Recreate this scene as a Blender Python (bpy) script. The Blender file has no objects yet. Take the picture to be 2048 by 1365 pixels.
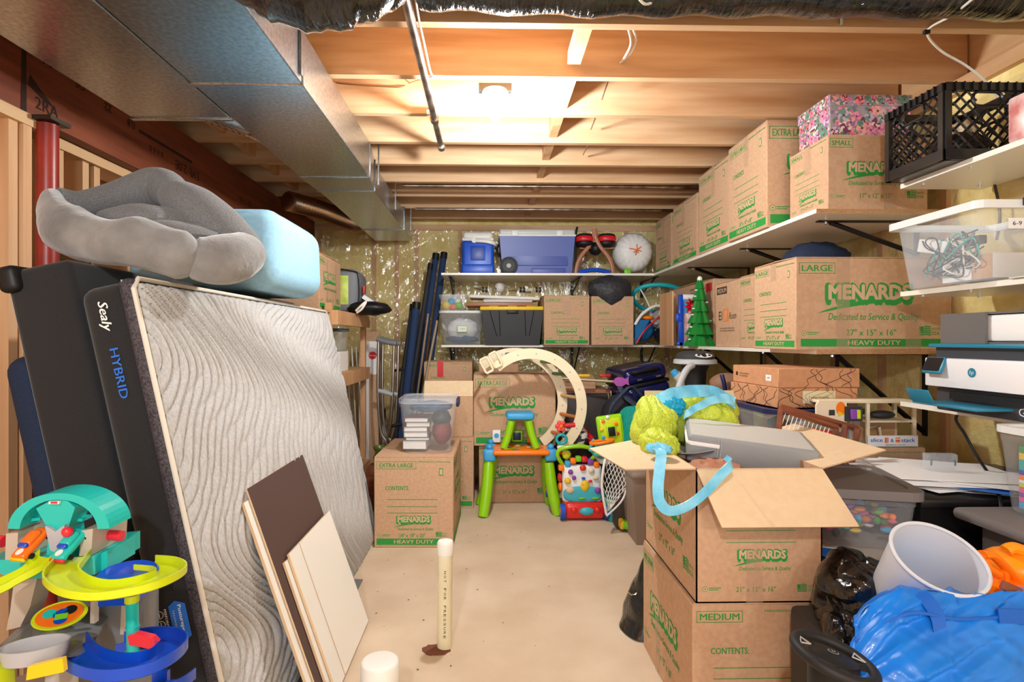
import bpy, bmesh, math, random
import numpy as np
from mathutils import Matrix, Vector, noise
R = math.radians
random.seed(7)
sc = bpy.context.scene
COL = sc.collection
# ---------------------------------------------------------------- camera, world, light
F_PX, CX, CY, PSI, CAMZ = 1120.0, 999.5, 680.0, math.atan(24.5/1120.0), 1.2
cd = bpy.data.cameras.new('camera'); cam = bpy.data.objects.new('camera', cd); COL.objects.link(cam)
cd.sensor_width = 36; cd.lens = 36*F_PX/2048; cd.shift_x = 24.5/2048; cd.shift_y = -2.5/2048
cd.clip_start = .05
cam.location = (0, 0, CAMZ); cam.rotation_euler = (R(90), 0, -PSI)
sc.camera = cam
sc.view_settings.view_transform = 'Standard'; sc.view_settings.look = 'None'
sc.view_settings.gamma = 1; sc.view_settings.use_curve_mapping = False
sc.view_settings.exposure = .95
w = bpy.data.worlds.new('world'); sc.world = w; w.use_nodes = True
w.node_tree.nodes['Background'].inputs[0].default_value = (.90, .96, 1, 1)
w.node_tree.nodes['Background'].inputs[1].default_value = 1.15
def lamp(name, loc, power, radius, col):
    l = bpy.data.lights.new(name, 'POINT'); l.energy = power; l.shadow_soft_size = radius; l.color = col
    o = bpy.data.objects.new(name, l); o.location = loc; COL.objects.link(o); return o
lamp('bulb_light', (.045, 2.55, 2.15), 46, .045, (.93, .98, 1))       # the lit bulb under the joists
lamp('light_behind', (-.35, -.9, 2.2), 70, .06, (.90, .96, 1))     # the next ceiling bulb, behind the viewer
lamp('light_behind', (.9, -2.6, 2.2), 50, .1, (.90, .96, 1))  # added soft fill light farther back, no known bulb there

def P(px, py, Y):
    u = (px-CX)/F_PX; v = (CY-py)/F_PX
    dx = u*math.cos(PSI)+math.sin(PSI); dy = math.cos(PSI)-u*math.sin(PSI)
    t = Y/dy
    return Vector((dx*t, Y, CAMZ+v*t))
def PX(px, py, X):
    u = (px-CX)/F_PX
    dx = u*math.cos(PSI)+math.sin(PSI); dy = math.cos(PSI)-u*math.sin(PSI)
    return P(px, py, X/dx*dy)
def PZ(px, py, z):
    v = (CY-py)/F_PX; u = (px-CX)/F_PX
    return P(px, py, (z-CAMZ)/v*(math.cos(PSI)-u*math.sin(PSI)))
# ---------------------------------------------------------------- materials
def lin(c):
    return tuple(((x/255)/12.92 if x/255 <= .04045 else ((x/255+.055)/1.055)**2.4) for x in c)+(1,)
MATS = {}
def mat(name, c, rough=.6, metal=0, c2=None, ns=20, st=(1,1,1), det=3, lo=.35, hi=.65, bump=0, bs=None, bst=None, alpha=1, spec=.5, coat=0, emit=0, trans=0, ior=1.45, sheen=0, bdist=.01):
    m = bpy.data.materials.new(name); m.use_nodes = True; nt = m.node_tree; b = nt.nodes['Principled BSDF']
    b.inputs['Base Color'].default_value = lin(c); b.inputs['Roughness'].default_value = rough
    b.inputs['Metallic'].default_value = metal; b.inputs['Alpha'].default_value = alpha
    b.inputs['Specular IOR Level'].default_value = spec; b.inputs['Coat Weight'].default_value = coat
    b.inputs['Coat Roughness'].default_value = .08; b.inputs['IOR'].default_value = ior
    b.inputs['Transmission Weight'].default_value = trans; b.inputs['Sheen Weight'].default_value = sheen
    if emit:
        b.inputs['Emission Color'].default_value = lin(c); b.inputs['Emission Strength'].default_value = emit
    if c2 is not None or bump:
        tc = nt.nodes.new('ShaderNodeTexCoord')
        def nz(sc_, st_, d_):
            mp = nt.nodes.new('ShaderNodeMapping'); mp.inputs['Scale'].default_value = st_
            n = nt.nodes.new('ShaderNodeTexNoise'); n.inputs['Scale'].default_value = sc_; n.inputs['Detail'].default_value = d_
            nt.links.new(tc.outputs['Object'], mp.inputs[0]); nt.links.new(mp.outputs[0], n.inputs['Vector']); return n
        if c2 is not None:
            n = nz(ns, st, det); rp = nt.nodes.new('ShaderNodeValToRGB')
            rp.color_ramp.elements[0].position = lo; rp.color_ramp.elements[1].position = hi
            rp.color_ramp.elements[0].color = lin(c); rp.color_ramp.elements[1].color = lin(c2)
            nt.links.new(n.outputs['Fac'], rp.inputs[0]); nt.links.new(rp.outputs[0], b.inputs['Base Color'])
        if bump:
            n = nz(bs or ns, bst or st, 4); bp = nt.nodes.new('ShaderNodeBump')
            bp.inputs['Strength'].default_value = bump; bp.inputs['Distance'].default_value = bdist
            nt.links.new(n.outputs['Fac'], bp.inputs['Height']); nt.links.new(bp.outputs[0], b.inputs['Normal'])
    MATS[name] = m; return m
def wood(name, c, c2, axis, ns=9, rough=.62, bump=.12):
    st = [7, 7, 7]; st[axis] = .55
    m = mat(name, c, rough, c2=c2, ns=ns/4, st=tuple(st), det=6, lo=.3, hi=.7, bump=bump, bs=ns, bdist=.003)
    nt = m.node_tree; b = nt.nodes['Principled BSDF']                       # knots
    tc = nt.nodes.new('ShaderNodeTexCoord'); mp = nt.nodes.new('ShaderNodeMapping'); s2 = [3.2, 3.2, 3.2]; s2[axis] = 1.9
    mp.inputs['Scale'].default_value = s2
    vo = nt.nodes.new('ShaderNodeTexVoronoi'); vo.inputs['Scale'].default_value = 1.0
    rp = nt.nodes.new('ShaderNodeValToRGB'); rp.color_ramp.elements[0].position = .035; rp.color_ramp.elements[1].position = .075
    rp.color_ramp.elements[0].color = (1,1,1,1); rp.color_ramp.elements[1].color = (0,0,0,1)
    mx = nt.nodes.new('ShaderNodeMix'); mx.data_type = 'RGBA'; src = b.inputs['Base Color'].links[0].from_socket
    nt.links.new(tc.outputs['Object'], mp.inputs[0]); nt.links.new(mp.outputs[0], vo.inputs['Vector'])
    nt.links.new(vo.outputs['Distance'], rp.inputs[0]); nt.links.new(rp.outputs[0], mx.inputs['Factor'])
    nt.links.new(src, mx.inputs['A']); mx.inputs['B'].default_value = lin((112, 66, 40)); nt.links.new(mx.outputs['Result'], b.inputs['Base Color'])
    return m
wood('pine_x', (228,192,152), (192,144,100), 0)
wood('pine_y', (222,184,138), (200,152,104), 1)
wood('pine_z', (222,178,134), (198,146,102), 2)
wood('beam_y', (140,70,40), (102,46,24), 1, ns=14)
wood('rack_wood', (214,170,124), (190,140,98), 2)
wood('slat_wood', (236,206,164), (218,182,136), 2)
wood('birch', (240,226,196), (230,212,176), 0, ns=5, bump=.03)
wood('dark_wood', (150,86,56), (112,58,38), 0, ns=16)
mat('kraft', (204,166,132), .85, c2=(196,156,122), ns=60, st=(1,1,1), bump=.08, bs=220, bdist=.001)
mat('kraft_in', (226,200,162), .85, c2=(222,194,156), ns=40, bump=.04, bs=60, bst=(6,.4,.4), bdist=.001)
mat('ink', (44,150,62), .7)
mat('ink_light', (56,160,72), .7)
mat('kraft_print', (212,176,142), .85)
mat('tape', (212,180,150), .2, alpha=.28)
mat('tape_clear', (235,225,205), .15, alpha=.3)
mat('floor', (220,200,174), .8, c2=(202,178,150), ns=3.2, det=8, lo=.3, hi=.7, bump=.12, bs=70, bdist=.002)
mat('subfloor', (196,150,104), .8, c2=(160,112,70), ns=14)
mat('insulation', (250,232,164), .95, c2=(232,204,122), ns=7, det=9, bump=.7, bs=22, bdist=.03)
mat('poly', (255,250,235), .13, alpha=.24, bump=.9, bs=6, bst=(1.3,1,.45), bdist=.06, spec=1, coat=1)
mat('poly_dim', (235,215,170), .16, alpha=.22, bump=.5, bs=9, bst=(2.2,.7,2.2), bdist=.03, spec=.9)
mat('osb', (206,168,104), .75, c2=(184,142,82), ns=5, st=(1,3,1), det=8)
mat('galv', (190,196,200), .3, 1, c2=(158,166,172), ns=70, det=6, bump=.12, bs=3.5, bdist=.02)
mat('galv_dark', (90,84,76), .45, 1)
mat('steel', (196,184,172), .28, 1, c2=(130,112,100), ns=12)
mat('chrome', (226,226,226), .14, 1)
mat('flex', (168,144,122), .3, 1)
mat('flex_foil', (200,200,200), .25, 1)
mat('black_foil', (10,10,14), .16, bump=.8, bs=9, bst=(3.5,.7,1), bdist=.03, coat=.6, spec=.8)
mat('column', (160,48,36), .35, c2=(128,36,26), ns=6)
mat('drywall', (214,170,128), .85)
mat('melamine', (240,234,222), .3)
mat('particle', (196,150,102), .9, c2=(168,124,82), ns=160)
mat('black_metal', (22,20,20), .4)
mat('white', (240,238,232), .4)
mat('porcelain', (250,250,246), .3)
mat('bulb', (255,252,235), .3, emit=14)
mat('cable', (232,226,214), .5)
mat('rope_black', (24,22,22), .5)
mat('pvc', (232,224,190), .35, c2=(220,206,162), ns=4)
mat('pvc_white', (244,242,234), .35)
mat('black', (20,20,22), .5)
mat('rubber', (28,27,27), .6)
mat('charcoal', (52,53,55), .55)
mat('gray', (120,122,124), .5)
mat('gray_light', (176,178,180), .5)
mat('silver', (186,184,180), .4)
mat('blue', (22,92,206), .35)
mat('navy', (28,36,84), .35)
mat('yellow', (240,200,40), .4)
mat('red', (214,34,44), .35)
mat('orange', (250,128,20), .35)
mat('green', (120,200,30), .35)
mat('lime', (196,214,20), .3)
mat('teal', (24,176,170), .35)
mat('sky', (66,166,222), .4)
mat('purple', (138,70,170), .4)
mat('pink', (232,96,150), .4)
mat('paper', (240,238,236), .7)
mat('clear', (225,232,238), .1, alpha=.2, spec=.7)
mat('clear_milky', (222,230,238), .2, alpha=.27, bump=.1, bs=3)
mat('rim_white', (240,242,240), .35, alpha=.85)
def film(name, col, f1, f2, bs, rough):
    m = MATS[name]; nt = m.node_tree; b = nt.nodes['Principled BSDF']; out = nt.nodes['Material Output']
    nl = b.inputs['Normal'].links[0].from_socket
    g = nt.nodes.new('ShaderNodeBsdfGlossy'); g.inputs['Roughness'].default_value = rough; d = nt.nodes.new('ShaderNodeBsdfDiffuse'); d.inputs[0].default_value = lin(col)
    t = nt.nodes.new('ShaderNodeBsdfTransparent'); a = nt.nodes.new('ShaderNodeMixShader'); c = nt.nodes.new('ShaderNodeMixShader')
    a.inputs[0].default_value = f2; c.inputs[0].default_value = f1
    for q in (g, d): nt.links.new(nl, q.inputs['Normal'])
    nt.links.new(d.outputs[0], a.inputs[1]); nt.links.new(g.outputs[0], a.inputs[2]); nt.links.new(t.outputs[0], c.inputs[1]); nt.links.new(a.outputs[0], c.inputs[2]); nt.links.new(c.outputs[0], out.inputs[0])
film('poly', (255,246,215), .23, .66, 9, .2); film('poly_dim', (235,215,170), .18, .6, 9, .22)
# ---------------------------------------------------------------- mesh building
_tc = {}
def tgeo(s, bold=0.0, shear=0.0):
    k = (s, bold, shear)
    if k not in _tc:
        cu = bpy.data.curves.new('t', 'FONT'); cu.body = s; cu.size = 1; cu.offset = bold; cu.shear = shear; cu.resolution_u = 2
        o = bpy.data.objects.new('t', cu); me = bpy.data.meshes.new_from_object(o)
        vs = [(v.co.x, v.co.y) for v in me.vertices]; fs = [tuple(p.vertices) for p in me.polygons]
        bpy.data.objects.remove(o); bpy.data.curves.remove(cu); bpy.data.meshes.remove(me)
        xs = [v[0] for v in vs]; ys = [v[1] for v in vs]
        _tc[k] = (vs, fs, min(xs), max(xs), min(ys), max(ys))
    return _tc[k]
_bc = {}
def rbox_geo(s, r, seg):
    k = (round(s[0],4), round(s[1],4), round(s[2],4), round(r,4), seg)
    if k not in _bc:
        bm = bmesh.new(); bmesh.ops.create_cube(bm, size=1)
        for v in bm.verts: v.co = Vector((v.co.x*s[0], v.co.y*s[1], v.co.z*s[2]))
        r = min(r, .49*min(s))
        bmesh.ops.bevel(bm, geom=bm.edges[:], offset=r, segments=seg, profile=.5, affect='EDGES')
        bm.verts.index_update(); _bc[k] = ([v.co.copy() for v in bm.verts], [[v.index for v in f.verts] for f in bm.faces]); bm.free()
    return _bc[k]
def T(x=0, y=0, z=0): return Matrix.Translation((x, y, z))
def RX(a): return Matrix.Rotation(R(a), 4, 'X')
def RY(a): return Matrix.Rotation(R(a), 4, 'Y')
def RZ(a): return Matrix.Rotation(R(a), 4, 'Z')
def frame(o, x, y):
    x = Vector(x).normalized(); y = Vector(y).normalized(); z = x.cross(y).normalized(); y = z.cross(x)
    m = Matrix((x, y, z)).transposed().to_4x4(); m.translation = o; return m
class MB:
    def __init__(s, M=None): s.v = []; s.f = []; s.m = []; s.sm = []; s.M = M or Matrix()
    def add(s, vs, fs, m, M=None, smooth=False):
        n = len(s.v); A = s.M @ M if M is not None else s.M
        s.v += [A @ Vector(v) for v in vs]
        for f in fs: s.f.append([i+n for i in f]); s.m.append(m); s.sm.append(smooth)
        return s
    def box(s, c, sz, m, r=0, seg=2, M=None, smooth=None):
        t = T(*c); t = M @ t if M is not None else t
        if r > 0:
            vs, fs = rbox_geo(sz, r, seg); return s.add(vs, fs, m, t, True if smooth is None else smooth)
        x, y, z = sz[0]/2, sz[1]/2, sz[2]/2
        return s.add([(-x,-y,-z),(x,-y,-z),(x,y,-z),(-x,y,-z),(-x,-y,z),(x,-y,z),(x,y,z),(-x,y,z)],
                     [(3,2,1,0),(4,5,6,7),(0,1,5,4),(1,2,6,5),(2,3,7,6),(3,0,4,7)], m, t)
    def bb(s, x0, x1, y0, y1, z0, z1, m, r=0, seg=2, M=None):
        return s.box(((x0+x1)/2, (y0+y1)/2, (z0+z1)/2), (abs(x1-x0), abs(y1-y0), abs(z1-z0)), m, r, seg, M)
    def tube(s, pts, r, m, seg=10, M=None, closed=False, caps=True, flat=1.0, up=None):
        pts = [Vector(p) for p in pts]; n = len(pts); rs = r if isinstance(r, (list, tuple)) else [r]*n
        d0 = (pts[1]-pts[0]).normalized(); u = Vector(up) if up else (Vector((0,0,1)) if abs(d0.z) < .9 else Vector((1,0,0)))
        vs = []; fs = []
        for i in range(n):
            a = pts[i-1] if (i > 0 or closed) else pts[i]; b = pts[(i+1) % n] if (i < n-1 or closed) else pts[i]
            d = (b-a)
            d = d.normalized() if d.length > 1e-9 else d0
            u = (u-d*u.dot(d)); u = u.normalized() if u.length > 1e-6 else d.orthogonal().normalized(); w_ = d.cross(u)
            for k in range(seg):
                an = 2*math.pi*k/seg; vs.append(pts[i]+rs[i]*(math.cos(an)*w_+math.sin(an)*flat*u))
        for i in range(n if closed else n-1):
            j = (i+1) % n
            for k in range(seg):
                l = (k+1) % seg; fs.append((i*seg+k, i*seg+l, j*seg+l, j*seg+k))
        if caps and not closed:
            fs.append(tuple(range(seg))[::-1]); fs.append(tuple((n-1)*seg+k for k in range(seg)))
        return s.add(vs, fs, m, M, True)
    def cyl(s, a, b, r, m, r2=None, seg=20, M=None):
        a = Vector(a); b = Vector(b); r2 = r if r2 is None else r2
        d = (b-a).normalized(); u = d.orthogonal().normalized(); w_ = d.cross(u); vs = []; fs = []
        for p, q in ((a, r), (b, r2)):
            for k in range(seg):
                an = 2*math.pi*k/seg; vs.append(p+q*(math.cos(an)*u+math.sin(an)*w_))
        s.add(vs, [(k, (k+1) % seg, seg+(k+1) % seg, seg+k) for k in range(seg)], m, M, True)
        return s.add(vs, [tuple(range(seg))[::-1], tuple(range(seg, 2*seg))], m, M)
    def lathe(s, prof, m, seg=32, M=None, sx=1, sy=1, pw=2):
        vs = []; fs = []; n = len(prof)
        for r, z in prof:
            for k in range(seg):
                an = 2*math.pi*k/seg; c, q = math.cos(an), math.sin(an)
                if pw != 2: e = (abs(c)**pw+abs(q)**pw)**(-1/pw); c *= e; q *= e
                vs.append((r*c*sx, r*q*sy, z))
        for i in range(n-1):
            for k in range(seg):
                l = (k+1) % seg; fs.append((i*seg+k, i*seg+l, (i+1)*seg+l, (i+1)*seg+k))
        if prof[0][0] > 1e-4: fs.append(tuple(range(seg))[::-1])
        if prof[-1][0] > 1e-4: fs.append(tuple((n-1)*seg+k for k in range(seg)))
        return s.add(vs, fs, m, M, True)
    def shell(s, prof, m, th=.002, seg=48, M=None, sx=1, sy=1, pw=2):           # open vessel, profile from base to rim, with thickness
        inner = [(max(r-th, .0001), z+(th if i == 0 else 0)) for i, (r, z) in enumerate(prof)]
        return s.lathe([(.0001, prof[0][1])]+prof+inner[::-1]+[(.0001, prof[0][1]+th)], m, seg, M, sx, sy, pw)
    def prism(s, poly, h, m, M=None, smooth=False):
        n = len(poly); vs = [(x, y, 0) for x, y in poly]+[(x, y, h) for x, y in poly]
        ar = sum(poly[i][0]*poly[(i+1) % n][1]-poly[(i+1) % n][0]*poly[i][1] for i in range(n))
        a = list(range(n)); b = list(range(n, 2*n)); side = [(i, (i+1) % n, n+(i+1) % n, n+i) for i in range(n)]
        if ar < 0: side = [f[::-1] for f in side]; a, b = a[::-1], b[::-1]
        return s.add(vs, [a[::-1], b]+side, m, M, smooth)
    def grid(s, fn, nu, nv, m, M=None, smooth=True, th=0, closed_u=False):
        vs = [Vector(fn(i/(nu-(0 if closed_u else 1)), j/(nv-1))) for j in range(nv) for i in range(nu)]
        fs = []
        for j in range(nv-1):
            for i in range(nu if closed_u else nu-1):
                k = (i+1) % nu; fs.append((j*nu+i, j*nu+k, (j+1)*nu+k, (j+1)*nu+i))
        if th:
            nrm = [Vector() for _ in vs]
            for f in fs:
                nn = (vs[f[2]]-vs[f[0]]).cross(vs[f[3]]-vs[f[1]])
                for q in f: nrm[q] += nn
            n0 = len(vs); vs = vs+[v-(q.normalized() if q.length else q)*th for v, q in zip(vs, nrm)]
            fs = fs+[tuple(q+n0 for q in f[::-1]) for f in fs]
            if not closed_u:
                for j in range(nv-1):
                    fs.append(((j+1)*nu, j*nu+0, j*nu+n0, (j+1)*nu+n0)[::-1]); fs.append((j*nu+nu-1, (j+1)*nu+nu-1, (j+1)*nu+nu-1+n0, j*nu+nu-1+n0)[::-1])
            for i in range(nu if closed_u else nu-1):
                k = (i+1) % nu
                fs.append((i, k, k+n0, i+n0)[::-1]); b = (nv-1)*nu; fs.append((b+k, b+i, b+i+n0, b+k+n0)[::-1])
        return s.add(vs, fs, m, M, smooth)
    def ell(s, c, r, m, M=None, seg=20, rings=12, n=0, nsc=3, pw=1, seed=0):
        vs = []; fs = []; c = Vector(c)
        for j in range(rings+1):
            th = math.pi*j/rings
            for i in range(seg):
                ph = 2*math.pi*i/seg; v = Vector((math.sin(th)*math.cos(ph), math.sin(th)*math.sin(ph), -math.cos(th)))
                if pw != 1: v = Vector([math.copysign(abs(q)**pw, q) for q in v])
                d = 1+(n*noise.noise(v*nsc+Vector((seed, seed*2, 0))) if n else 0)
                vs.append(c+Vector((v.x*r[0], v.y*r[1], v.z*r[2]))*d)
        for j in range(rings):
            for i in range(seg):
                k = (i+1) % seg; fs.append((j*seg+i, j*seg+k, (j+1)*seg+k, (j+1)*seg+i))
        return s.add(vs, fs, m, M, True)
    def text(s, t, F, cx, cy, m, w=None, h=None, z=.0008, bold=0.0, shear=0.0, rot=0):
        vs, fs, x0, x1, y0, y1 = tgeo(t, 0.0, shear)
        if bold > 0:
            n_ = 8 if bold > .03 else 2
            vs = [(x+bold*math.cos(2*math.pi*k/n_), y+bold*math.sin(2*math.pi*k/n_)) for k in range(n_) for x, y in vs]; L_ = len(vs)//n_; fs = [tuple(i+k*L_ for i in f) for k in range(n_) for f in fs]
            x0 -= bold; x1 += bold; y0 -= bold; y1 += bold
        sx = w/(x1-x0) if w else None; sy = h/(y1-y0) if h else None
        sx = sx or sy; sy = sy or sx; mx, my = (x0+x1)/2, (y0+y1)/2
        M = F @ T(cx, cy, z) @ RZ(rot)
        L0 = len(tgeo(t, 0.0, shear)[0]) or 1
        return s.add([((x-mx)*sx, (y-my)*sy, (i//L0)*2.5e-5) for i, (x, y) in enumerate(vs)], fs, m, M)
    def rect(s, F, x0, x1, y0, y1, m, z=.0006):
        return s.add([(x0,y0,z),(x1,y0,z),(x1,y1,z),(x0,y1,z)], [(0,1,2,3)], m, F)
    def disc(s, F, cx, cy, r, m, z=.0006, seg=20, ry=None):
        ry = ry or r
        return s.add([(cx+r*math.cos(2*math.pi*k/seg), cy+ry*math.sin(2*math.pi*k/seg), z) for k in range(seg)], [tuple(range(seg))], m, F)
    def build(s, name, parent=None, label=None, cat=None, group=None, kind=None, world=False, sub=0, loc=None, clean=False):
        me = bpy.data.meshes.new(name); vs = s.v
        if world and parent is not None:
            I = wm(parent).inverted(); vs = [I @ v for v in vs]
        elif loc is not None: vs = [v-Vector(loc) for v in vs]
        me.from_pydata([tuple(v) for v in vs], [], s.f)
        names = []
        for q in s.m:
            if q not in names: names.append(q)
        for q in names: me.materials.append(MATS[q])
        ix = {q: i for i, q in enumerate(names)}
        me.polygons.foreach_set('material_index', [ix[q] for q in s.m]); me.polygons.foreach_set('use_smooth', s.sm)
        me.update()
        if any(s.sm):
            try: me.set_sharp_from_angle(angle=R(42))
            except Exception: pass
        o = bpy.data.objects.new(name, me); COL.objects.link(o)
        if parent is not None: o.parent = parent
        if loc is not None: o.location = loc
        if sub:
            md = o.modifiers.new('s', 'SUBSURF'); md.levels = sub; md.render_levels = sub
        return tag(o, label, cat, group, kind)
def wm(o):
    M = o.matrix_basis.copy()
    return wm(o.parent) @ M if o.parent else M
def tag(o, label=None, cat=None, group=None, kind=None):
    for k, v in (('label', label), ('category', cat), ('group', group), ('kind', kind)):
        if v: o[k] = v
    return o
def thing(name, label, cat, loc=(0,0,0), rz=0, group=None, rot=None):
    o = bpy.data.objects.new(name, None); COL.objects.link(o); o.location = loc; o.empty_display_size = .05
    o.rotation_euler = rot or (0, 0, R(rz)); return tag(o, label, cat, group)
def dup(o, parent=None):
    c = o.copy(); COL.objects.link(c); c.parent = parent
    for ch in [q for q in COL.objects if q.parent == o]: dup(ch, c)
    return c
def arc(cx, cy, r, a0, a1, n=16, ry=None):
    return [(cx+r*math.cos(R(a0+(a1-a0)*i/(n-1))), cy+(ry or r)*math.sin(R(a0+(a1-a0)*i/(n-1)))) for i in range(n)]
def ring_poly(cx, cy, r0, r1, a0, a1, n=24): return arc(cx, cy, r1, a0, a1, n)+arc(cx, cy, r0, a1, a0, n)
def smooth_path(pts, n=6, closed=False):
    pts = [Vector(p) for p in pts]; out = []; N = len(pts)
    for i in range(N if closed else N-1):
        if closed: p = [pts[(i+k-1) % N] for k in range(4)]
        else: p = [pts[max(i-1,0)], pts[i], pts[i+1], pts[min(i+2,N-1)]]
        for k in range(n):
            t = k/n; out.append(.5*((2*p[1])+(p[2]-p[0])*t+(2*p[0]-5*p[1]+4*p[2]-p[3])*t*t+(3*p[1]-p[0]-3*p[2]+p[3])*t**3))
    if not closed: out.append(pts[-1])
    return out
# ================================================================ the room
ZJ = 2.3375; XR = 2.06; YB = 5.45; XL = -1.67
m = MB(); m.bb(-3, 2.3, -4, 5.7, -.1, 0, 'floor'); FLOOR = m.build('floor', kind='structure')
m = MB(); m.bb(-3.4, 2.3, -4, 5.7, ZJ+.235, ZJ+.26, 'subfloor'); CEIL = m.build('ceiling', kind='structure')
jo = None
for k in range(-5, 9):
    y1 = 2.045+.4064*k
    if jo is None:
        m = MB(); m.bb(-1.92, 2.11, -.038, 0, ZJ, ZJ+.235, 'pine_x'); jo = m.build('joist', CEIL); jo.location = (0, y1, 0)
    else:
        c = jo.copy(); COL.objects.link(c); c.location = (random.uniform(-.01,.01), y1, 0)
    if k >= -1 and k < 8:
        m = MB(); x = .385
        if k == 0: m.bb(x-.045, x+.01, y1+.002, y1+.33, ZJ+.035, ZJ+.085, 'pine_z')
        else: m.bb(x-.03, x+.015, y1, y1+.3684, ZJ+.03, ZJ+.23, 'pine_z')
        m.build('blocking', CEIL)
        m = MB(); m.bb(-1.53, -1.49, y1, y1+.3684, ZJ+.04, ZJ+.23, 'pine_z'); m.build('blocking', CEIL)
m = MB(); 
for Y in (4.10, 4.83): m.cyl((-.62, Y, ZJ-.012), (2.0, Y, ZJ-.012), .011, 'steel')
m.build('conduit', CEIL)
# beam on the left with its stamps
m = MB(); m.bb(XL-.135, XL, -3.5, YB, 2.02, ZJ, 'beam_y'); BEAM = m.build('support_beam', label='long reddish brown laminated wood beam over the left stud wall', cat='beam')
Fb = frame(Vector((XL+.001, 0, 2.02)), (0, 1, 0), (0, 0, 1))
mat('stamp', (50, 24, 14), .8)
m = MB()
for t, y, z, hh, rr in (('N', 2.16, .24, .045, 180), ('OS', 2.33, .22, .03, 180), ('22', 2.5, .2, .035, 180), ('0.8', 2.66, .19, .035, 180), ('2RA', 2.16, .06, .045, 0),
        ('8 6 6 0', 2.86, .13, .03, 180), ('LVL 2.0E', 3.15, .12, .05, 180), ('22 11 N', 3.9, .13, .04, 180), ('LVL 2.0E', 4.4, .1, .045, 180), ('22 10', 4.75, .14, .035, 180)):
    m.text(t, Fb, y, z, 'stamp', h=hh, bold=.01, rot=rr)
m.rect(Fb, 2.72, 3.2, .175, .19, 'stamp'); m.rect(Fb, 4.2, 4.6, .155, .165, 'stamp')
m.add([(2.04,.0,.0007),(2.065,.0,.0007),(2.062,.31,.0007),(2.045,.31,.0007)], [(0,1,2,3)], 'stamp', Fb)
m.add([(2.07,.11,.0007),(2.13,.085,.0007),(2.2,.07,.0007),(2.12,.12,.0007),(2.08,.15,.0007)], [(0,1,2,3,4)], 'stamp', Fb)
m.build('ink_stamps', BEAM, 'dark ink stamps on the beam')
# left wall: studs and drywall of the next room behind them
m = MB(); m.bb(-1.96, -1.92, -3.5, YB+.1, 0, ZJ+.235, 'drywall'); WL = m.build('wall_left', kind='structure')
m = MB(); m.bb(XL-.12, XL+.015, -1, 2.12, 1.975, 2.018, 'pine_y'); m.bb(XL-.2, XL-.06, 2.2, YB, 1.975, 2.018, 'pine_y'); m.build('top_plate', WL)
for y, x in ((1.35, XL-.02), (1.99, XL), (2.04, XL+.01), (2.24, XL-.04), (2.30, XL-.07), (2.46, XL-.08), (2.53, XL-.08), (2.95, XL-.08), (3.4, XL-.08), (4.0, XL-.08), (4.6, XL-.08)):
    m = MB(); m.bb(x-.1, x, y, y+.038, 0, 1.975, 'pine_z'); m.build('stud', WL)
m = MB(); m.bb(XL-.16, XL-.14, 1.0, 1.96, 0, 1.975, 'drywall'); m.build('door_jamb', WL)
m = MB(); m.cyl((0, 0, 0), (0, 0, 2.0), .035, 'column', seg=28); m.bb(-.045, .05, -.05, .05, 2.005, 2.0195, 'galv_dark')
p = P(95, 400, 2.12); m.build('steel_column', label='round red steel support column under the wood beam', cat='column', loc=None).location = (p.x, 2.12, 0)
# back wall
m = MB(); m.bb(-1.95, XR+.1, YB+.02, YB+.14, 0, ZJ+.235, 'insulation'); WB = m.build('wall_back', kind='structure')
for x in (-1.62, -1.1, -.88, -.69, -.27, .13, .54, .95, 1.35, 1.76, 2.02):
    m = MB(); m.bb(x-.019, x+.019, YB, YB+.03, 0, ZJ-.05, 'pine_z'); m.build('stud', WB)
m = MB(); m.bb(-1.67, XR, YB-.01, YB+.03, ZJ-.075, ZJ-.02, 'pine_x'); m.build('top_plate', WB)
def backsheet(u, v):
    x = -1.6+3.64*u; z = .02+2.24*v; h = .012+.006*noise.noise(Vector((x*2, z*2, 1)))
    for (cx, cz, k, s) in ((-.42, 2.25, 11, 1), (-.95, 1.3, 7, .8), (.15, 2.3, 12, .7), (-.9, 2.0, 6, .8), (.9, 1.1, 9, .8), (1.5, .9, 8, .8), (-.15,1.05,9,.8)):
        dx, dz = x-cx, z-cz; r = math.hypot(dx, dz); a = math.atan2(dz, dx)
        f = math.exp(-((r-.35)/.4)**2)*s; n_ = noise.noise(Vector((a*k*.55, cx*7, r*.6)))
        h += .036*f*max(0, 1-abs(n_)*5.5)
    return (x, YB-.012-h, z)
m = MB(); m.grid(backsheet, 260, 150, 'poly'); m.build('plastic_sheet', WB, 'clear wrinkled plastic vapour sheet stapled over the back wall')
# right wall
m = MB(); m.bb(XR+.02, XR+.14, -2, YB, 0, ZJ, 'insulation'); m.bb(XR+.06, XR+.14, -2, YB+.1, ZJ, ZJ+.235, 'pine_y'); WR = m.build('wall_right', kind='structure')
for k in range(14):
    y = -1.0+.4064*k+.22
    m = MB(); m.bb(XR, XR+.03, y, y+.038, 0, ZJ-.05, 'pine_z'); m.build('stud', WR)
m = MB(); m.bb(XR-.012, XR+.03, -2, YB, ZJ-.06, ZJ, 'pine_y'); m.build('top_plate', WR)
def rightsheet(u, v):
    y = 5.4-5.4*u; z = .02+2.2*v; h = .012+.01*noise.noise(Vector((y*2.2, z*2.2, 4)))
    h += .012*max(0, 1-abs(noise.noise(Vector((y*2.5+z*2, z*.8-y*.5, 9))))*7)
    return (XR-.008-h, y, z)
m = MB(); m.grid(rightsheet, 200, 90, 'poly_dim'); m.build('plastic_sheet', WR, 'clear plastic vapour sheet over the right wall')
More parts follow.
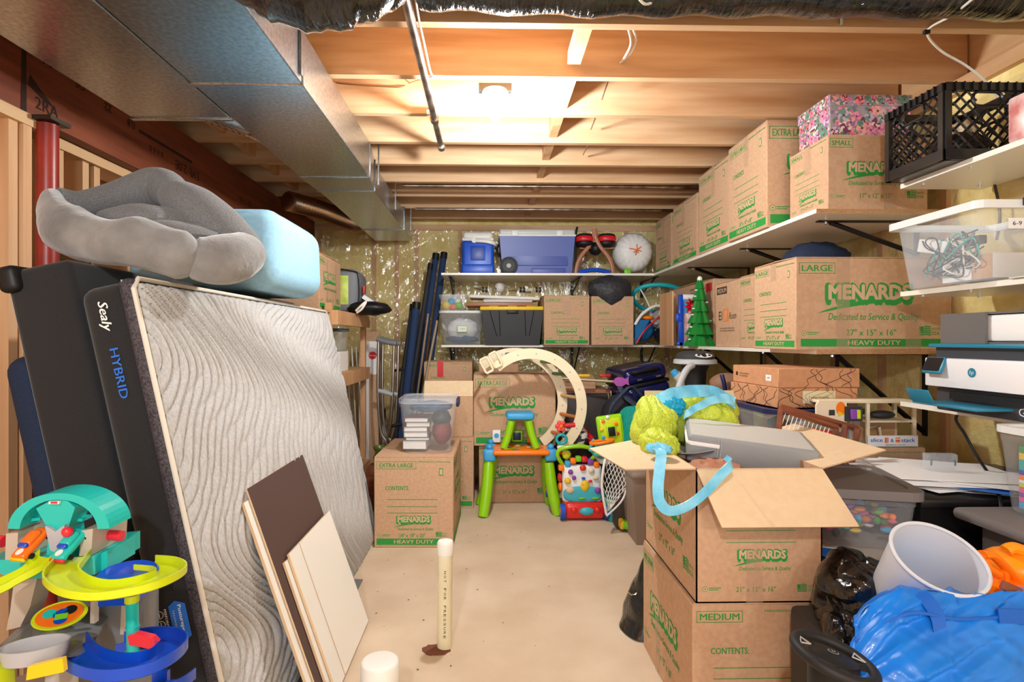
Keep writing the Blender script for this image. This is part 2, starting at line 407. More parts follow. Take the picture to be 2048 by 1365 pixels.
# debris on the floor
mat('grit', (120, 70, 50), .9)
m = MB()
for i in range(46):
    x, y = random.uniform(-.6, .35), random.uniform(2.0, 3.5); r = random.uniform(.001, .004)
    m.add([(x-r, y, .002), (x, y-r, .003), (x+r*2, y+r*.5, .002), (x, y+r, .004)], [(0,1,2,3)], 'grit')
tag(m.build('floor_grit', label='tiny specks of grit scattered on the concrete floor', cat='grit'), kind='stuff')
# ---------------------------------------------------------------- light fixture
L = thing('ceiling_bulb', 'lit white light bulb in a porcelain holder under the joists', 'light', (.035, 2.56, ZJ))
m = MB(); m.lathe([(.056,0),(.06,-.008),(.056,-.02),(.04,-.028),(.03,-.034)][::-1], 'porcelain', 32); m.build('lamp_holder', L)
m = MB(); m.bb(-.075, .075, -.018, .018, -.004, .03, 'galv_dark'); m.build('mounting_bracket', L)
m = MB(); m.lathe([(.001,-.135),(.018,-.13),(.028,-.115),(.031,-.098),(.027,-.075),(.017,-.05),(.014,-.034)], 'bulb', 24); m.build('bulb', L)
# ---------------------------------------------------------------- ducts
def duct(name, label, x0, x1, ya, yb, z0, z1, seams, extra=None, x1b=None):
    D = thing(name, label, 'duct', ((x0+x1)/2, ya, z0)); m = MB(); x1b = x1 if x1b is None else x1b
    m.bb(x0, x1, ya, yb, z0, z1, 'galv', r=.004, seg=1); run_ = m.build('sheet_metal_run', D, world=True)
    for y in seams:
        m = MB(); m.bb(x0-.006, x1+.006, y-.012, y+.012, z0-.006, z1, 'galv', r=.003, seg=1); m.build('seam_collar', run_, world=True)
    return D
ZD = CAMZ+.923
TR = duct('trunk_duct', 'wide rectangular galvanized trunk duct running to the back wall', -1.066, -.67, -.8, 2.047, ZD, ZJ-.012, [2.047])
m = MB(); m.bb(-1.066, -.67, 2.047, 3.2, ZD+.001, ZJ-.012, 'galv', r=.004, seg=1); m.build('sheet_metal_run', TR, world=True)
m = MB()
a = [(-1.066,3.2),(-.67,3.2),(-.70,3.48),(-1.05,3.48)]
m.prism(a, ZJ-.012-ZD, 'galv', T(0,0,ZD)); m.build('reducer', TR, world=True)
m = MB(); m.bb(-1.05, -.70, 3.48, 5.25, ZD+.002, ZJ-.05, 'galv', r=.004, seg=1); m.build('sheet_metal_run', TR, world=True)
for y, x0, x1 in ((3.2,-1.066,-.67),(3.49,-1.05,-.7),(4.72,-1.05,-.7)):
    m = MB(); m.bb(x0-.006, x1+.006, y-.008, y+.008, ZD-.005, ZJ-.02, 'galv', r=.002, seg=1); m.build('seam_collar', TR, world=True)
for y in (2.0, 3.42, 4.05, 4.86):
    m = MB(); m.bb(-.667, -.66, y, y+.022, ZD+.02, ZJ+.1, 'galv'); m.build('hanger_strap', TR, world=True)
duct('branch_duct', 'narrower galvanized duct beside the trunk, capped with a flange', -1.477, -1.07, -.8, 2.366, ZD, ZJ-.03, [2.366])
def ribbed(pts, r, m_, name, label, cat, n=90, amp=.006, seg=22):
    pts = smooth_path(pts, 12); L_ = sum((pts[i+1]-pts[i]).length for i in range(len(pts)-1))
    out = []; rs = []; N = n*2; acc = 0; i = 0
    for k in range(N+1):
        t = k/N*(len(pts)-1); i = min(int(t), len(pts)-2); out.append(pts[i].lerp(pts[i+1], t-i)); rs.append(r+(amp if k % 2 else 0))
    m = MB(); m.tube(out, rs, m_, seg); return m.build(name, label=label, cat=cat)
ribbed([(-1.32,2.37,2.26),(-1.3,2.55,2.27),(-1.16,2.8,2.27),(-1.1,2.95,2.26)], .065, 'flex_foil', 'flexible_duct', 'silver flexible duct stub behind the capped branch duct', 'duct', 26)
ribbed([P(575,402,4.0),P(640,420,4.3),P(690,438,4.6),P(712,447,4.75)], .058, 'flex', 'flexible_duct', 'ribbed brown metal hose hanging below trunk duct near back wall', 'duct', 34, .014)
# black insulated duct
pts = smooth_path([(-.655,1.40,2.27),(-.58,1.43,2.19),(-.47,1.46,2.15),(-.36,1.49,2.19),(-.28,1.54,2.29),(-.22,1.6,2.42)], 12)
m = MB(); m.tube(pts, [.135+.004*math.sin(i*1.1)+.003*math.sin(i*2.7) for i in range(len(pts))], 'black_foil', 30)
BD = m.build('insulated_duct', label='shiny black plastic wrapped flexible duct bulging below the joists', cat='duct')
pts = smooth_path([(-.22,1.82,2.40),(.3,1.82,2.385),(.8,1.82,2.39),(1.4,1.82,2.39),(2.0,1.82,2.39)], 10)
m = MB(); m.tube(pts, [.115+.006*math.sin(i*1.3) for i in range(len(pts))], 'black_foil', 26); m.build('duct_run', BD)
# gas pipe
G = thing('iron_pipe', 'straight steel gas pipe hanging below the joists, capped at its end', 'pipe', (-.26, 1.2, 2.29))
m = MB(); m.cyl((-.262, .2, 2.295), (-.262, 3.16, 2.295), .0165, 'steel'); m.build('pipe_run', G, world=True)
m = MB(); m.cyl((-.262, 3.15, 2.295), (-.262, 3.2, 2.295), .022, 'steel'); m.build('end_cap', G, world=True)
m = MB(); m.cyl((-.262, 2.76, 2.295), (-.262, 2.80, 2.295), .023, 'steel'); m.bb(-.30,-.22,2.77,2.79,2.315,2.335,'white'); m.build('pipe_clamp', G, world=True)
def cable(pts, r, mt, label, n=8, name='cable', cat='cable', group=None):
    m = MB(); m.tube(smooth_path(pts, n), r, mt, 8); return m.build(name, label=label, cat=cat, group=group)
cable([P(828,-20,1.8),P(838,40,1.95),P(848,85,2.1),P(860,140,2.36),P(866,152,2.41)], .004, 'cable', 'white cable dropping beside the hanging gas pipe')
cable([P(866,153,2.42),P(845,158,2.46),P(822,165,2.80),P(800,174,2.81),P(760,173,2.81),P(700,169,2.81),P(672,166,2.81)], .003, 'flex', 'thin brown wire stapled across a joist face left of the pipe')
cable([P(1255,52,2.05),P(1262,85,2.2),P(1252,110,2.35),P(1240,126,2.41)], .0045, 'cable', 'outer white electrical cable looping between the two nearest joists')
cable([P(1264,52,2.05),P(1272,80,2.2),P(1262,105,2.35),P(1244,124,2.41)], .0045, 'cable', 'inner white electrical cable looping between the two nearest joists')
cable([P(1272,-10,1.7),P(1290,8,1.75),P(1310,2,1.8),P(1325,-10,1.8)], .004, 'cable', 'short white cable loop at top edge of the ceiling')
for i, (a, b, c, d, Y) in enumerate(((1217,160,1204,199,2.6),(1191,235,1182,259,3.0),(1176,290,1166,310,3.4))):
    cable([P(a,b,Y-.12),P((a+c)/2,(b+d)/2,Y),P(c,d,Y+.14)], .004, 'flex', ('brown wire dropping in the bay behind the bulb','brown wire dropping two bays behind the bulb','faint brown wire dropping three bays behind the bulb')[i], 4)
cable([P(1955,-10,1.6),P(1905,30,1.9),P(1855,62,2.02),P(1880,100,2.06),P(1930,130,2.1),P(1968,160,2.12),P(1995,195,2.15)], .004, 'cable', 'white cable running from a black staple down behind the milk crate')
m = MB(); a = P(1853,64,2.0); m.box(a, (.02,.012,.012), 'black'); m.build('cable_staple', label='black staple holding the white cable on a joist', cat='staple')
m = MB(); a = P(1688,40,2.0); b = P(1725,5,1.78); m.tube([P(1683,48,2.005), P(1684,30,1.98), b], .006, 'galv', 8); m.build('duct_hanger', label='bent galvanized hanger strip at the nearest joist, right side', cat='bracket')
# ---------------------------------------------------------------- shelves
def shelf_board(name, label, x0, x1, y0, y1, z, ends=True, group=None, brackets=(), drop=.4):
    S = thing(name, label, 'shelf', ((x0+x1)/2, (y0+y1)/2, z), group=group)
    m = MB(); m.bb(x0, x1, y0, y1, z-.019, z, 'melamine'); m.build('board', S, world=True)
    if ends:
        m = MB(); m.bb(x0+.001, x1-.001, y0-.0015, y0, z-.0185, z-.0005, 'particle'); m.build('cut_end', S, 'bare particle board end of the shelf', world=True)
    for b in brackets:
        m = MB()
        if b[0] == 'y':    # on back wall
            x = b[1]; d = y1-y0
            m.bb(x-.014, x+.014, y0+.06, y1, z-.025, z-.019, 'black_metal'); m.bb(x-.014, x+.014, y1-.008, y1-.002, z-drop, z-.019, 'black_metal')
            m.tube([(x, y0+.14, z-.027), (x, y1-.01, z-drop*.83)], .008, 'black_metal', 6)
            for q in (.2*drop,.5*drop,.75*drop): m.cyl((x, y1-.014, z-q), (x, y1-.007, z-q), .004, 'chrome', seg=8)
        else:
            y = b[1]
            m.bb(x0+.1, x1, y-.014, y+.014, z-.025, z-.019, 'black_metal'); m.bb(x1-.008, x1-.002, y-.014, y+.014, z-drop, z-.019, 'black_metal')
            a_ = Vector((x0+.16, y, z-.027)); b_ = Vector((x1-.012, y, z-drop*.95)); m.tube([a_, b_], .012, 'black_metal', 4)
            m.cyl((x0+.14, y, z-.034), (x0+.14, y, z-.019), .008, 'chrome', seg=8)
        m.build('bracket', S, world=True)
    return S
ZU, ZLo = 1.779, 1.155
shelf_board('storage_shelf', 'long white upper shelf across the back wall carrying the coolers', -.40, XR-.03, 4.85, YB-.02, ZU, False, brackets=(('y',-.33),('y',.82),('y',1.5)), drop=.17)
shelf_board('storage_shelf', 'long white lower shelf across the back wall under the coolers', -.40, XR-.03, 4.85, YB-.02, ZLo, False, brackets=(('y',-.33),('y',.82),('y',1.5)))
shelf_board('storage_shelf', 'white upper shelf on the right wall under the row of tall cartons', 1.45, XR-.03, 2.44, 4.845, ZU, True, brackets=(('x',2.6),('x',3.4),('x',4.3)), drop=.18)
shelf_board('storage_shelf', 'white shelf on the right wall under the 27 inch carton', 1.45, XR-.03, 2.44, 4.845, ZLo, True, brackets=(('x',2.55),('x',3.2),('x',4.1)))
ZN = (CAMZ+.64, CAMZ+.197, CAMZ-.253)
for z, t in zip(ZN, ('short white shelf at upper right holding the black milk crate', 'short white shelf at right under the clear cable bin', 'short white shelf at right under the printer')):
    S = shelf_board('storage_shelf', t, 1.70, XR-.02, 1.0, 2.27, z, False)
    for y in (2.2, 1.98, 1.55):
        m = MB(); m.cyl((1.74,y,z-.024),(1.74,y,z-.019),.006,'chrome',seg=8); m.cyl((1.97,y,z-.028),(1.97,y,z-.019),.006,'chrome',seg=8); m.build('screw', S, world=True)
# ================================================================ cartons
def qr_phone(m, F, x, y, s):
    m.rect(F, x, x+s*.45, y, y+s*.8, 'ink'); m.rect(F, x+s*.07, x+s*.38, y+s*.1, y+s*.7, 'kraft_print', .001)
def flag(m, F, x, y, s):
    m.rect(F, x, x+s*.42, y+s*.42, y+s*.95, 'ink')
    for k in range(5):
        yy = y+s*.06+k*s*.2; x0 = x if yy < y+s*.4 else x+s*.46
        m.add([(x0, yy, .0007), ((x+s*.7), yy+s*.05, .0007), (x+s*1.15, yy-s*.02, .0007), (x+s*1.15, yy+s*.1, .0007), ((x+s*.7), yy+s*.17, .0007), (x0, yy+s*.12, .0007)], [(0,1,4,5),(1,2,3,4)], 'ink', F)
    m.text('MADE IN', F, x+s*1.65, y+s*.72, 'ink', w=s*.8, h=s*.22); m.text('U.S.A.', F, x+s*1.65, y+s*.28, 'ink', w=s*.8, h=s*.38, bold=.02)
def logo(m, F, cx, cy, w):
    h = w*.2
    m.text('MENARDS', F, cx, cy, 'ink', w=w*1.06, h=h*1.25, bold=.12, z=.0007); m.text('MENARDS', F, cx, cy-h*.12, 'ink', w=w*1.04, h=h*1.25, bold=.1, z=.00095)
    m.text('MENARDS', F, cx, cy+h*.05, 'kraft_print', w=w*.98, h=h*.92, bold=.045, z=.0013)
    n = 14; top = []; bot = []
    for i in range(n):
        t = i/(n-1); x = cx-w*.62+w*1.14*t; y = cy-h*1.2+h*.75*math.sin(t*math.pi*.62)
        top.append((x, y+h*.16*math.sin(math.pi*min(1,t*1.05))**.6, .0006)); bot.append((x, y-h*.1*math.sin(math.pi*t), .0006))
    m.add(top+bot, [(i, n+i, n+i+1, i+1) for i in range(n-1)], 'ink', F)
    m.text('Dedicated to Service & Quality', F, cx+w*.05, cy-h*1.45, 'ink', w=w*1.08, h=h*.55, shear=.2, bold=.012)
def recyc(m, F, x, y, s):
    m.disc(F, x, y, s, 'ink'); m.disc(F, x, y, s*.82, 'kraft_print', .001); m.disc(F, x, y, s*.5, 'ink', .0014, seg=3)
    m.rect(F, x+s*1.4, x+s*6, y+s*.2, y+s*.5, 'ink_light'); m.rect(F, x+s*1.4, x+s*5, y-s*.5, y-s*.2, 'ink_light')
def boxed(m, F, t, x, y, w, h):
    e = h*.05
    for r_ in ((x,x+w,y,y+e),(x,x+w,y+h-e,y+h),(x,x+e,y,y+h),(x+w-e,x+w,y,y+h)): m.rect(F, *r_, 'ink')
    m.text(t, F, x+w/2, y+h/2, 'ink', w=w*.86, h=h*.6, bold=.02)
def print_face(m, F, W, H, style, size, dims, heavy):
    bw = .17 if len(size) < 7 else .34
    if style == 'side':
        boxed(m, F, size, W*.02, H*.83, W*(.23 if len(size) < 7 else .42), H*.12)
        lw = W*.54; cy = H*.62 if heavy else H*.56; logo(m, F, W*.47, cy, lw)
        m.text(dims, F, W*.48, H*.19, 'ink', w=W*.32, h=H*.07, bold=.01)
        flag(m, F, W*.79, H*.15, H*.11); recyc(m, F, W*.05, H*.18, H*.028)
    else:
        boxed(m, F, size, W*.03, H*.87, W*(.36 if len(size) < 7 else .5), H*.085)
        m.text('MENARDS.COM/moving', F, W*.76, H*.95, 'ink', w=W*.4, h=H*.022, bold=.01); qr_phone(m, F, W*.82, H*.8, H*.1)
        m.text('CONTENTS:', F, W*.29, H*.66, 'ink', w=W*.3, h=H*.05, bold=.02)
        for q in (.53,.45,.38): m.rect(F, W*.16, W*.8, H*q, H*q+H*.006, 'ink')
        logo(m, F, W*.5, H*.31, W*.42)
        m.text(dims, F, W*.48, H*.135, 'ink', w=W*.33, h=H*.045, bold=.01)
        flag(m, F, W*.78, H*.115, H*.06); recyc(m, F, W*.07, H*.135, H*.02)
    if heavy:
        hb = (.03, .10) if style == 'end' else (.035, .12)
        m.rect(F, W*.03, W*.97, H*hb[0], H*hb[1], 'ink')
        m.text('HEAVY DUTY', F, W*.5, H*sum(hb)/2, 'kraft_print', w=W*.5 if style == 'end' else W*.34, h=H*(hb[1]-hb[0])*.62, z=.0012, bold=.02)
def faceframes(w_, d, h):
    return {'front': (frame(Vector((-w_/2, -d/2, 0)), (1,0,0), (0,0,1)), w_), 'left': (frame(Vector((-w_/2, d/2, 0)), (0,-1,0), (0,0,1)), d),
            'right': (frame(Vector((w_/2, -d/2, 0)), (0,1,0), (0,0,1)), d), 'back': (frame(Vector((w_/2, d/2, 0)), (-1,0,0), (0,0,1)), w_)}
def carton(label, loc, w_, d, h, faces=(), size='LARGE', dims='27" x 15" x 16"', heavy=True, rz=0, gap=.5, tape=(), lift=1.2, group=None, plain=False, flaps=True, name='moving_box', material='kraft'):
    C_ = thing(name, label, 'box', loc, rz, group)
    m = MB(); m.box((0,0,h/2), (w_, d, h), material, r=.003, seg=1); fr = faceframes(w_, d, h)
    for f, st in faces: print_face(m, fr[f][0], fr[f][1], h, st, size, dims, heavy)
    body = m.build('carton_body', C_)
    if flaps:
        for s in (-1, 1):       # long flaps meeting on the centre line
            m = MB(); a = T(0, s*(d/2-.002), h+.0005) @ RX(s*-lift if s < 0 else s*-lift*.6)
            m.box((0, -s*(d/4-.003), .0022), (w_-.004, d/2-.004, .004), material, M=a); m.build('top_flap', C_)
    for (f, x, a, b, tw) in tape:
        m = MB(); F, W = fr[f]; m.rect(F, x*W-tw/2, x*W+tw/2, a*h, b*h, 'tape', z=.002); m.build('packing_tape', body)
    return C_
def XY(px, py, Y, z):        # base point for something standing at z whose near face is at Y
    p = P(px, py, Y); return Vector((p.x, Y, z))
D27, D24, D21, D17, D18 = '27" x 15" x 16"', '24" x 18" x 20"', '21" x 15" x 16"', '17" x 12" x 13"', '18" x 18" x 24"'
def car(label, x0, w_, y0, d, z, h, **k): return carton(label, (x0+w_/2, y0+d/2, z+.0005), w_, d, h, **k)
both = (('front','side'), ('left','end'))
# upper right shelf, far to near
X = lambda px, Y: P(px, 680, Y).x
car('extra large carton at the far end of the upper right shelf, beside white sack', X(1342,4.6), .45, 4.6, .42, ZU, .47, faces=both, size='LARGE', dims=D27, tape=(('left',.5,.55,.98,.04),('left',.3,.02,.3,.03)))
car('tall carton on the upper right shelf, second from the far end', X(1394,3.86), .56, 3.86, .5, ZU, .44, faces=both, size='LARGE', dims=D27, tape=(('left',.45,.6,.99,.05),('left',.45,.1,.4,.04)))
car('extra large carton on upper right shelf, third from the far end', X(1458,3.33), .6, 3.33, .48, ZU, .53, faces=both, size='EXTRA LARGE', dims=D24, tape=(('left',.5,.65,.99,.05),))
car('tallest extra large carton on the upper right shelf, behind small carton', X(1534,2.84), .56, 2.84, .46, ZU, .545, lift=0, faces=both, size='EXTRA LARGE', dims=D24, tape=(('left',.5,.7,.99,.05),))
SM = car('small 17 inch carton under the floral box on upper right shelf', X(1656,2.46), .452, 2.46, .315, ZU, .335, faces=both, size='SMALL', dims=D17, heavy=False, tape=(('front',.62,.0,1,.06),('left',.5,.6,.99,.05)), flaps=False)
# lower right shelf
car('large 27 inch carton on the lower right shelf, widest box in view', X(1597,2.42), .70, 2.44, .385, ZLo, .406, faces=both, size='LARGE', dims=D27, tape=(('front',.3,.0,1,.06),('front',.75,0,.5,.07),('left',.5,.8,.99,.05)), lift=1.6)
car('medium carton mostly hidden behind the large 27 inch carton', 1.452, .5, 2.86, .33, ZLo, .40, faces=both, size='MEDIUM', dims=D21, heavy=False)
# medium carton with orange mark
C_ = carton('medium carton with an orange square logo and El Room written on it', (X(1482,3.22)+.21, 3.24+.17, ZLo+.0005), .42, .34, .40)
m = MB(); F = faceframes(.42, .34, .40)['left'][0]
mat('orange_ink', (240,130,40), .7); mat('dark_ink', (50,38,34), .7)
m.rect(F, .02, .17, .33, .375, 'dark_ink'); m.text('MEDIUM', F, .095, .352, 'kraft_print', w=.13, h=.03, z=.0012, bold=.012)
m.rect(F, .115, .19, .155, .235, 'orange_ink')
for k in range(5): m.add([(.12+.01*k,.16,.0012),(.124+.01*k,.16,.0012),(.147+.006*k,.225,.0012),(.141+.006*k,.225,.0012)], [(0,1,2,3)], 'kraft_print', F)
m.text('El', F, .075, .195, 'dark_ink', h=.055, w=.05, bold=-.005); m.text('Room', F, .25, .19, 'dark_ink', w=.1, h=.04, shear=.3)
m.text('DO NOT WRITE ON YOUR PACKAGE', F, .17, .115, 'dark_ink', w=.2, h=.009); m.text('SUPPLY NEEDED AT MOVING.COM', F, .17, .1, 'dark_ink', w=.2, h=.009)
m.build('printed_lettering', C_)
# dark cartons at the back of the lower right shelf
C_ = carton('long brown carton with green sticker at back of lower right shelf', (X(1440,4.0)+.06, 4.35, ZLo+.0005), .3, .9, .47, rz=0)
m = MB(); F = faceframes(.3,.9,.47)['left'][0]; m.rect(F, .62, .72, .39, .45, 'ink'); m.text('KB', F, .67, .42, 'kraft_print', h=.03, z=.0012); m.build('green_sticker', C_); m = MB(); m.rect(F, .06, .1, .3, .4, 'paper'); m.rect(F, .08,.092,.31,.39,'gray',z=.001); m.build('white_sticker', C_); m = MB()
m.text('HARMON', F, .5, .43, 'dark_ink', w=.1, h=.02); m.text('LIVING', F, .5, .4, 'dark_ink', w=.09, h=.02); m.build('dark_lettering', C_); m = MB(); m.rect(F, .76,.88,.39,.45,'red'); m.build('red_label', C_)
# back lower shelf
car('large carton on the back lower shelf right of the black tote', X(1088,4.72), .385, 4.72, .60, ZLo, .415, faces=(('front','end'),('left','side')), size='LARGE', dims=D27, lift=2.5, tape=(('front',.5,.62,.9,.07),))
car('large carton on the back lower shelf with black pouch on top', X(1183,4.74), .36, 4.74, .58, ZLo, .41, faces=(('front','end'),), size='LARGE', dims=D27, heavy=False, lift=.6)
# floor: centre back
Yc = 4.1
def fl(px0, px1, py_top, py_bot, Y):
    a = P(px0, py_bot, Y); b = P(px1, py_top, Y); return a.x, b.x-a.x, a.z, b.z-a.z
x0, wd, z0, hh = fl(958, 1100, 897, 996, 4.12)
car('bottom carton behind green activity table with lettering partly covered', x0, wd+.02, 4.12, .38, 0, .42, faces=(('front','side'),), size='LARGE', dims=D21, heavy=False)
car('extra large carton stacked highest behind the green activity table', X(947,4.06), .6, 4.09, .40, .4245, .515, faces=(('front','side'),), size='EXTRA LARGE', dims=D24, tape=(('front',.36,.7,1,.08),), lift=1.5)
car('short carton hidden behind extra large carton on the stack', X(958,4.55), .32, 4.56, .35, .0, 1.0, faces=(), flaps=True)
# left-centre stack
car('extra large 24 inch carton on floor beside mattress, nearest in the aisle', X(752,3.26), .457, 3.24, .6, 0, .52, faces=(('front','end'),('right','side')), size='EXTRA LARGE', dims=D24, lift=.5, rz=-1.5)
car('bottom tall carton behind the clear tote with its right side showing', X(846,4.0), .36, 3.99, .45, 0, .5, faces=(('front','end'),), size='LARGE', dims=D27)
C_ = carton('open topped carton stacked behind the clear tote of books', (X(846,4.0)+.18, 4.22, .506), .352, .43, .29, flaps=False)
m = MB(); m.box((0,0,0),(.35,.12,.003),'kraft_in', M=T(0,-.215,.29)@RX(62)@T(0,.06,0)); m.box((0,0,0),(.14,.4,.003),'kraft', M=T(.172,0,.29)@RY(-60)@T(.05,0,0)); m.build('top_flap', C_)
car('large carton with red tape strip, left of the centre stack', X(848,4.66), .40, 4.66, .40, .0, 1.012, faces=(), flaps=True)
C_ = COL.objects[-1].parent
m = MB(); F = frame(Vector((-.2,-.2,.62)),(1,0,0),(0,0,1)); print_face(m, F, .4, .4, 'end', 'LARGE', D27, False); m.build('printed_lettering', C_)
m = MB(); m.rect(F, .11, .16, .27, .405, 'red', z=.002); m.build('red_tape', C_, 'strip of bright red tape')
# open stack near right
XN, YN = X(1391,1.66)+.002, 1.66
LOW = car('medium carton at bottom of the near stack with CONTENTS printed', XN-.01, .388, YN+.002, .53, 0, .405, faces=(('front','end'),('left','side')), size='MEDIUM', dims=D21, heavy=False, lift=.1, tape=(('left',.35,0,.5,.05),))
OP = thing('moving_box', 'open medium carton topping the near stack with flaps spread wide', 'box', (XN+.19, YN+.265, .413))
W_, D_, H_ = .381, .533, .402; t_ = .004
m = MB()
for b in ((-W_/2,W_/2,-D_/2,-D_/2+t_),(-W_/2,W_/2,D_/2-t_,D_/2),(-W_/2,-W_/2+t_,-D_/2,D_/2),(W_/2-t_,W_/2,-D_/2,D_/2)): m.bb(*b, 0, H_, 'kraft')
m.bb(-W_/2, W_/2, -D_/2, D_/2, 0, .004, 'kraft')
fr = faceframes(W_, D_, H_)
F = fr['front'][0]
for q in (.66,.55,.46): m.rect(F, .09, .3, H_*q*.97, H_*q*.97+.002, 'ink')
logo(m, F, .2, H_*.355, .145); m.text(D21, F, .18, H_*.10, 'ink', w=.12, h=.016, bold=.01); flag(m, F, .305, .03, .025); recyc(m, F, .027, .042, .008)
print_face(m, fr['left'][0], D_, H_, 'side', 'MEDIUM', D21, False)
m.build('carton_body', OP)
m = MB(); m.rect(F, .15, .2, 0, .16, 'tape', z=.002); m.build('packing_tape', OP)
def flap(pts, label, inner='kraft_in'):
    a, b, c, d = [Vector(p) for p in pts]; n = (b-a).cross(d-a).normalized()*.004
    m = MB(); vs = [a,b,c,d,a-n,b-n,c-n,d-n]
    m.add(vs, [(0,1,2,3)], inner); m.add(vs, [(7,6,5,4),(0,4,5,1),(1,5,6,2),(2,6,7,3),(3,7,4,0)], 'kraft')
    return m.build('open_flap', OP, label, world=True)
zt = .413+H_; xl, xr, yn, yf = XN, XN+W_, YN, YN+D_
flap([(xl,yn,zt),(xl+.025,yn-.125,zt-.135),(xr+.03,yn-.125,zt-.135),(xr,yn,zt)], 'front flap hanging forward')
flap([(xl,yf,zt),(xl-.235,yf-.06,zt-.03),(xl-.21,yn+.02,zt-.005),(xl,yn,zt)], 'left flap folded out flat')
flap([(xr,yn,zt),(xr+.245,yn+.07,zt+.04),(xr+.22,yf+.02,zt+.05),(xr,yf,zt)], 'right flap folded out flat')
flap([(xr,yf,zt),(xr-.01,yf+.05,zt+.18),(xl+.01,yf+.05,zt+.18),(xl,yf,zt)], 'back flap standing up')
# left rack carton
# ================================================================ left side
mat('ticking', (194,193,192), .9, c2=(174,172,170), ns=260, st=(1,.25,1), bump=.25, bs=420, bst=(1,.3,1), bdist=.002, sheen=.2)
mat('black_fabric', (30,30,33), .9, c2=(24,24,26), ns=200, bump=.2, bs=500, bdist=.001, sheen=.25)
mat('navy_fabric', (34,48,74), .9, c2=(26,36,58), ns=150, st=(1,1,4), bump=.2, bs=400, bdist=.001)
mat('mesh_band', (84,78,84), .7, c2=(38,34,38), ns=190, bump=.3, bs=190, bdist=.002)
mat('piping', (222,214,200), .8)
mat('thread_blue', (40,110,210), .6)
MO = Vector((-.66, 1.55, .006)); vv = Vector((-.305, 0, 1.39)).normalized(); uu = Vector((0,1,0)); nn = uu.cross(vv)
MF = frame(MO, uu, vv); ML, MH, MT = 1.86, 1.40, .165
MT_ = thing('mattress', 'white quilted mattress leaning on its side against the left wall', 'mattress', tuple(MO)); MT_.matrix_basis = MF
def quilt(u, v):
    x = ML*u; y = MH*v
    q = Vector((x*.9, y*.9, 3.3)); n1 = noise.noise(q); n2 = noise.noise(q*2.1+Vector((5,1,2)))
    ph = x*.95+.125*math.sin(2*math.pi*(y+.30*x)/.80+2.1)+.05*math.sin(2*math.pi*y/.46+x*4.2)+.22*n1+.05*n2
    f = abs(math.sin(math.pi*ph/.043))
    ph2 = ph+.06*math.sin(y*7+x*9); g = abs(math.sin(math.pi*ph2/.086+1))
    e = min(x, ML-x, y, MH-y); ed = min(1, e/.05); rnd = -.03*(1-math.sqrt(max(0, 1-(1-ed)**2)))
    h = .021*(f**.5)*(.55+.45*g**.5)*min(1, e/.02)
    bul = .02*math.sin(math.pi*u)**.5*math.sin(math.pi*v)**.5
    return (x, y, h+rnd+bul-.012)
m = MB(); m.grid(quilt, 440, 230, 'ticking'); m.build('quilted_top', MT_, 'pale grey quilted top with flowing wave pattern')
m = MB(); m.box((ML/2, MH/2, -MT/2-.022), (ML, MH, MT-.03), 'black_fabric', r=.04, seg=4); BP_ = m.build('border_panel', MT_, 'black knit side panel')
m = MB(); m.box((ML/2, MH/2, -.034), (ML+.006, MH+.006, .045), 'mesh_band', r=.018, seg=3); m.build('mesh_band', MT_, 'grey woven mesh band')
rp = [(.03,.0),(ML-.03,0),(ML,.03),(ML,MH-.03),(ML-.03,MH),(.03,MH),(0,MH-.03),(0,.03)]
m = MB(); m.tube([(x, y, -.012) for x, y in rp], .007, 'piping', 8, closed=True); m.build('piping_cord', MT_, 'cream piping cord')
SF = frame(Vector((-.0012, 0, 0)), (0,-1,0), (0,0,1))      # on the near side panel: text reads downwards
m = MB(); A = T(-.002, 0, -.078) 
def side(t, y, off, mm, h, w=None, bold=0, shear=0): m.text(t, T(-.002,0,0) @ SF, -y, off, mm, w=w, h=h, bold=bold, shear=shear)
side('Sealy', 1.31, -.105, 'white', .035, .085, .02, .3); m.build('script_lettering', BP_); m = MB(); side('HYBRID', 1.15, -.098, 'thread_blue', .024, .14, .012); m.build('block_lettering', BP_); m = MB()
F = T(-.002,0,0) @ SF @ T(0,.012,0)
m.add([(-.50,-.078,.0006),(-.41,-.085,.0006),(-.385,-.098,.0006),(-.41,-.112,.0006),(-.50,-.118,.0006),(-.51,-.098,.0006)][::-1] if False else [(-.50,-.118,.0006),(-.41,-.118,.0006),(-.395,-.098,.0006),(-.41,-.072,.0006),(-.50,-.072,.0006),(-.512,-.098,.0006)], [(0,1,2,3,4,5)], 'thread_blue', F)
m.text('Posturepedic', F, -.452, -.09, 'white', w=.095, h=.013, z=.0012, bold=.02); m.text('T E C H N O L O G Y', F, -.452, -.107, 'white', w=.07, h=.005, z=.0012)
m.build('blue_badge', BP_); m = MB(); m.text('PERFORMANCE', F, -.455, -.129, 'white', w=.08, h=.007)
for k in range(3): m.disc(F, -.482+k*.027, -.146, .011, 'white'); m.disc(F, -.482+k*.027, -.146, .0095, 'black_fabric', .001); m.rect(F, -.489+k*.027, -.475+k*.027, -.147, -.145, 'white', .0013)
m.build('white_symbols', BP_)
BS = thing('box_spring', 'black fabric box spring leaning between white mattress and navy panel', 'box spring'); BS.matrix_basis = frame(MO-nn*(MT+.02)+uu*.03, uu, vv)
m = MB(); m.box((.92, .752, -.095), (1.84, 1.49, .185), 'black_fabric', r=.02, seg=3); m.build('fabric_cover', BS)
m = MB(); m.box((.02, 1.47, -.165), (.09, .075, .055), 'black', r=.018, seg=3); m.build('corner_guard', BS, 'glossy black plastic corner guard')
HB = thing('headboard', 'navy blue upholstered headboard at the far left behind black box spring', 'headboard'); HB.matrix_basis = frame(MO-nn*(MT+.02+.2)+uu*.10, uu, vv)
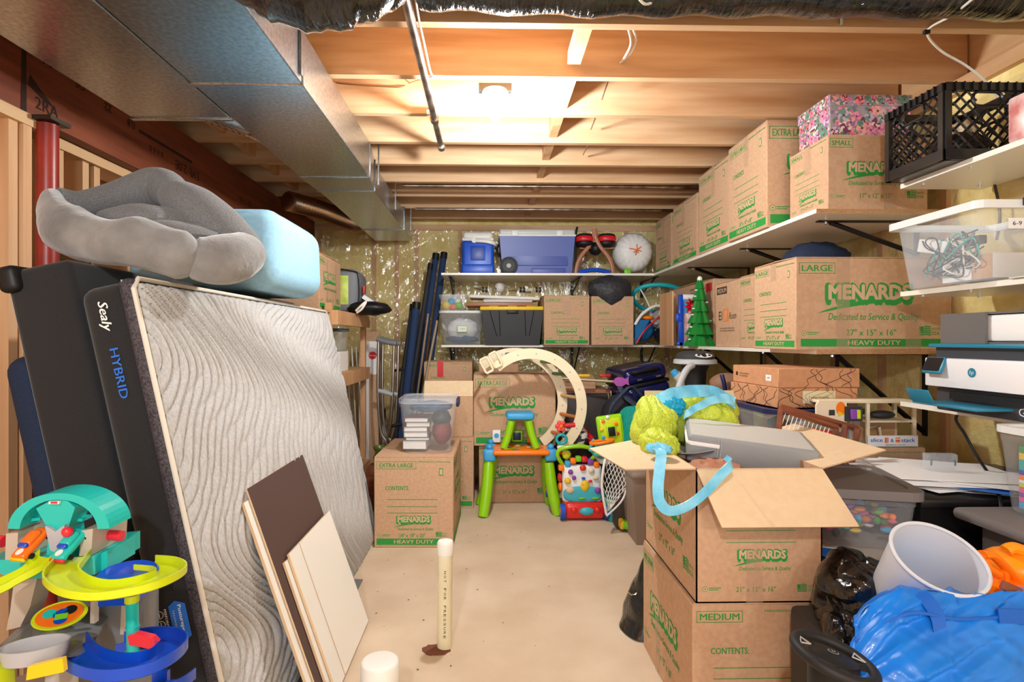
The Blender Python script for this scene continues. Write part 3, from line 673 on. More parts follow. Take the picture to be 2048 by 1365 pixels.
m = MB(); m.box((.75, .637, -.062), (1.5, 1.27, .115), 'navy_fabric', r=.05, seg=5); m.build('padded_panel', HB)
m = MB(); m.bb(-.004, 1.5, 1.0, 1.008, -.11, -.11+.001, 'navy_fabric'); 
# grey pet bed
mat('plush', (150,147,144), .95, c2=(112,109,107), ns=9, det=6, lo=.3, hi=.7, bump=.35, bs=40, bdist=.01, sheen=.6)
mat('waffle', (126,124,124), .95, c2=(104,102,102), ns=260, det=1, bump=.5, bs=260, bdist=.003, sheen=.2)
def noisy(m, a, sc_=6, seed=0):
    m.v = [v+Vector((noise.noise(v*sc_+Vector((seed,0,0))), noise.noise(v*sc_+Vector((0,seed+7,0))), noise.noise(v*sc_+Vector((0,3,seed)))))*a for v in m.v]
PB = thing('pet_bed', 'crumpled grey plush pet bed lying on top of the mattresses', 'pet bed', (-1.1, 1.85, 1.42))
m = MB()
pp = [P(106,392,1.86),P(112,425,1.80),P(140,458,1.74),P(200,482,1.70),P(270,488,1.68),P(340,505,1.68),P(400,522,1.70)]
m.tube(smooth_path(pp, 8), [(.028+.046*min(1, i/16))*(min(1,(48-i)/5+.05))**.5 for i in range(49)], 'plush', 26, flat=1.0); noisy(m, .016, 8); m.build('front_bolster', PB, 'smooth velvety front bolster', world=True)
m = MB(); pp = [P(372,515,1.70),P(420,522,1.73),P(470,515,1.80),P(508,498,1.9)]
m.tube(smooth_path(pp, 8), [(.06+.014*math.sin(i/24*3.1))*min(1,i/4+.05,(24-i)/4+.1)**.5 for i in range(25)], 'plush', 24); noisy(m, .012, 9, 3); m.build('end_bolster', PB, world=True)
m = MB(); pp = [P(112,400,1.86),P(160,412,1.92),P(220,402,2.0),P(280,388,2.05),P(325,378,2.05),P(352,392,2.0)]
m.tube(smooth_path(pp, 8), [.04+.03*math.sin(i/40*2.6) for i in range(41)], 'waffle', 24); noisy(m, .014, 7, 5); m.build('rear_bolster', PB, world=True)
m = MB(); pp = [P(342,385,1.98),P(375,410,1.94),P(420,448,1.92),P(465,482,1.92),P(505,506,1.94)]
m.tube(smooth_path(pp, 8), [.05+.035*math.sin(i/32*3.1) for i in range(33)], 'waffle', 24); noisy(m, .01, 7, 8); m.build('side_bolster', PB, world=True)
m = MB(); m.ell(P(300,450,1.88), (.15,.14,.062), 'waffle', n=.1, nsc=2); m.build('seat_cushion', PB, world=True)
m = MB(); m.ell(P(270,475,1.84), (.28,.12,.06), 'waffle', n=.05, nsc=2); m.build('bed_base', PB, world=True)
# light blue ottoman
mat('blue_fabric', (156,200,222), .9, c2=(146,190,214), ns=60, bump=.12, bs=60, bdist=.004)
OT = thing('ottoman', 'light blue soft cube ottoman resting on the mattress behind pet bed', 'ottoman', (-1.17, 2.62, 1.41))
m = MB(); m.box((0, 0, .17), (.63, .64, .34), 'blue_fabric', r=.085, seg=7); noisy(m, .008, 6); m.build('cushion_body', OT)
m = MB(); pw_ = lambda c: math.copysign(abs(c)**.3, c); q = [(.285*pw_(math.cos(t/40*2*math.pi)), .29*pw_(math.sin(t/40*2*math.pi))) for t in range(40)]
m.tube([(x, y, .316) for x, y in q], .005, 'blue_fabric', 6, closed=True); m.build('seam_piping', OT)
# leaning panels
mat('brown_panel', (86,66,62), .6); mat('panel_edge', (214,180,140), .8)
def lean(y0, y1, xb, hh, off, th, mt, nm, lab, cat='board', groove=None, sh=0):
    v_ = Vector((-.262,0,.70)).normalized(); n_ = Vector((0,1,0)).cross(v_); o = Vector((xb+.012, y0, .004))+n_*off
    B_ = thing(nm, lab, cat); B_.matrix_basis = frame(o, (0,1,0), v_)
    m = MB(); W_ = y1-y0
    m.add([(0,0,0),(W_,0,0),(W_+sh,hh,0),(sh,hh,0),(0,0,th),(W_,0,th),(W_+sh,hh,th),(sh,hh,th)], [(3,2,1,0),(0,1,5,4),(1,2,6,5),(2,3,7,6),(3,0,4,7)], 'panel_edge')
    m.add([(0,0,th),(W_,0,th),(W_+sh,hh,th),(sh,hh,th)], [(0,1,2,3)], mt); m.build('panel', B_)
    if groove: m = MB(); m.add([(groove,0,th+.0004),(groove+.006,0,th+.0004),(groove+sh+.006,hh,th+.0004),(groove+sh,hh,th+.0004)], [(0,1,2,3)], 'panel_edge'); m.build('groove_strip', B_)
lean(1.775, 2.30, -.535, .72, -.016, .009, 'pvc_white', 'leaning_board', 'white board at back of the leaning panels, mostly covered by brown one', sh=.04)
lean(1.81, 2.36, -.535, .755, -.004, .005, 'brown_panel', 'leaning_board', 'dark brown hardboard panel leaning between the white boards', sh=.04)
lean(1.86, 2.33, -.535, .475, .003, .008, 'pvc_white', 'leaning_board', 'white panel second from the front, only its left edge showing', sh=.03)
lean(1.89, 2.38, -.535, .49, .013, .008, 'pvc_white', 'leaning_board', 'front white grooved panel leaning over the brown board', groove=.1, sh=.03)
m = MB(); m.bb(-1.2, -.56, 1.3, 2.28, .0, .004, 'mesh_band'); m.build('rug_scrap', label='dark grey carpet piece lying under the mattress', cat='rug')
m = MB(); p = PZ(708,1172,0); m.bb(p.x-.05, p.x+.03, p.y-.08, p.y+.06, 0.0, .006, 'gray'); noisy(m, .002); m.build('carpet_offcut', label='small grey carpet offcut on the floor by the brown panel', cat='rug')
# pipes from the slab
p = P(889, 1290, 2.19)
PV = thing('drain_pipe', 'tall capped white pvc pipe standing up from the floor', 'pipe', (p.x, 2.19, 0), rot=(R(-1), R(.4), 0))
m = MB(); m.cyl((0,0,-.01), (0,0,.385), .029, 'pvc', seg=28); 
for i, t in enumerate('NOT FOR PRESSURE'):
    if t != ' ':
        z = .30-i*.0165; m.text(t, frame(Vector((.002,-.0293,z)), (0,0,-1), (1,0,0)), 0, 0, 'dark_ink', h=.009, w=.011)
m.build('pipe_run', PV, 'yellowed pipe with vertical print')
m = MB(); m.lathe([(.031,.36),(.0325,.362),(.0325,.405),(.028,.413),(.015,.416),(.0001,.416)], 'pvc_white', 28); m.build('end_cap', PV, 'white domed cap')
m = MB(); m.ell((-.03,-.02,.0), (.055,.04,.004), 'grit', n=.3); m.build('dirt_patch', PV)
p = P(760, 1318, 1.72); PV = thing('drain_pipe', 'short wide white capped pipe at the bottom edge of the photo', 'pipe', (p.x, 1.72, 0))
m = MB(); m.cyl((0,0,0), (0,0,.19), .052, 'pvc_white', seg=32); m.build('pipe_run', PV)
m = MB(); m.lathe([(.057,.12),(.058,.122),(.058,.212),(.054,.219),(.048,.221),(.0001,.221)], 'pvc_white', 36); m.build('end_cap', PV)
# ---------------------------------------------------------------- toy garage
GY = 1.25
TG = thing('toy_garage', 'teal and lime plastic toy car garage tower at bottom left', 'toy', (P(130,1000,GY).x, GY+.1, 0))
for n_, c_ in (('t_teal',(30,190,180)),('t_lime',(206,222,24)),('t_blue',(16,74,196)),('t_red',(226,40,60)),('t_gray',(120,120,122)),('t_beige',(190,176,160)),('t_yellow',(238,196,20)),('t_lgray',(176,176,180)),('t_orange',(240,112,24))):
    mat(n_, c_, .28, coat=.25)
def gp(px, py, d=0): return P(px, py, GY+d)
def poly(pts, d0, th, mt, nm, lab=None, parent=TG, smooth=False):   # outline in the plane y=GY+d0, thickness th
    m = MB(); q = [gp(x, y, d0) for x, y in pts]
    m.prism([(a.x, a.z) for a in q], th, mt, Matrix(((1,0,0,0),(0,0,1,GY+d0),(0,1,0,0),(0,0,0,1))), smooth)
    m.f = [f[::-1] for f in m.f]
    return m.build(nm, parent, lab, world=True)
def channel(path, w_, wh, mt, nm, lab=None, parent=TG, n=7, th=.003, tilt=0):
    pts = smooth_path(path, n); N = len(pts); m = MB()
    def fn(u, v):
        i = min(int(round(u*(N-1))), N-1); d = (pts[min(i+1,N-1)]-pts[max(i-1,0)]); d.z = 0; d.normalize(); s = Vector((d.y, -d.x, 0))
        prof = [(-.5, wh),(-.5, .003),(-.44, 0),(-.15,0),(.15,0),(.44, 0),(.5, .003),(.5, wh)]; a, b = prof[int(round(v*7))]
        return pts[i]+s*a*w_+Vector((0,0,b))
    m.grid(fn, N, 8, mt, th=th); return m.build(nm, parent, lab, world=True)
def ringp(cx, cy, rx, ry, th, a0, a1, n=24):
    o = [(cx+rx*math.cos(R(a0+(a1-a0)*i/n)), cy-ry*math.sin(R(a0+(a1-a0)*i/n))) for i in range(n+1)]
    i_ = [(cx+(rx-th)*math.cos(R(a0+(a1-a0)*i/n)), cy-(ry-th*.55)*math.sin(R(a0+(a1-a0)*i/n))) for i in range(n+1)]
    return o+i_[::-1]
poly(ringp(117,1062,102,75,24,3,177), 0, .075, 't_teal', 'roof_arch')
poly([(72,1018),(100,1002),(118,999),(136,1003),(150,1016),(135,1060),(143,1120),(92,1120),(98,1062)], .005, .05, 't_teal', 'center_shield')
poly([(90,1053),(100,1057),(110,1064),(120,1057),(129,1051),(124,1100),(112,1107),(100,1101)], -.004, .008, 't_lgray', 'chevron_plate')
poly([(97,1004),(118,1003),(118,1009),(97,1009)], -.003, .006, 'white', 'name_plate'); poly([(101,1004.5),(114,1004),(114,1008),(101,1008)], -.0045, .002, 't_red', 'name_plate_text')
for i in range(5):
    pass
poly([(40,1040),(80,1036),(80,1042),(40,1046)], .03, .03, 't_teal', 'cross_bar'); poly([(140,1038),(165,1038),(165,1044),(140,1044)], .03, .03, 't_teal', 'cross_bar')
poly([(12,1068),(36,1066),(34,1120),(10,1121)], .0, .11, 't_beige', 'tower_post'); poly([(163,1062),(186,1058),(182,1112),(158,1113)], .0, .12, 't_beige', 'tower_post')
poly([(-30,1120),(34,1121),(60,1112),(150,1116),(190,1112),(190,1150),(75,1158),(30,1160),(-30,1135)], .0, .16, 't_teal', 'deck')
m = MB(); a = gp(190,1114,0); b = gp(232,1092,.05)
m.prism([(a.x, a.z),(b.x, b.z+.0),(b.x,b.z-.045),(a.x,a.z-.045)], .10, 't_teal', Matrix(((1,0,0,0),(0,0,1,GY+.02),(0,1,0,0),(0,0,0,1)))); m.f=[f[::-1] for f in m.f]; m.build('side_shelf', TG, world=True)
m = MB(); m.tube([gp(197,1071,.08),gp(215,1070,.06),gp(235,1072,.05),gp(245,1073,.05)], .012, 't_red', 14); m.build('push_handle', TG, 'red push handle at right', world=True)
m = MB(); m.tube([gp(-25,1084,.06),gp(-5,1083,.05),gp(8,1084,.05)], .013, 't_red', 14); m.build('push_handle', TG, 'red push handle at left', world=True)
poly([(192,1014),(224,1012),(212,1034),(200,1030)], .09, .02, 't_yellow', 'launch_flag')
def toycar(cx, cy, col, col2, lab, nm='toy_car'):
    c = gp(cx, cy, -.01); CAR = thing(nm, lab, 'toy car', tuple(c)); CAR.rotation_euler = (R(36), 0, R(-12))
    m = MB(); m.box((0,0,.008),(.034,.075,.016),col,r=.006,seg=3); m.box((0,.006,.02),(.026,.036,.014),col,r=.006,seg=3); m.build('car_body', CAR)
    m = MB(); m.box((0,-.012,.0215),(.022,.012,.008),'t_blue',r=.002,seg=1); m.build('windshield', CAR)
    m = MB(); m.box((0,-.0385,.006),(.036,.006,.01),col2,r=.002,seg=1); m.build('bumper', CAR)
    for sx in (-1,1):
        for sy in (-1,1): m = MB(); m.cyl((sx*.013,sy*.024,.0),(sx*.0195,sy*.024,.0),.006,'black',seg=14); m.build('wheel', CAR)
    m = MB(); m.disc(Matrix(), 0, -.026, .008, 'white', .0168, 14); m.build('door_badge', CAR)
    return CAR
toycar(68,1092,'t_orange','t_yellow','orange toy race car on the left ramp of the toy garage')
CAR = toycar(145,1094,'t_teal','t_red','teal toy car with red figure on the garage ramp right of the shield'); m = MB(); m.ell((0,.012,.036),(.011,.011,.012),'t_red'); m.build('driver_head', CAR)
channel([gp(95,1118,-.02),gp(60,1148,-.05),gp(20,1172,-.07),gp(-20,1190,-.09)], .055, .018, 't_lime', 'ramp_track', 'lime ramp running off to the left')
c0 = [gp(150,1118,-.01),gp(134,1138,-.05),gp(122,1160,-.09),gp(150,1182,-.13),gp(200,1191,-.14),gp(260,1184,-.13),gp(310,1170,-.1),gp(342,1152,-.04),gp(330,1140,.02),gp(290,1136,.04)]
channel(c0, .06, .018, 't_lime', 'spiral_track', 'lime curved track looping right')
m = MB(); c = gp(257,1160,.0); m.lathe([(.0001,0),(.058,0),(.062,.004),(.062,.016),(.058,.02),(.05,.018),(.0001,.014)], 't_blue', 36, T(*c) @ RX(8), 1.0, .8); m.build('spinner_disc', TG, world=True)
poly([(196,1192),(275,1186),(272,1206),(250,1212),(196,1214)], .0, .09, 't_blue', 'lower_block')
m = MB(); m.cyl(gp(264,1192,-.0), gp(267,1345,-.0), .0125, 't_teal'); m.cyl(gp(265,1252,0), gp(265.3,1256,0), .0138, 't_teal'); m.cyl(gp(265,1300,0), gp(265.3,1304,0), .0148, 't_teal'); m.build('column', TG, world=True)
m = MB(); m.cyl(gp(264,1190,0), gp(264,1204,0), .0145, 't_lime'); m.build('column_collar', TG, world=True)
poly([(255,1273),(270,1269),(303,1277),(313,1288),(305,1301),(272,1293),(258,1292)], -.018, .016, 't_red', 'flag_lever')
c1 = [gp(140,1300,-.05),gp(165,1330,-.1),gp(215,1348,-.13),gp(275,1345,-.13),gp(325,1325,-.09),gp(345,1302,-.02),gp(325,1290,.03),gp(285,1290,.05),gp(240,1300,.04)]
channel(c1, .06, .026, 't_blue', 'lower_track', 'blue curved lower track')
channel([gp(300,1385,.0),gp(345,1375,.02),gp(365,1362,.06)], .06, .028, 't_blue', 'base_track')
poly([(182,1155),(191,1153),(189,1248),(180,1248)], .05, .014, 't_beige', 'thin_post'); poly([(243,1205),(251,1206),(247,1270),(240,1270)], .08, .014, 't_beige', 'thin_post')
poly([(28,1162),(74,1158),(60,1215),(40,1255),(12,1262),(20,1225)], .03, .05, 't_beige', 'stone_pillar', 'mottled stone-look pillar')
m = MB()
q = [gp(-20,1310,-.12), gp(30,1262,.02), gp(90,1225,.10), gp(160,1196,.22), gp(232,1205,.22), gp(200,1262,.05), gp(182,1302,-.05), gp(130,1312,-.10)]
m.add([tuple(v) for v in q]+[tuple(v-Vector((0,0,.006))) for v in q], [tuple(range(8)), tuple(range(15,7,-1))]+[(i,8+i,8+(i+1)%8,(i+1)%8) for i in range(8)], 't_gray'); m.build('ramp_plate', TG, 'grey ramp surface', world=True)
m = MB(); c = gp(120,1242,.04); F = T(c.x,c.y,c.z+.012) @ RZ(25) @ RX(24)
m.lathe([(.0001,-.004),(.05,-.004),(.052,.0),(.05,.003),(.046,.002),(.0001,.002)], 't_lime', 32, F, 1, .75); m.disc(F, 0, 0, .045, 't_orange', .003, ry=.033)
for a, b, cc in ((0,0,'t_blue'),(.018,.008,'black'),(-.02,.006,'t_teal'),(.004,-.016,'t_blue')): m.disc(F, a, b, .013, cc, .0036, 14)
m.rect(F, -.008,.016,-.016,.0,'green',.0042); m.rect(F,-.002,.012,.003,.014,'t_blue',.0042); m.build('round_sticker', TG, 'round sticker with lime rim', world=True)
m = MB(); c = gp(70,1318,-.12); m.shell([(.052,0),(.058,.03)], 't_lgray', .003, 40, T(c.x,c.y,c.z) @ RZ(20), 1, .6); m.build('parking_bowl', TG, 'grey oval bowl', world=True)
m = MB(); m.bb(gp(-30,0).x, gp(128,0).x, GY-.17, GY-.12, .02, gp(0,1338,-.15).z, 't_lime', r=.01); m.build('base_block', TG, world=True)
poly([(55,1335),(125,1318),(128,1345),(52,1362)], -.165, .01, 't_yellow', 'base_flap')
m = MB(); m.bb(gp(130,0).x, gp(160,0).x, GY-.06, GY+.0, .0, gp(0,1312,-.06).z, 't_beige', r=.006); m.build('tower_leg', TG, world=True)
m = MB(); m.bb(gp(20,0).x, gp(215,0).x, GY+.13, GY+.2, .0, gp(0,1160,.13).z, 't_gray', r=.01); m.build('rear_wall', TG, world=True)
# ================================================================ wooden rack and things at back left
RK = thing('wood_rack', 'rough pine storage rack behind the far end of the mattress', 'rack', (-1.28, 3.9, 0))
for x in (-1.60, -.985):
    for y in (3.5, 4.46): m = MB(); m.bb(x-.019, x+.019, y-.019, y+.019, 0, 1.395 if y > 4 else 1.43, 'rack_wood'); m.build('post', RK, world=True)
for z in (1.38, .98, .25):
    m = MB(); m.bb(-1.62, -.97, 3.45, 4.5, z-.012, z+.006, 'osb'); m.build('deck', RK, world=True)
    m = MB(); m.bb(-.968, -.93, 3.5, 4.46, z-.085, z+.005, 'rack_wood'); m.build('side_rail', RK, world=True)
car('carton with packing tape strips on top of the pine rack', -1.41, .38, 3.45, .5, 1.388, .345, faces=(('right','side'),), size='SMALL', dims=D17, tape=(('right',.35,.1,.95,.03),('right',.75,.1,.95,.03)))
mat('quilt_gray', (120,122,128), .8, bump=.5, bs=30, bdist=.01); mat('lime_fabric', (176,198,70), .6, c2=(206,220,120), ns=14, bump=.4, bs=25, bdist=.01)
BG = thing('comforter_bag', 'grey comforter in a zip bag with bright lime panel on the rack', 'bag', (-1.10, 4.22, 1.39))
m = MB(); m.box((0,0,.165),(.33,.3,.32),'quilt_gray',r=.06,seg=5); noisy(m,.014,9); m.build('bag_body', BG)
m = MB(); m.box((.02,-.146,.17),(.15,.012,.21),'lime_fabric',r=.004); m.build('lime_panel', BG)
m = MB(); m.tube(smooth_path([(.155,-.13,.3),(.165,-.12,.2),(.165,-.12,.1),(.15,-.13,.02)],6), .005, 'black', 6); m.tube(smooth_path([(-.15,-.15,.3),(0,-.155,.325),(.155,-.13,.3)],6), .005, 'black', 6); m.build('zip_edge', BG)
m = MB(); m.box((.185,-.05,.18),(.012,.03,.06),'red',r=.003); m.build('care_tag', BG)
m = MB(); m.ell(P(722,612,4.1)+Vector((.06,0,-.02)), (.16,.12,.05), 'black', n=.2); m.build('black_pouch', label='flat black bag under the grey comforter bag', cat='bag')
m = MB(); a = P(738,600,4.25); m.box((0,0,0),(.12,.15,.03),'paper',M=T(*a)@RY(35)@RZ(20)); m.box((0,0,0),(.11,.14,.002),'gray_light',M=T(*a)@RY(35)@RZ(20)@T(0,0,.017)); m.build('paper_packet', label='crumpled white paper packet hanging over the rack edge', cat='paper')
m = MB(); m.tube(smooth_path([P(712,622,3.95),P(722,612,3.93),P(732,604,3.94),P(724,618,3.93),P(714,626,3.95)],6), .008, 'cable', 8); m.build('white_strap', label='white cloth strap dangling from the rack top', cat='strap')
def bin_(name, label, c, w_, d, h, body='clear', lid='rim_white', cat='bin', rz=0, lidh=.02, taper=.88, rim=.012, group=None, handles=None, lidlab=None):
    B_ = thing(name, label, cat, c, rz, group); k = .5; m = MB()
    def rr(t, sx, sy, z):
        vs = []; r = .05*min(w_, d)/.3
        for (qx, qy, a) in ((1,1,0),(-1,1,90),(-1,-1,180),(1,-1,270)):
            for j in range(5):
                an = R(a+90*j/4); vs.append((qx*(sx/2-r)+r*math.cos(an), qy*(sy/2-r)+r*math.sin(an), z))
        return vs
    rings = [rr(0, w_*taper-.02, d*taper-.02, .0), rr(0, w_*taper, d*taper, .012), rr(0, w_*.985, d*.985, h-.03), rr(0, w_, d, h-.028), rr(0, w_, d, h)]
    vs = [q for r_ in rings for q in r_]; n = 20; fs = [tuple(range(n))[::-1]]
    for i in range(len(rings)-1):
        for j in range(n): fs.append((i*n+j, i*n+(j+1) % n, (i+1)*n+(j+1) % n, (i+1)*n+j))
    m.add(vs, fs, body, smooth=True); m.build('tub', B_)
    if lid:
        m = MB(); a = rr(0, w_+rim, d+rim, h-.006); b = rr(0, w_+rim, d+rim, h+lidh-.006); c_ = rr(0, w_*.9, d*.9, h+lidh-.006); e = rr(0, w_*.88, d*.88, h+lidh-.012)
        vs = a+b+c_+e; fs = [(i*n+j, i*n+(j+1) % n, (i+1)*n+(j+1) % n, (i+1)*n+j) for i in range(3) for j in range(n)]+[tuple(range(3*n,4*n))]+[tuple(range(n))[::-1]]
        m.add(vs, fs, lid); lo_ = m.build('lid', B_, lidlab)
    if handles:
        for s in (-1,1): m = MB(); m.box((s*(w_/2+.01), 0, h-.01), (.018, d*.45, .05), handles, r=.006); m.build('handle', B_)
    return B_
mat('lid_bluegray', (88,104,124), .4)
p = P(700,690,3.9); bin_('storage_bin', 'small clear bin with blue grey lid inside the pine rack', (-1.05,3.85,.987+.135), .16,.2,.14, lid='lid_bluegray')
m = MB(); m.bb(-1.14,-.98,3.74,3.96,.9865,1.12,'paper'); m.build('paper_stack', label='stack of papers inside the pine rack under the blue grey lidded bin', cat='papers')
for i, (a, b) in enumerate(((688,700),(697,692),(706,694),(713,700))):
    m = MB(); t_ = P(a,b,4.43); q = P(a+6+i*4,905,4.43); t_.y = 4.53; q.y = 4.6; q.z = .01; q.x = t_.x+.03+.015*i; m.tube([q, t_], .018, 'pvc_white', 4, flat=.35); m.build('shelving_upright', label=('white shelving slat in the rack corner, leftmost of the bundle','second white slat from the left in the rack corner bundle','third white slat from the left in the rack corner bundle','rightmost white slat of the rack corner bundle, beside red printed carton')[i], cat='shelving', group='white slats bundled at the back left')
m = MB(); a = P(718,742,4.38); m.box(a,(.09,.02,.02),'red',r=.005); m.build('red_clamp', label='red clamp gripping the bundle of white slats', cat='clamp')
# tall white and red carton
a = P(718,690,4.75); b = P(752,690,4.75)
RB = thing('tall_carton', 'tall white carton with red logo panels standing behind the slats', 'box', (a.x, 4.75, 0))
m = MB(); hh = P(718,683,4.75).z; w1 = b.x-a.x; m.bb(0, w1*.58, 0, .18, 0, hh, 'paper'); m.bb(w1*.58, w1+.02, .0, .18, 0, hh, 'kraft')
F = frame(Vector((0,-.0005,0)),(1,0,0),(0,0,1)); m.rect(F, w1*.6, w1+.02, hh-.28, hh, 'paper')
m.disc(F, w1*.8, hh-.12, .035, 'red', .001, 8); m.text('Rubbermaid', F, w1*.8, hh-.12, 'white', w=.05, h=.012, z=.0018)
m.rect(F, w1*.2, w1*.28, hh-.2, hh-.06, 'red', .001); m.text('HOMEFREE', F, w1*.25, hh-.42, 'gray', w=.2, h=.02, z=.001, rot=-90); m.build('carton_body', RB)
m = MB(); m.bb(0, w1*.9, .0, .003, 0, .09, 'kraft', M=T(0,.17,hh)@RX(-20)); m.build('top_flap', RB)
# crutches
mat('alu', (206,204,200), .25, 1)
def crutch(px, dy, label):
    Y = 4.55+dy; a = lambda x, y: P(x, y, Y)
    C_ = thing('crutch', label, 'crutch', tuple(P(px+10, 905, Y)))
    L1 = [a(px,682), a(px-1,790), a(px+4,860), a(px+16,885), a(px+18,900)]; L2 = [a(px+31,688), a(px+28,790), a(px+24,850), a(px+17,880), a(px+18,900)]
    for q in (L1, L2): m = MB(); m.tube(smooth_path(q, 5), .011, 'alu', 10); m.build('tube', C_, world=True)
    m = MB(); q0 = a(px+18,898); m.tube([q0, Vector((q0.x+.01, q0.y, .02))], .012, 'alu', 10); m.build('lower_tube', C_, world=True); m = MB(); m.cyl((q0.x+.01,q0.y,.0),(q0.x+.01,q0.y,.035),.02,'rubber'); m.build('rubber_tip', C_, world=True)
    m = MB(); m.tube(smooth_path([a(px-4,678), a(px+12,683), a(px+36,688)], 5), .022, 'gray', 14); m.build('underarm_pad', C_, 'grey foam underarm pad', world=True)
    m = MB(); m.tube([a(px, 782), a(px+29, 790)], .018, 'gray_light', 12); m.build('hand_grip', C_, world=True)
crutch(757, 0, 'left aluminium crutch of the pair behind the mattress end'); crutch(766, .09, 'right aluminium crutch standing close behind the other')
mat('fur_dark', (52,44,42), .95, bump=1, bs=60, bdist=.02); mat('canvas', (206,196,180), .9, bump=.3, bs=20)
m = MB(); m.ell(P(756,850,5.06), (.088,.07,.2), 'canvas', n=.15); m.build('canvas_sack', label='pale canvas sack with dark furry opening behind the crutches', cat='sack')
SK = COL.objects[-1]; m = MB(); m.ell(P(757,828,4.97), (.064,.05,.11), 'fur_dark', n=.25, nsc=5, rings=16); m.build('fur_lining', SK, world=True)
m = MB(); p = P(759,908,4.0); m.lathe([(.02,0),(.042,.02),(.048,.06),(.036,.085),(.034,.1),(.044,.115),(.05,.13),(.046,.14),(.03,.12),(.028,.08),(.0001,.03)], 'vase', 28) if 'vase' in MATS else (mat('vase', (86,100,40), .25, coat=.5), m.lathe([(.02,0),(.042,.02),(.048,.06),(.036,.085),(.034,.1),(.044,.115),(.05,.13),(.046,.14),(.03,.12),(.028,.08),(.0001,.03)], 'vase', 28))
m.v = [v+Vector((p.x, 4.02, .30)) for v in m.v]; m.build('vase', label='olive green glazed vase beside the extra large carton', cat='vase')
m = MB(); m.bb(p.x-.08, p.x+.06, 3.93, 4.12, 0, .299, 'dark_wood'); m.build('wooden_crate', label='low dark wood block under the green vase', cat='crate')
# long blue and dark folded canopy legs and slats leaning at the back wall
mat('denim', (38,60,98), .85, bump=.3, bs=80); mat('dark_sleeve', (44,46,52), .7)
def pole(pt, pb, r, mt, label, cap=None, name='rolled_canopy', cat='roll', Yt=5.28, Yb=5.0, flat=1.0, seg=10, zb=None):
    t_ = P(pt[0], pt[1], Yt); b_ = P(pb[0], pb[1], Yb); b_.z = max(b_.z, r); C_ = thing(name, label, cat, tuple(b_))
    m = MB(); m.tube([b_, b_.lerp(t_, .5), t_], r, mt, seg, flat=flat); sl_ = m.build('sleeve', C_, world=True)
    if cap: m = MB(); d = (t_-b_).normalized(); m.tube([t_-d*.05, t_+d*.012], r*1.12, cap, seg, flat=flat); m.build('end_cap', sl_, world=True); return C_
    return C_
pole((888,508),(838,905), .030,'denim','blue fabric roll leaning highest at right of the bundle','black')
pole((872,510),(818,912), .030,'denim','blue fabric roll second from right in the leaning bundle','black', Yt=5.22, Yb=4.95)
pole((861,530),(803,905), .022,'dark_sleeve','slim dark grey pole left of the blue rolls','black', Yt=5.12, Yb=4.86)
SQ = pole((833,608),(798,915), .034,'denim','short thick blue roll with black square end cap','black', Yt=4.95, Yb=4.75)
pole((826,612),(786,915), .026,'dark_sleeve','dark grey roll beside the short thick blue roll', 'black', Yt=5.0, Yb=4.8)
pole((856,628),(818,915), .026,'slat_wood','pale wooden slat leaning between the blue rolls', name='lumber_strip', cat='lumber', Yt=4.85, Yb=4.72, flat=.35, seg=4)
pole((874,642),(820,920), .034,'birch','wide pale plywood slat leaning in front of the blue rolls', name='lumber_strip', cat='lumber', Yt=4.66, Yb=4.5, flat=.3, seg=4)
m = MB(); a = P(788,742,4.7); b = P(808,738,4.7); m.tube([a,b], .014, 'black', 10); m.build('strap_clip', SQ, world=True)
m = MB(); a = P(782,853,4.6); b = P(804,848,4.6); m.tube([a,b], .014, 'black', 10); m.build('strap_clip', SQ, world=True)
# clear tote of books on the floor carton
TB = bin_('storage_tote', 'clear tote of books and jeans standing on the floor carton', (P(854,890,3.3).x, 3.46, .529), .33, .34, .30, lid='clear_milky', lidh=.03, handles='navy', taper=.86)
def bk(x, y, z, w_, d, h, c, label, spine='paper', rz=0, name='book', group='books in the clear tote', lie=True):
    B_ = thing(name, label, 'book', (x, y, z), rz, group)
    m = MB(); m.box((0,0,h/2),(w_-.006,d-.006,h-.006),'paper'); m.build('pages', B_)
    m = MB(); m.box((0,0,.0015),(w_,d,.003),c); m.box((0,0,h-.0015),(w_,d,.003),c); m.bb(-w_/2,-w_/2+.003,-d/2,d/2,0,h,c); m.build('cover', B_)
    return B_
for n_, c_ in (('bk_a',(150,90,70)),('bk_b',(60,56,54)),('bk_c',(190,186,176)),('bk_d',(120,60,50))): mat(n_, c_, .6)
bx = TB.location.x; zz = .545
for i, (h, c, t) in enumerate(((.05,'bk_c','thick book at the bottom of the stack in clear tote'),(.02,'bk_b','thin book above the thick bottom one in clear tote'),(.03,'bk_c','pale book in the middle of the tote stack'),(.03,'bk_a','brown covered book second from top in the tote stack'),(.025,'bk_c','white topped book above the brown one in the tote'),(.028,'bk_d','topmost reddish book of the stack in the clear tote'))):
    bk(bx-.07+random.uniform(-.006,.006), 3.46, zz, .14, .2, h, c, t, rz=random.uniform(-4,4)); zz += h+.001
mat('jeans', (70,96,130), .9, c2=(48,66,96), ns=20, bump=.4, bs=20); mat('burgundy', (130,44,44), .8)
m = MB(); m.ell((bx+.075,3.46,.56+.08), (.06,.12,.08), 'burgundy', n=.1); m.build('red_cloth', label='dark red cloth at the bottom of the clear tote', cat='cloth')
m = MB(); m.ell((bx+.01,3.46,.79), (.13,.12,.035), 'jeans', n=.2, nsc=4, rings=16); m.build('jeans', label='crumpled blue jeans on top inside the clear tote', cat='clothes')
m = MB(); m.ell((bx+.07,3.46,.72), (.06,.11,.05), 'charcoal', n=.1); m.build('dark_cloth', label='dark grey cloth between jeans and red cloth in tote', cat='cloth')
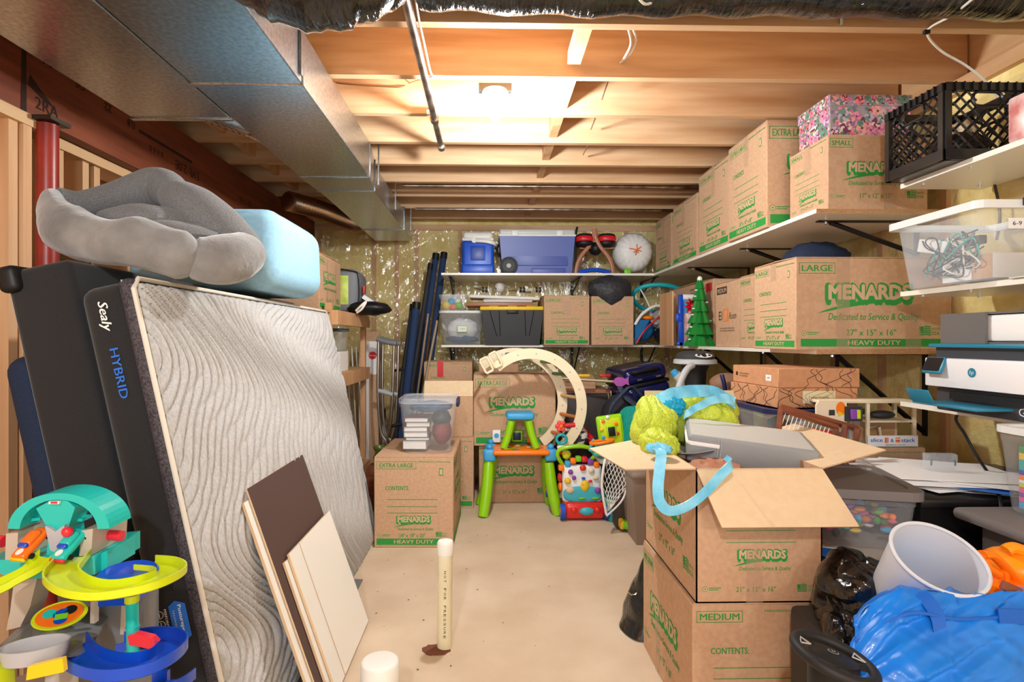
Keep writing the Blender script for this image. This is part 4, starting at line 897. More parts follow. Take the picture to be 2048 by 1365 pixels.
# ================================================================ back wall shelves
mat('cooler_blue', (24,86,206), .35); mat('cooler_peri', (84,100,172), .4); mat('gray_white', (206,206,202), .4)
p = P(956, 550, 5.0)
CJ = thing('drink_cooler', 'upright bright blue drink cooler with white lid and swing handle', 'cooler', (p.x, 5.1, ZU))
m = MB(); m.box((0,0,.155), (.285,.25,.31), 'cooler_blue', r=.03, seg=4); m.box((0,0,.05), (.295,.26,.10), 'cooler_blue', r=.02, seg=3); m.build('jug_body', CJ)
m = MB(); m.box((0,0,.345), (.27,.235,.085), 'white', r=.035, seg=5); m.box((0,0,.315), (.285,.25,.03), 'white', r=.012); m.build('lid', CJ)
m = MB(); m.tube(smooth_path([(-.03,-.14,.30),(.05,-.15,.295),(.13,-.145,.28),(.16,-.08,.27),(.16,.08,.27)],6), .012, 'white', 8, flat=1.4); m.cyl((-.035,-.128,.30),(-.035,-.15,.30),.022,'white'); m.build('swing_handle', CJ)
m = MB(); m.box((0,-.128,.19), (.13,.012,.13), 'cooler_blue', r=.01); m.box((0,-.135,.187), (.1,.006,.1), 'cooler_peri', r=.004); m.build('front_panel', CJ)
p0, p1 = P(999,550,4.98), P(1150,550,4.98)
CB = thing('ice_chest', 'large periwinkle blue wheeled ice chest with grey lid', 'cooler', ((p0.x+p1.x)/2, 5.16, ZU))
m = MB(); W_ = p1.x-p0.x
m.add([(-W_/2+.03,-.17,0),(W_/2-.03,-.17,0),(W_/2-.03,.17,0),(-W_/2+.03,.17,0),(-W_/2,-.19,.345),(W_/2,-.19,.345),(W_/2,.19,.345),(-W_/2,.19,.345)], [(3,2,1,0),(4,5,6,7),(0,1,5,4),(1,2,6,5),(2,3,7,6),(3,0,4,7)], 'cooler_peri')
m.build('chest_body', CB)
m = MB(); m.box((.015,-.187,.2), (.52,.02,.26), 'cooler_peri', r=.008, M=RX(-3.3)@T(0,.008,0)); m.box((.1,-.178,.035), (.3,.02,.05), 'cooler_peri', r=.006); m.build('raised_panel', CB)
m = MB(); m.box((0,0,.378), (W_+.006,.39,.06), 'gray_white', r=.02, seg=3); m.box((0,0,.35), (W_+.016,.40,.018), 'white', r=.006); LDo = m.build('lid', CB)
for s in (-.2, .2): m = MB(); m.box((s,-.202,.365), (.055,.012,.05), 'white', r=.004); m.build('hinge', LDo)
m = MB(); m.cyl((-.255,-.2,.078),(-.255,-.14,.078),.08,'rubber',seg=28); m.cyl((-.255,-.203,.078),(-.255,-.198,.078),.055,'charcoal',seg=28); m.cyl((-.255,-.206,.078),(-.255,-.2,.078),.02,'gray_light'); m.build('wheel', CB)
m = MB(); m.tube(smooth_path([(-W_/2-.0,-.1,.28),(-W_/2-.02,-.1,.25),(-W_/2-.015,-.1,.2),(-W_/2+.005,-.1,.17)],4), .012, 'black', 8); m.build('side_handle', CB)
m = MB(); m.tube([(W_/2+.012,-.12,.0),(W_/2+.012,-.12,.36),(W_/2+.03,-.12,.44)], .011, 'black', 8); m.build('tow_handle', CB)
# curved wooden frame
mat('copper_wood', (172,112,84), .4)
RF = thing('rocking_frame', 'curved wooden frame with two red and black round pads on upper shelf', 'frame', tuple(P(1190,550,5.0)))
for sx, yy, mt in ((1,4.98,'copper_wood'),(-1,4.98,'copper_wood'),(1,5.18,'copper_wood'),(-1,5.18,'copper_wood')):
    q = lambda x, y: P(1189+sx*x, y, yy)
    m = MB(); m.tube(smooth_path([q(1,458),q(3,476),q(12,494),q(25,510),q(34,528),q(37,547)],5), .014, mt, 8, flat=1.3); m.build('bent_leg', RF, world=True)
for sx in (-1, 1):
    m = MB(); c = P(1191+sx*22,480,5.03); m.ell(c, (.085,.09,.045), 'red', pw=.8); m.build('round_pad', RF, world=True)
    m = MB(); m.ell(c-Vector((0,-.0,.035)), (.08,.088,.04), 'black', pw=.8); m.ell(c+Vector((0,0,.026)), (.078,.08,.028), 'black', pw=.8); m.build('pad_shell', RF, world=True)
m = MB(); q = P(1191,498,5.06); m.ell(q, (.06,.07,.06), 'black'); m.bb(q.x-.15,q.x+.16,5.02,5.04,q.z-.005,q.z+.01,'copper_wood'); m.build('cross_brace', RF, world=True)
m = MB(); a, b = P(1158,549,4.93), P(1220,549,4.93)
m.tube(smooth_path([(a.x,4.95,ZU+.018),((a.x*2+b.x)/3,4.93,ZU+.035),((a.x+b.x*2)/3,4.93,ZU+.035),(b.x,4.95,ZU+.02)],6), .024, 'cooler_blue', 10, flat=.8); m.build('blue_bumper', label='curved blue plastic bumper lying in front of the wooden frame', cat='bumper')
mat('sack_white', (236,234,230), .45, bump=.5, bs=14, bdist=.02, alpha=.97)
p = P(1269,503,5.02)
def sack(u, v):
    a = 2*math.pi*u; th = math.pi*v; r = .178*(math.sin(th)**.85)*(1+.035*math.cos(a*17)*math.sin(th)**.2*abs(math.cos(th)))
    return (p.x+r*math.cos(a), 5.1-.16*math.cos(th)*(.8+.2*math.sin(th)), p.z+r*math.sin(a))
m = MB(); m.grid(sack, 102, 26, 'sack_white', closed_u=True); WS = m.build('trash_sack', label='round white plastic sack tied with orange string', cat='sack')
m = MB(); c = P(1274,500,4.96); c.y = 4.955
for a, b in ((-70,.03),(-20,.04),(40,.045),(95,.05),(170,.07),(215,.04),(250,.05)):
    m.tube([c, c+Vector((math.cos(R(a))*b, -.004, math.sin(R(a))*b))], .004, 't_orange', 6)
m.build('orange_string', WS)
m = MB(); m.box(P(1256,541,4.93)+Vector((0,.02,-.01)), (.06,.03,.06), 'green', r=.012); m.build('green_pouch', label='small lime green pouch beside the white sack', cat='pouch')
# lower shelf
p = P(922,690,4.85)
b1 = bin_('storage_bin', 'clear bin of white clothes with green bordered label on the back lower shelf', (p.x, 5.06, ZLo), .385, .36, .285, taper=.86)
F = frame(Vector((p.x+.01,4.878,ZLo+.11)),(1,0,0),(0,0,1)); m = MB(); m.rect(F,-.045,.045,0,.06,'green',.001); m.rect(F,-.038,.038,.006,.054,'paper',.0015); m.text('2 T BOYS',F,0,.03,'ink',w=.045,h=.014,z=.002); m.build('name_label', b1, world=True)
m = MB(); m.ell((p.x,5.06,ZLo+.14),(.14,.13,.1),'paper',n=.2,nsc=4,rings=18); m.build('white_clothes', label='bundle of white clothes inside the labelled clear bin', cat='clothes')
m = MB(); m.ell((p.x,5.06,ZLo+.05),(.15,.14,.035),'jeans',n=.15); m.build('blue_clothes', label='layer of blue clothes at the bottom of the labelled bin', cat='clothes')
p = P(905,600,4.85); z2 = ZLo+.285+.015
bin_('storage_bin', 'small clear bin of colourful baby toys atop the white lidded bin', (p.x, 5.0, z2), .235, .25, .125, lid='clear_milky', taper=.85)
for dx, dz, r, c, t in ((-.06,.05,.04,'yellow','yellow toy ball at left in the small clear bin'),(-.015,.08,.035,'sky','light blue toy ball at top in the small clear bin'),(.0,.035,.033,'t_orange','orange toy ball in the middle of the small clear bin'),(.05,.05,.036,'green','green toy ball at right in the small clear bin'),(.04,.085,.028,'white','white dotted ball near the lid of the small clear bin')):
    m = MB(); m.ell((p.x+dx,4.95,z2+dz),(r,r,r),c); m.build('toy_ball', label=t, cat='ball', group='balls in the small clear bin')
p = P(1025,695,4.8); TT = thing('storage_tote', 'black tote with yellow lid on the back lower shelf', 'tote', (p.x, 5.02, ZLo))
m = MB(); q = [(.235,.19),(.265,.215)]
a, b = q; m.add([(-a[0],-a[1],0),(a[0],-a[1],0),(a[0],a[1],0),(-a[0],a[1],0),(-b[0],-b[1],.3),(b[0],-b[1],.3),(b[0],b[1],.3),(-b[0],b[1],.3)], [(3,2,1,0),(4,5,6,7),(0,1,5,4),(1,2,6,5),(2,3,7,6),(3,0,4,7)], 'charcoal')
F = frame(Vector((0,-.19,0)),(1,0,0),(0,-.083,1))
for s in (-1,1): m.tube([F@Vector((s*.15-.045,.295,.002)),F@Vector((s*.125-.01,.08,.002)),F@Vector((s*.125+.02,.08,.002)),F@Vector((s*.15+.035,.295,.002))], .0035, 'black', 6)
m.build('tote_body', TT)
m = MB(); m.box((0,0,.315),(.56,.46,.035),'yellow',r=.012); 
for s in (-.16,0,.16): m.box((s,0,.332),(.08,.4,.012),'yellow',r=.005)
m.build('lid', TT)
m = MB(); m.box((0,-.215,.285),(.1,.03,.03),'black',r=.006); m.build('latch', TT)
m = MB(); a = P(932,613,4.9); b = P(1066,613,4.9); m.bb(a.x,b.x,4.88,5.2,ZLo+.3405,ZLo+.37,'copper_wood',r=.004); m.build('wooden_board', label='reddish brown board lying across the black tote lid', cat='board')
SCR = thing('folded_walker', 'folded white baby play gym with metal rods and small casters', 'play gym', (P(1005,590,4.95).x, 5.05, 1.53))
z3 = ZLo+.372
m = MB(); a = P(938,590,4.9).x; b = P(1080,590,4.9).x; m.box(((a+b)/2,5.05,z3+.045),(b-a,.3,.03),'white',r=.014,seg=3,M=T((a+b)/2,5.05,z3)@RY(2)@T(-(a+b)/2,-5.05,-z3)); m.box(((a+b)/2+.03,5.05,z3+.016),((b-a)*.7,.26,.03),'gray_white',r=.01); m.build('white_tray', SCR, world=True)
for x0_, x1_, y0_, y1_ in ((948,975,576,584),(985,1000,574,581),(1018,1035,583,583),(1040,1062,584,586)):
    m = MB(); m.tube([P(x0_,y0_,4.95),P(x1_,y1_,4.95)], .009, 'chrome', 8); m.build('metal_rod', SCR, world=True)
for x_ in (966,973,1041,1048,1073,1080):
    m = MB(); c = P(x_,580,4.93); m.cyl(c-Vector((.008,0,0)), c+Vector((.008,0,0)), .024, 'black', seg=16); m.cyl(c-Vector((.0095,0,0)), c+Vector((.0095,0,0)), .014, 'white', seg=14); m.build('caster', SCR, world=True)
m = MB(); m.ell(P(999,576,4.98),(.045,.05,.045),'gray_white'); m.build('hub', SCR, world=True)
mat('black_nylon', (50,50,54), .5, bump=.8, bs=18, bdist=.02)
p = P(1220,582,4.8)
def pouch(u, v):
    a = 2*math.pi*u; th = math.pi*v; s_ = math.sin(th)
    x = .19*s_*math.cos(a); z = .125*s_*math.sin(a); 
    if z < 0: z *= 1+.45*max(0, 1-abs(x)/.14)
    d = 1+.09*noise.noise(Vector((x*14, z*14, math.cos(th)*2)))+.04*noise.noise(Vector((x*40, z*40, 3)))
    return (p.x+x*d, 4.82-.12*math.cos(th), p.z+.01+z*d)
m = MB(); m.grid(pouch, 60, 30, 'black_nylon', closed_u=True); m.build('nylon_pouch', label='crumpled black nylon pouch drooping over the carton front', cat='pouch')
# toys in the corner
mat('teal_tube', (30,168,176), .4)
EX = thing('baby_jumper', 'baby activity seat with teal ring and blue grey fabric at shelf corner', 'baby jumper', tuple(P(1310,690,4.7)))
c = P(1325,612,4.9)
m = MB(); m.tube([(c.x+.26*math.cos(t/24*2*math.pi), 4.92+.12*math.sin(t/24*2*math.pi), c.z+.06-.13*math.sin(t/24*2*math.pi+.3)*.9) for t in range(24)], .019, 'teal_tube', 12, closed=True); m.build('teal_ring', EX, world=True)
m = MB(); m.tube([P(1280,577,4.85),P(1292,598,4.8),P(1302,620,4.78)], .011, 'white', 8, flat=.4); m.build('strap', EX, world=True)
mat('fabric_blue', (24,104,160), .8); mat('fabric_gray', (150,150,152), .85, bump=.4, bs=20)
m = MB(); m.ell(P(1285,660,4.9),(.10,.12,.10),'fabric_blue',n=.12); m.build('blue_fabric', EX, world=True)
m = MB(); m.ell(P(1318,640,4.88),(.10,.12,.085),'fabric_gray',n=.2); m.build('grey_padding', EX, world=True)
m = MB(); m.tube(smooth_path([P(1272,688,4.75),P(1290,660,4.74),P(1306,645,4.74),P(1325,628,4.74)],5), .007, 'red', 8); m.build('red_piping', EX, world=True)
m = MB(); m.tube(smooth_path([P(1270,650,4.76),P(1285,628,4.75),P(1312,612,4.75),P(1335,618,4.75)],5), .013, 'white', 8); m.build('white_frame', EX, world=True)
m = MB(); m.ell(P(1326,672,4.78),(.075,.09,.075),'black',n=.15); m.build('black_basket', EX, world=True)
m = MB(); m.tube([P(1292,688,4.7),P(1334,690,4.68)], .006, 'chrome', 8); m.build('chrome_bar', EX, world=True)
m = MB(); m.ell(P(1296,636,4.78),(.05,.05,.02),'orange'); m.build('orange_toy', EX, world=True)
m = MB(); m.grid(lambda u, v: P(1300+38*u, 622+22*v+6*math.sin(u*6), 4.80)+Vector((0,.03*math.sin(v*4+u*5),0)), 14, 10, 'gray_white', th=.004); m.build('white_fabric', EX, world=True)
m = MB(); m.ell(P(1330,655,4.72),(.05,.06,.05),'fabric_gray',n=.3,nsc=5); m.build('grey_buckle_pad', EX, world=True)
m = MB(); m.grid(lambda u, v: P(1268+30*u*(1-v)+2, 640+48*v, 4.78-.02*u), 8, 8, 'fabric_blue', th=.004); m.build('blue_flap', EX, world=True)
m = MB(); a = P(1337,690,4.35); b = P(1353,690,4.35); m.bb(a.x,b.x,4.35,4.43,ZLo,P(0,583,4.35).z,'kraft',r=.012); m.build('flat_carton', label='flattened brown carton standing on edge beside the baby seat', cat='box')
EA = thing('toy_easel', 'folded blue framed childrens easel on the lower shelf', 'easel', (P(1370,690,4.15).x, 4.2, ZLo))
a = P(1353,690,4.1).x
m = MB(); m.bb(a, a+.012, 4.2, 4.5, ZLo, ZLo+.41, 'pine_z'); m.build('wood_side', EA, world=True)
m = MB(); m.bb(a+.02, a+.05, 4.1, 4.13, ZLo, ZLo+.38, 't_blue', r=.005); m.bb(a+.01, a+.13, 4.1, 4.13, ZLo, ZLo+.03, 't_blue', r=.005); m.build('blue_post', EA, world=True)
m = MB(); m.bb(a-.005, a+.035, 4.085, 4.11, ZLo+.18, ZLo+.24, 't_blue', r=.008); m.build('knuckle', EA, world=True)
m = MB(); m.bb(a+.05, a+.085, 4.12, 4.14, ZLo+.03, ZLo+.35, 'sky'); m.build('sky_panel', EA, world=True)
m = MB(); m.bb(a+.085, a+.14, 4.14, 4.15, ZLo+.03, ZLo+.33, 'paper'); m.build('white_board', EA, world=True)
m = MB(); m.cyl((a+.05,4.12,ZLo+.36),(a+.2,4.12,ZLo+.36),.022,'paper'); m.build('paper_roll', EA, world=True)
m = MB(); c = P(1385,612,4.0)
for k in range(10):
    t = R(k*36+10); d = Vector((math.cos(t), 0, math.sin(t))); q = Vector((-math.sin(t),0,math.cos(t)))
    m.add([c, c+d*.03+q*.016-Vector((0,.02,0)), c+d*.065, c+d*.03-q*.016+Vector((0,.004,0))], [(0,1,2,3)], 'bow_red') if 'bow_red' in MATS else (mat('bow_red', (196,16,40), .12, coat=.6), m.add([c, c+d*.03+q*.016-Vector((0,.02,0)), c+d*.065, c+d*.03-q*.016+Vector((0,.004,0))], [(0,1,2,3)], 'bow_red'))
m.ell(c, (.02,.02,.02), 'bow_red'); m.build('gift_bow', label='shiny red gift bow beside the green ceramic tree', cat='bow')
mat('gift_pink', (206,120,116), .3, c2=(236,206,200), ns=16, alpha=.95)
m = MB(); c = P(1386,662,4.0); m.box((c.x,4.06,ZLo+.121),(.07,.08,.24),'gift_pink',r=.008); noisy(m,.006,14); m.build('gift_bag', label='pink wrapped gift bag under the red bow', cat='gift')
mat('ceramic_green', (24,128,50), .12, coat=.7)
p = P(1405,695,3.85); hT = P(1405,555,3.85).z-ZLo
def tree(u, v):
    a = 2*math.pi*u; t = v; r = .092*(1-t)**.8*(.62+.38*(1-((t*6) % 1)))+.012; r *= 1+.12*math.sin(a*7+int(t*6)*1.3)
    z = hT*t
    return (p.x+r*math.cos(a), 3.9+r*math.sin(a), ZLo+z)
m = MB(); m.grid(tree, 84, 90, 'ceramic_green', closed_u=True); TRE = m.build('ceramic_tree', label='glossy green ceramic christmas tree with snow on its tip', cat='tree')
m = MB(); m.ell((p.x,3.9,ZLo+hT-.008),(.018,.018,.022),'white'); m.build('snow_cap', TRE)
for k in range(9):
    m = MB(); t = .1+.09*k; a = -1.6+((k*2.4) % 2.4-1.2); r = .088*(1-t)**.8+.008; m.ell((p.x+r*math.cos(a),3.9+r*math.sin(a),ZLo+hT*t),(.011,.011,.006),'white'); m.build('snow_dab', TRE)
m = MB(); m.ell((P(1640,500,2.9).x,2.83+.1,ZLo+.46),(.17,.12,.10),'navy_fabric',n=.15,rings=16); m.v=[v for v in m.v]; m.build('navy_bag', label='dark navy cloth bag slumped on cartons under the upper right shelf', cat='bag')
# ================================================================ toys at the centre back
AR = thing('climbing_arch', 'plywood climbing arch ladder with coloured rungs leaning behind the toys', 'climber', (.35, 3.9, .15))
def archpt(a, Y, rr, dx=0):
    c = P(1062,812,3.78); k = 3.78/1120
    return Vector((c.x+dx+rr*112*k*math.cos(R(a)), Y, c.z+rr*115*k*math.sin(R(a))))
for Y, dx in ((3.775,0),(4.0,-.10)):
    m = MB(); N = 40; vs = []
    for i in range(N+1):
        a = 133-188*i/N
        for rr, dy in ((1.0,0),(.82,0),(.82,.018),(1.0,.018)): q = archpt(a, Y, rr, dx); vs.append(q+Vector((0,dy,0)))
    fs = []
    for i in range(N):
        for k in range(4): l = (k+1) % 4; fs.append((i*4+k, i*4+l, i*4+4+l, i*4+4+k))
    fs += [(3,2,1,0), (N*4,N*4+1,N*4+2,N*4+3)]; m.add(vs, fs, 'birch')
    for a in (105, 84, 62, 40, 18, -4, -26): q = archpt(a, Y-.001, .91, dx); m.cyl(q, q+Vector((0,.003,0)), .006, 'gray_light', seg=10)
    m.build('side_board', AR, world=True)
mat('dowel_blue',(110,124,140),.5); mat('dowel_green',(96,130,84),.5); mat('dowel_orange',(196,112,54),.5); mat('dowel_wood',(200,160,104),.5)
for a, c in ((100,'gray'),(78,'dowel_blue'),(56,'dowel_green'),(36,'dowel_green'),(8,'dowel_wood'),(-14,'dowel_orange'),(-38,'dowel_orange')):
    m = MB(); m.cyl(archpt(a,3.79,.9), archpt(a,4.005,.9,-.10), .012, c); m.build('rung', AR, world=True)
for cx, cy, rt in ((973,731,40),(991,720,40)):
    m = MB(); c = P(cx,cy,3.76); pts = [(-.028,-.05),(.028,-.05),(.036,-.04),(.036,.04),(.028,.05),(-.028,.05),(-.036,.04),(-.036,-.04)]
    A = T(*c) @ RY(-28); m.tube([A @ Vector((x*.75,0,z)) for x, z in pts], .0085, 'birch', 8, closed=True); m.build('hook_loop', AR, world=True)
# activity table
AT = thing('activity_table', 'green legged orange topped childrens activity table', 'activity table', (.2, 3.92, 0))
mat('leg_green', (150,212,20), .3, coat=.2)
LG = ((977,922,3.86,966,1036,3.79),(1098,925,3.86,1116,1030,3.82),(985,915,4.05,960,1006,4.08),(1092,915,4.05,1100,1000,4.08))
for i, (a, b, Y0, c, d, Y1) in enumerate(LG):
    m = MB(); t_ = P(a,b,Y0); q = P(c,d,Y1); q.z = .004; q.x = P(c,680,Y1).x; mid = t_.lerp(q,.5)+Vector((0,0,.0))+Vector(((t_.x-q.x)*.18,0,0))
    m.tube(smooth_path([t_,mid,q],6), [.034+.006*math.sin(k/12*3) for k in range(13)], 'leg_green', 12, flat=1.0); m.build('leg', AT, world=True)
zt_ = P(0,906,3.9).z
a, b = P(985,905,3.82), P(1100,905,3.82)
m = MB(); m.box(((a.x+b.x)/2,3.95,zt_),(b.x-a.x,.30,.035),'orange',r=.015,seg=3); m.build('table_top', AT, world=True)
m = MB(); F = T((a.x+b.x)/2,3.95,zt_+.0178); rs = random.Random(3)
for k in range(26): m.disc(F, rs.uniform(-.15,.15), rs.uniform(-.11,.11), rs.uniform(.012,.028), rs.choice(['green','sky','yellow','pink','white','t_lime','purple']), .0004+.00012*k, 12)
m.build('picture_sheet', AT, world=True)
for x_, y_ in ((a.x-.02,3.85),(b.x+.01,3.85),(a.x-.01,4.04),(b.x,4.04)):
    m = MB(); m.box((x_,y_,zt_-.02),(.085,.075,.085),'sky',r=.02,seg=3); m.ell((x_,y_,zt_+.035),(.022,.022,.02),'sky'); m.build('corner_block', AT, world=True)
m = MB(); c = P(1034,880,4.04); m.box((c.x,4.05,zt_+.075),(.085,.03,.085),'leg_green',r=.015); m.box((c.x,4.033,zt_+.075),(.055,.006,.055),'navy',r=.006); m.build('screen', AT, world=True)
m = MB(); c = P(993,880,4.04); m.box((c.x,4.05,zt_+.075),(.06,.03,.09),'white',r=.006); m.disc(frame(Vector((c.x,4.034,zt_+.08)),(1,0,0),(0,0,1)),0,0,.018,'sky'); m.build('page_flip', AT, world=True)
m = MB(); c = P(1060,880,4.04); m.box((c.x,4.05,zt_+.06),(.04,.03,.07),'orange',r=.008); m.build('roller', AT, world=True)
ST = thing('toy_stool', 'small blue seated stool with green legs standing on activity table', 'stool', ((a.x+b.x)/2, 3.93, zt_+.02))
c = P(1040,832,3.9); m = MB(); m.box((c.x,3.93,c.z),(.195,.18,.05),'sky',r=.02,seg=4); m.build('seat', ST, world=True)
for s in (-1,1):
    for Y_, o in ((3.86,0),(4.0,-4)):
        m = MB(); t_ = P(1040+s*(17+o),842,Y_); t_.y=Y_; q = P(1040+s*(33+o*.6),905,Y_); q.z = zt_+.026; m.tube(smooth_path([t_,t_.lerp(q,.55)-Vector((s*.006,0,0)),q],5), .026, 'leg_green', 12); m.build('leg', ST, world=True)
# walker
mat('vt_white',(238,238,236),.3); mat('vt_teal',(70,180,196),.3); mat('vt_red',(226,44,34),.25,coat=.3); mat('vt_blue',(30,80,190),.3)
WK = thing('baby_walker', 'baby push walker with green handle, toy panel and red base', 'baby walker', tuple(P(1166,1042,3.7)))
WKo = P(1168,1040,3.68); WKo.z = 0; SK_ = 3.68/1120
def wq(px, py, d=0): return Vector(((px-1168)*SK_+WKo.x, 3.68+d, CAMZ+(CY-py)*SK_))
def wbox(x0,x1,y0,y1,d0,d1,mt,r,nm,lab=None,seg=3):
    a, b = wq(x0,y1), wq(x1,y0); m = MB(); m.bb(a.x,b.x,3.68+d0,3.68+d1,max(a.z,.001),b.z,mt,r,seg); return m.build(nm,WK,lab,world=True)
wbox(1128,1212,1008,1042,.0,.2,'vt_red',.03,'base')
for x_ in (1126,1215): m = MB(); c = wq(x_,1027,.03); m.cyl(c-Vector((.016,0,0)),c+Vector((.016,0,0)),.052,'vt_blue',seg=26); m.cyl(c-Vector((.019,0,0)),c+Vector((.019,0,0)),.02,'orange',seg=16); m.build('wheel', WK, world=True)
m = MB(); c = wq(1106,1008,.33); m.cyl(c-Vector((.016,0,0)),c+Vector((.016,0,0)),.05,'vt_blue',seg=26); m.cyl(c-Vector((.02,0,0)),c+Vector((.02,0,0)),.02,'orange',seg=16); m.build('wheel', WK, world=True)
m = MB(); m.ell(wq(1173,1024,-.005),(.048,.02,.027),'vt_teal'); m.build('roller', WK, world=True)
for x_ in (1148,1195): m = MB(); m.ell(wq(x_,1022,-.0),(.022,.015,.02),'vt_red'); m.build('base_stud', WK, world=True)
PNo = wbox(1126,1207,934,1012,.03,.09,'vt_white',.035,'panel')
m = MB(); m.ell(wq(1167,993,.035),(.13,.018,.055),'vt_teal',pw=.7); m.build('lower_panel', WK, world=True)
for px_, py_, rx, rz_, c_ in ((1142,947,.017,.017,'purple'),(1184,944,.02,.02,'pvc'),(1167,939,.022,.02,'vt_red'),(1136,965,.022,.022,'yellow'),(1149,959,.015,.015,'purple'),(1193,959,.02,.012,'pvc'),(1141,984,.028,.022,'kraft_in'),(1197,985,.022,.022,'purple'),(1171,975,.03,.038,'yellow'),(1168,972,.012,.012,'orange'),(1168,960,.014,.008,'vt_blue'),(1182,966,.014,.009,'red'),(1165,1000,.03,.006,'green'),(1192,1000,.03,.006,'green')):
    m = MB(); m.ell(wq(px_,py_,.022),(rx,.014,rz_),c_,seg=14,rings=8); m.build('button', PNo, world=True)
for i, (px_, py_, c_) in enumerate(((1124,940,'orange'),(1137,932,'sky'),(1148,926,'orange'),(1159,922,'green'),(1171,923,'red'),(1183,928,'purple'),(1195,934,'orange'))):
    m = MB(); m.box(wq(px_,py_,.05),(.038,.05,.036),c_,r=.008); m.build('piano_key', WK, world=True)
m = MB(); m.tube(smooth_path([wq(1128,936,.08),wq(1117,916,.06),wq(1122,903,.05),wq(1145,897,.04),wq(1170,897,.04),wq(1190,904,.05),wq(1194,916,.06),wq(1180,932,.08)],5), .014, 'leg_green', 10); m.build('handle', WK, world=True)
m = MB(); m.ell(wq(1136,916,.08),(.03,.015,.03),'t_lime',n=.2,nsc=9); m.build('star_charm', WK, world=True)
for px_, c_ in ((1122,'orange'),(1121,'red')): m = MB(); m.ell(wq(px_,960 if c_=='red' else 978,.05),(.014,.03,.03),c_); m.build('side_knob', WK, world=True)
# basket toy
mat('tote_dark',(74,66,64),.6)
BT = thing('basketball_toy', 'green toy basketball board with dark screen and orange hoop', 'toy', tuple(P(1222,905,3.5)))
bq = lambda x, y, d=0: P(x, y, 3.5+d)
m = MB(); c = bq(1221,862); m.box(c,(.165,.035,.20),'leg_green',r=.016,seg=4,M=T(*c)@RY(-8)@T(*(-c))); BBo = m.build('backboard', BT, world=True)
m = MB(); m.box(c-Vector((0,.02,0)),(.13,.012,.16),'t_lime',r=.005,M=T(*c)@RY(-8)@T(*(-c))); m.build('face_plate', BBo, world=True)
m = MB(); m.box(c-Vector((.0,.03,.0)),(.06,.014,.075),'leg_green',r=.006,M=T(*c)@RY(-8)@T(*(-c))); m.box(c-Vector((.0,.038,.0)),(.043,.006,.058),'black',r=.003,M=T(*c)@RY(-8)@T(*(-c))); m.build('screen', BBo, world=True)
for x_, y_, c_ in ((1206,843,'orange'),(1232,848,'orange'),(1215,835,'white'),(1203,860,'yellow'),(1235,868,'red'),(1207,876,'sky')):
    m = MB(); m.ell(bq(x_,y_,-.03),(.012,.006,.012),c_,seg=12,rings=8); m.build('button', BBo, world=True)
m = MB(); h = bq(1204,884,-.06); m.tube([(h.x+.07*math.cos(t/10*math.pi),h.y+.04*math.sin(t/10*math.pi),h.z+.01*math.cos(t/10*math.pi)) for t in range(20)], .01, 'orange', 10, closed=True); m.build('hoop', BT, world=True)
m = MB(); m.shell([(.035,-.045),(.062,0)],'teal',.003,24,T(*h),1,.6); m.build('basket', BT, world=True)
m = MB(); m.box(bq(1215,905),(.2,.14,.03),'teal',r=.012); m.tube([bq(1190,880),bq(1184,890),bq(1182,903)],.016,'vt_teal',10); m.tube([bq(1236,888),bq(1240,905)],.014,'sky',10); m.build('stand', BT, world=True)
m = MB(); c = P(1262,862,3.42); m.cyl(c, c+Vector((.07,.03,0)), .15, 'teal_disc', seg=36) if 'teal_disc' in MATS else (mat('teal_disc',(20,160,150),.5,c2=(14,140,134),ns=60), m.cyl(c, c+Vector((.07,.03,0)), .15, 'teal_disc', seg=36)); m.build('teal_step_stool', label='round teal plastic stool on its side behind the green toy board', cat='stool')
m = MB(); c = P(1222,920,3.5); m.bb(c.x-.08,c.x+.14,3.46,3.64,c.z-.02,c.z+.012,'gray_white',r=.012); m.bb(c.x+.035,c.x+.13,3.5,3.64,.001,c.z-.02,'tote_dark',r=.02); m.build('toy_tray', label='white plastic tray on a dark box under the basketball toy', cat='tray')
# baby toys
def tl(nm, lab, cat, px, py, Y, r, c, n=0): m = MB(); m.ell(P(px,py,Y), r, c, n=n); return m.build(nm, label=lab, cat=cat)
BG2 = thing('baby_bouncer', 'baby bouncer with grey zebra fabric and toy bar behind walker', 'bouncer', tuple(P(1150,900,3.78)))
m = MB(); m.ell(P(1150,875,3.85),(.09,.06,.09),'zebra',n=.1) if 'zebra' in MATS else (mat('zebra',(60,58,60),.8,c2=(230,228,224),ns=9,st=(1,1,3),lo=.49,hi=.51), m.ell(P(1150,875,3.85),(.09,.06,.09),'zebra',n=.1)); m.build('zebra_fabric', BG2, world=True)
m = MB(); c = P(1122,853,3.76)
for k in range(6): m.ell(c+Vector((.024*math.cos(k*1.047),0,.024*math.sin(k*1.047))),(.017,.01,.017),'flower_red') if 'flower_red' in MATS else (mat('flower_red',(230,80,70),.5), m.ell(c,(.017,.01,.017),'flower_red'))
m.ell(c-Vector((0,.01,0)),(.012,.01,.012),'orange'); m.build('flower_charm', BG2, world=True)
m = MB(); c = P(1123,879,3.74); m.tube([(c.x+.033*math.cos(t/8*math.pi),c.y,c.z+.03*math.sin(t/8*math.pi)) for t in range(16)],.01,'teal_tube',10,closed=True); m.build('teal_ring', BG2, world=True)
m = MB(); m.tube([P(1128,852,3.78),P(1150,850,3.78)],.016,'red',10); m.tube([P(1164,860,3.9),P(1182,880,3.9)],.03,'red',10); m.build('toy_bar', BG2, world=True)
m = MB(); m.ell(P(1124,895,3.76),(.035,.03,.025),'white'); m.ell(P(1118,905,3.76),(.02,.02,.02),'red'); m.ell(P(1130,906,3.76),(.02,.02,.015),'yellow'); m.build('toy_charm', BG2, world=True)
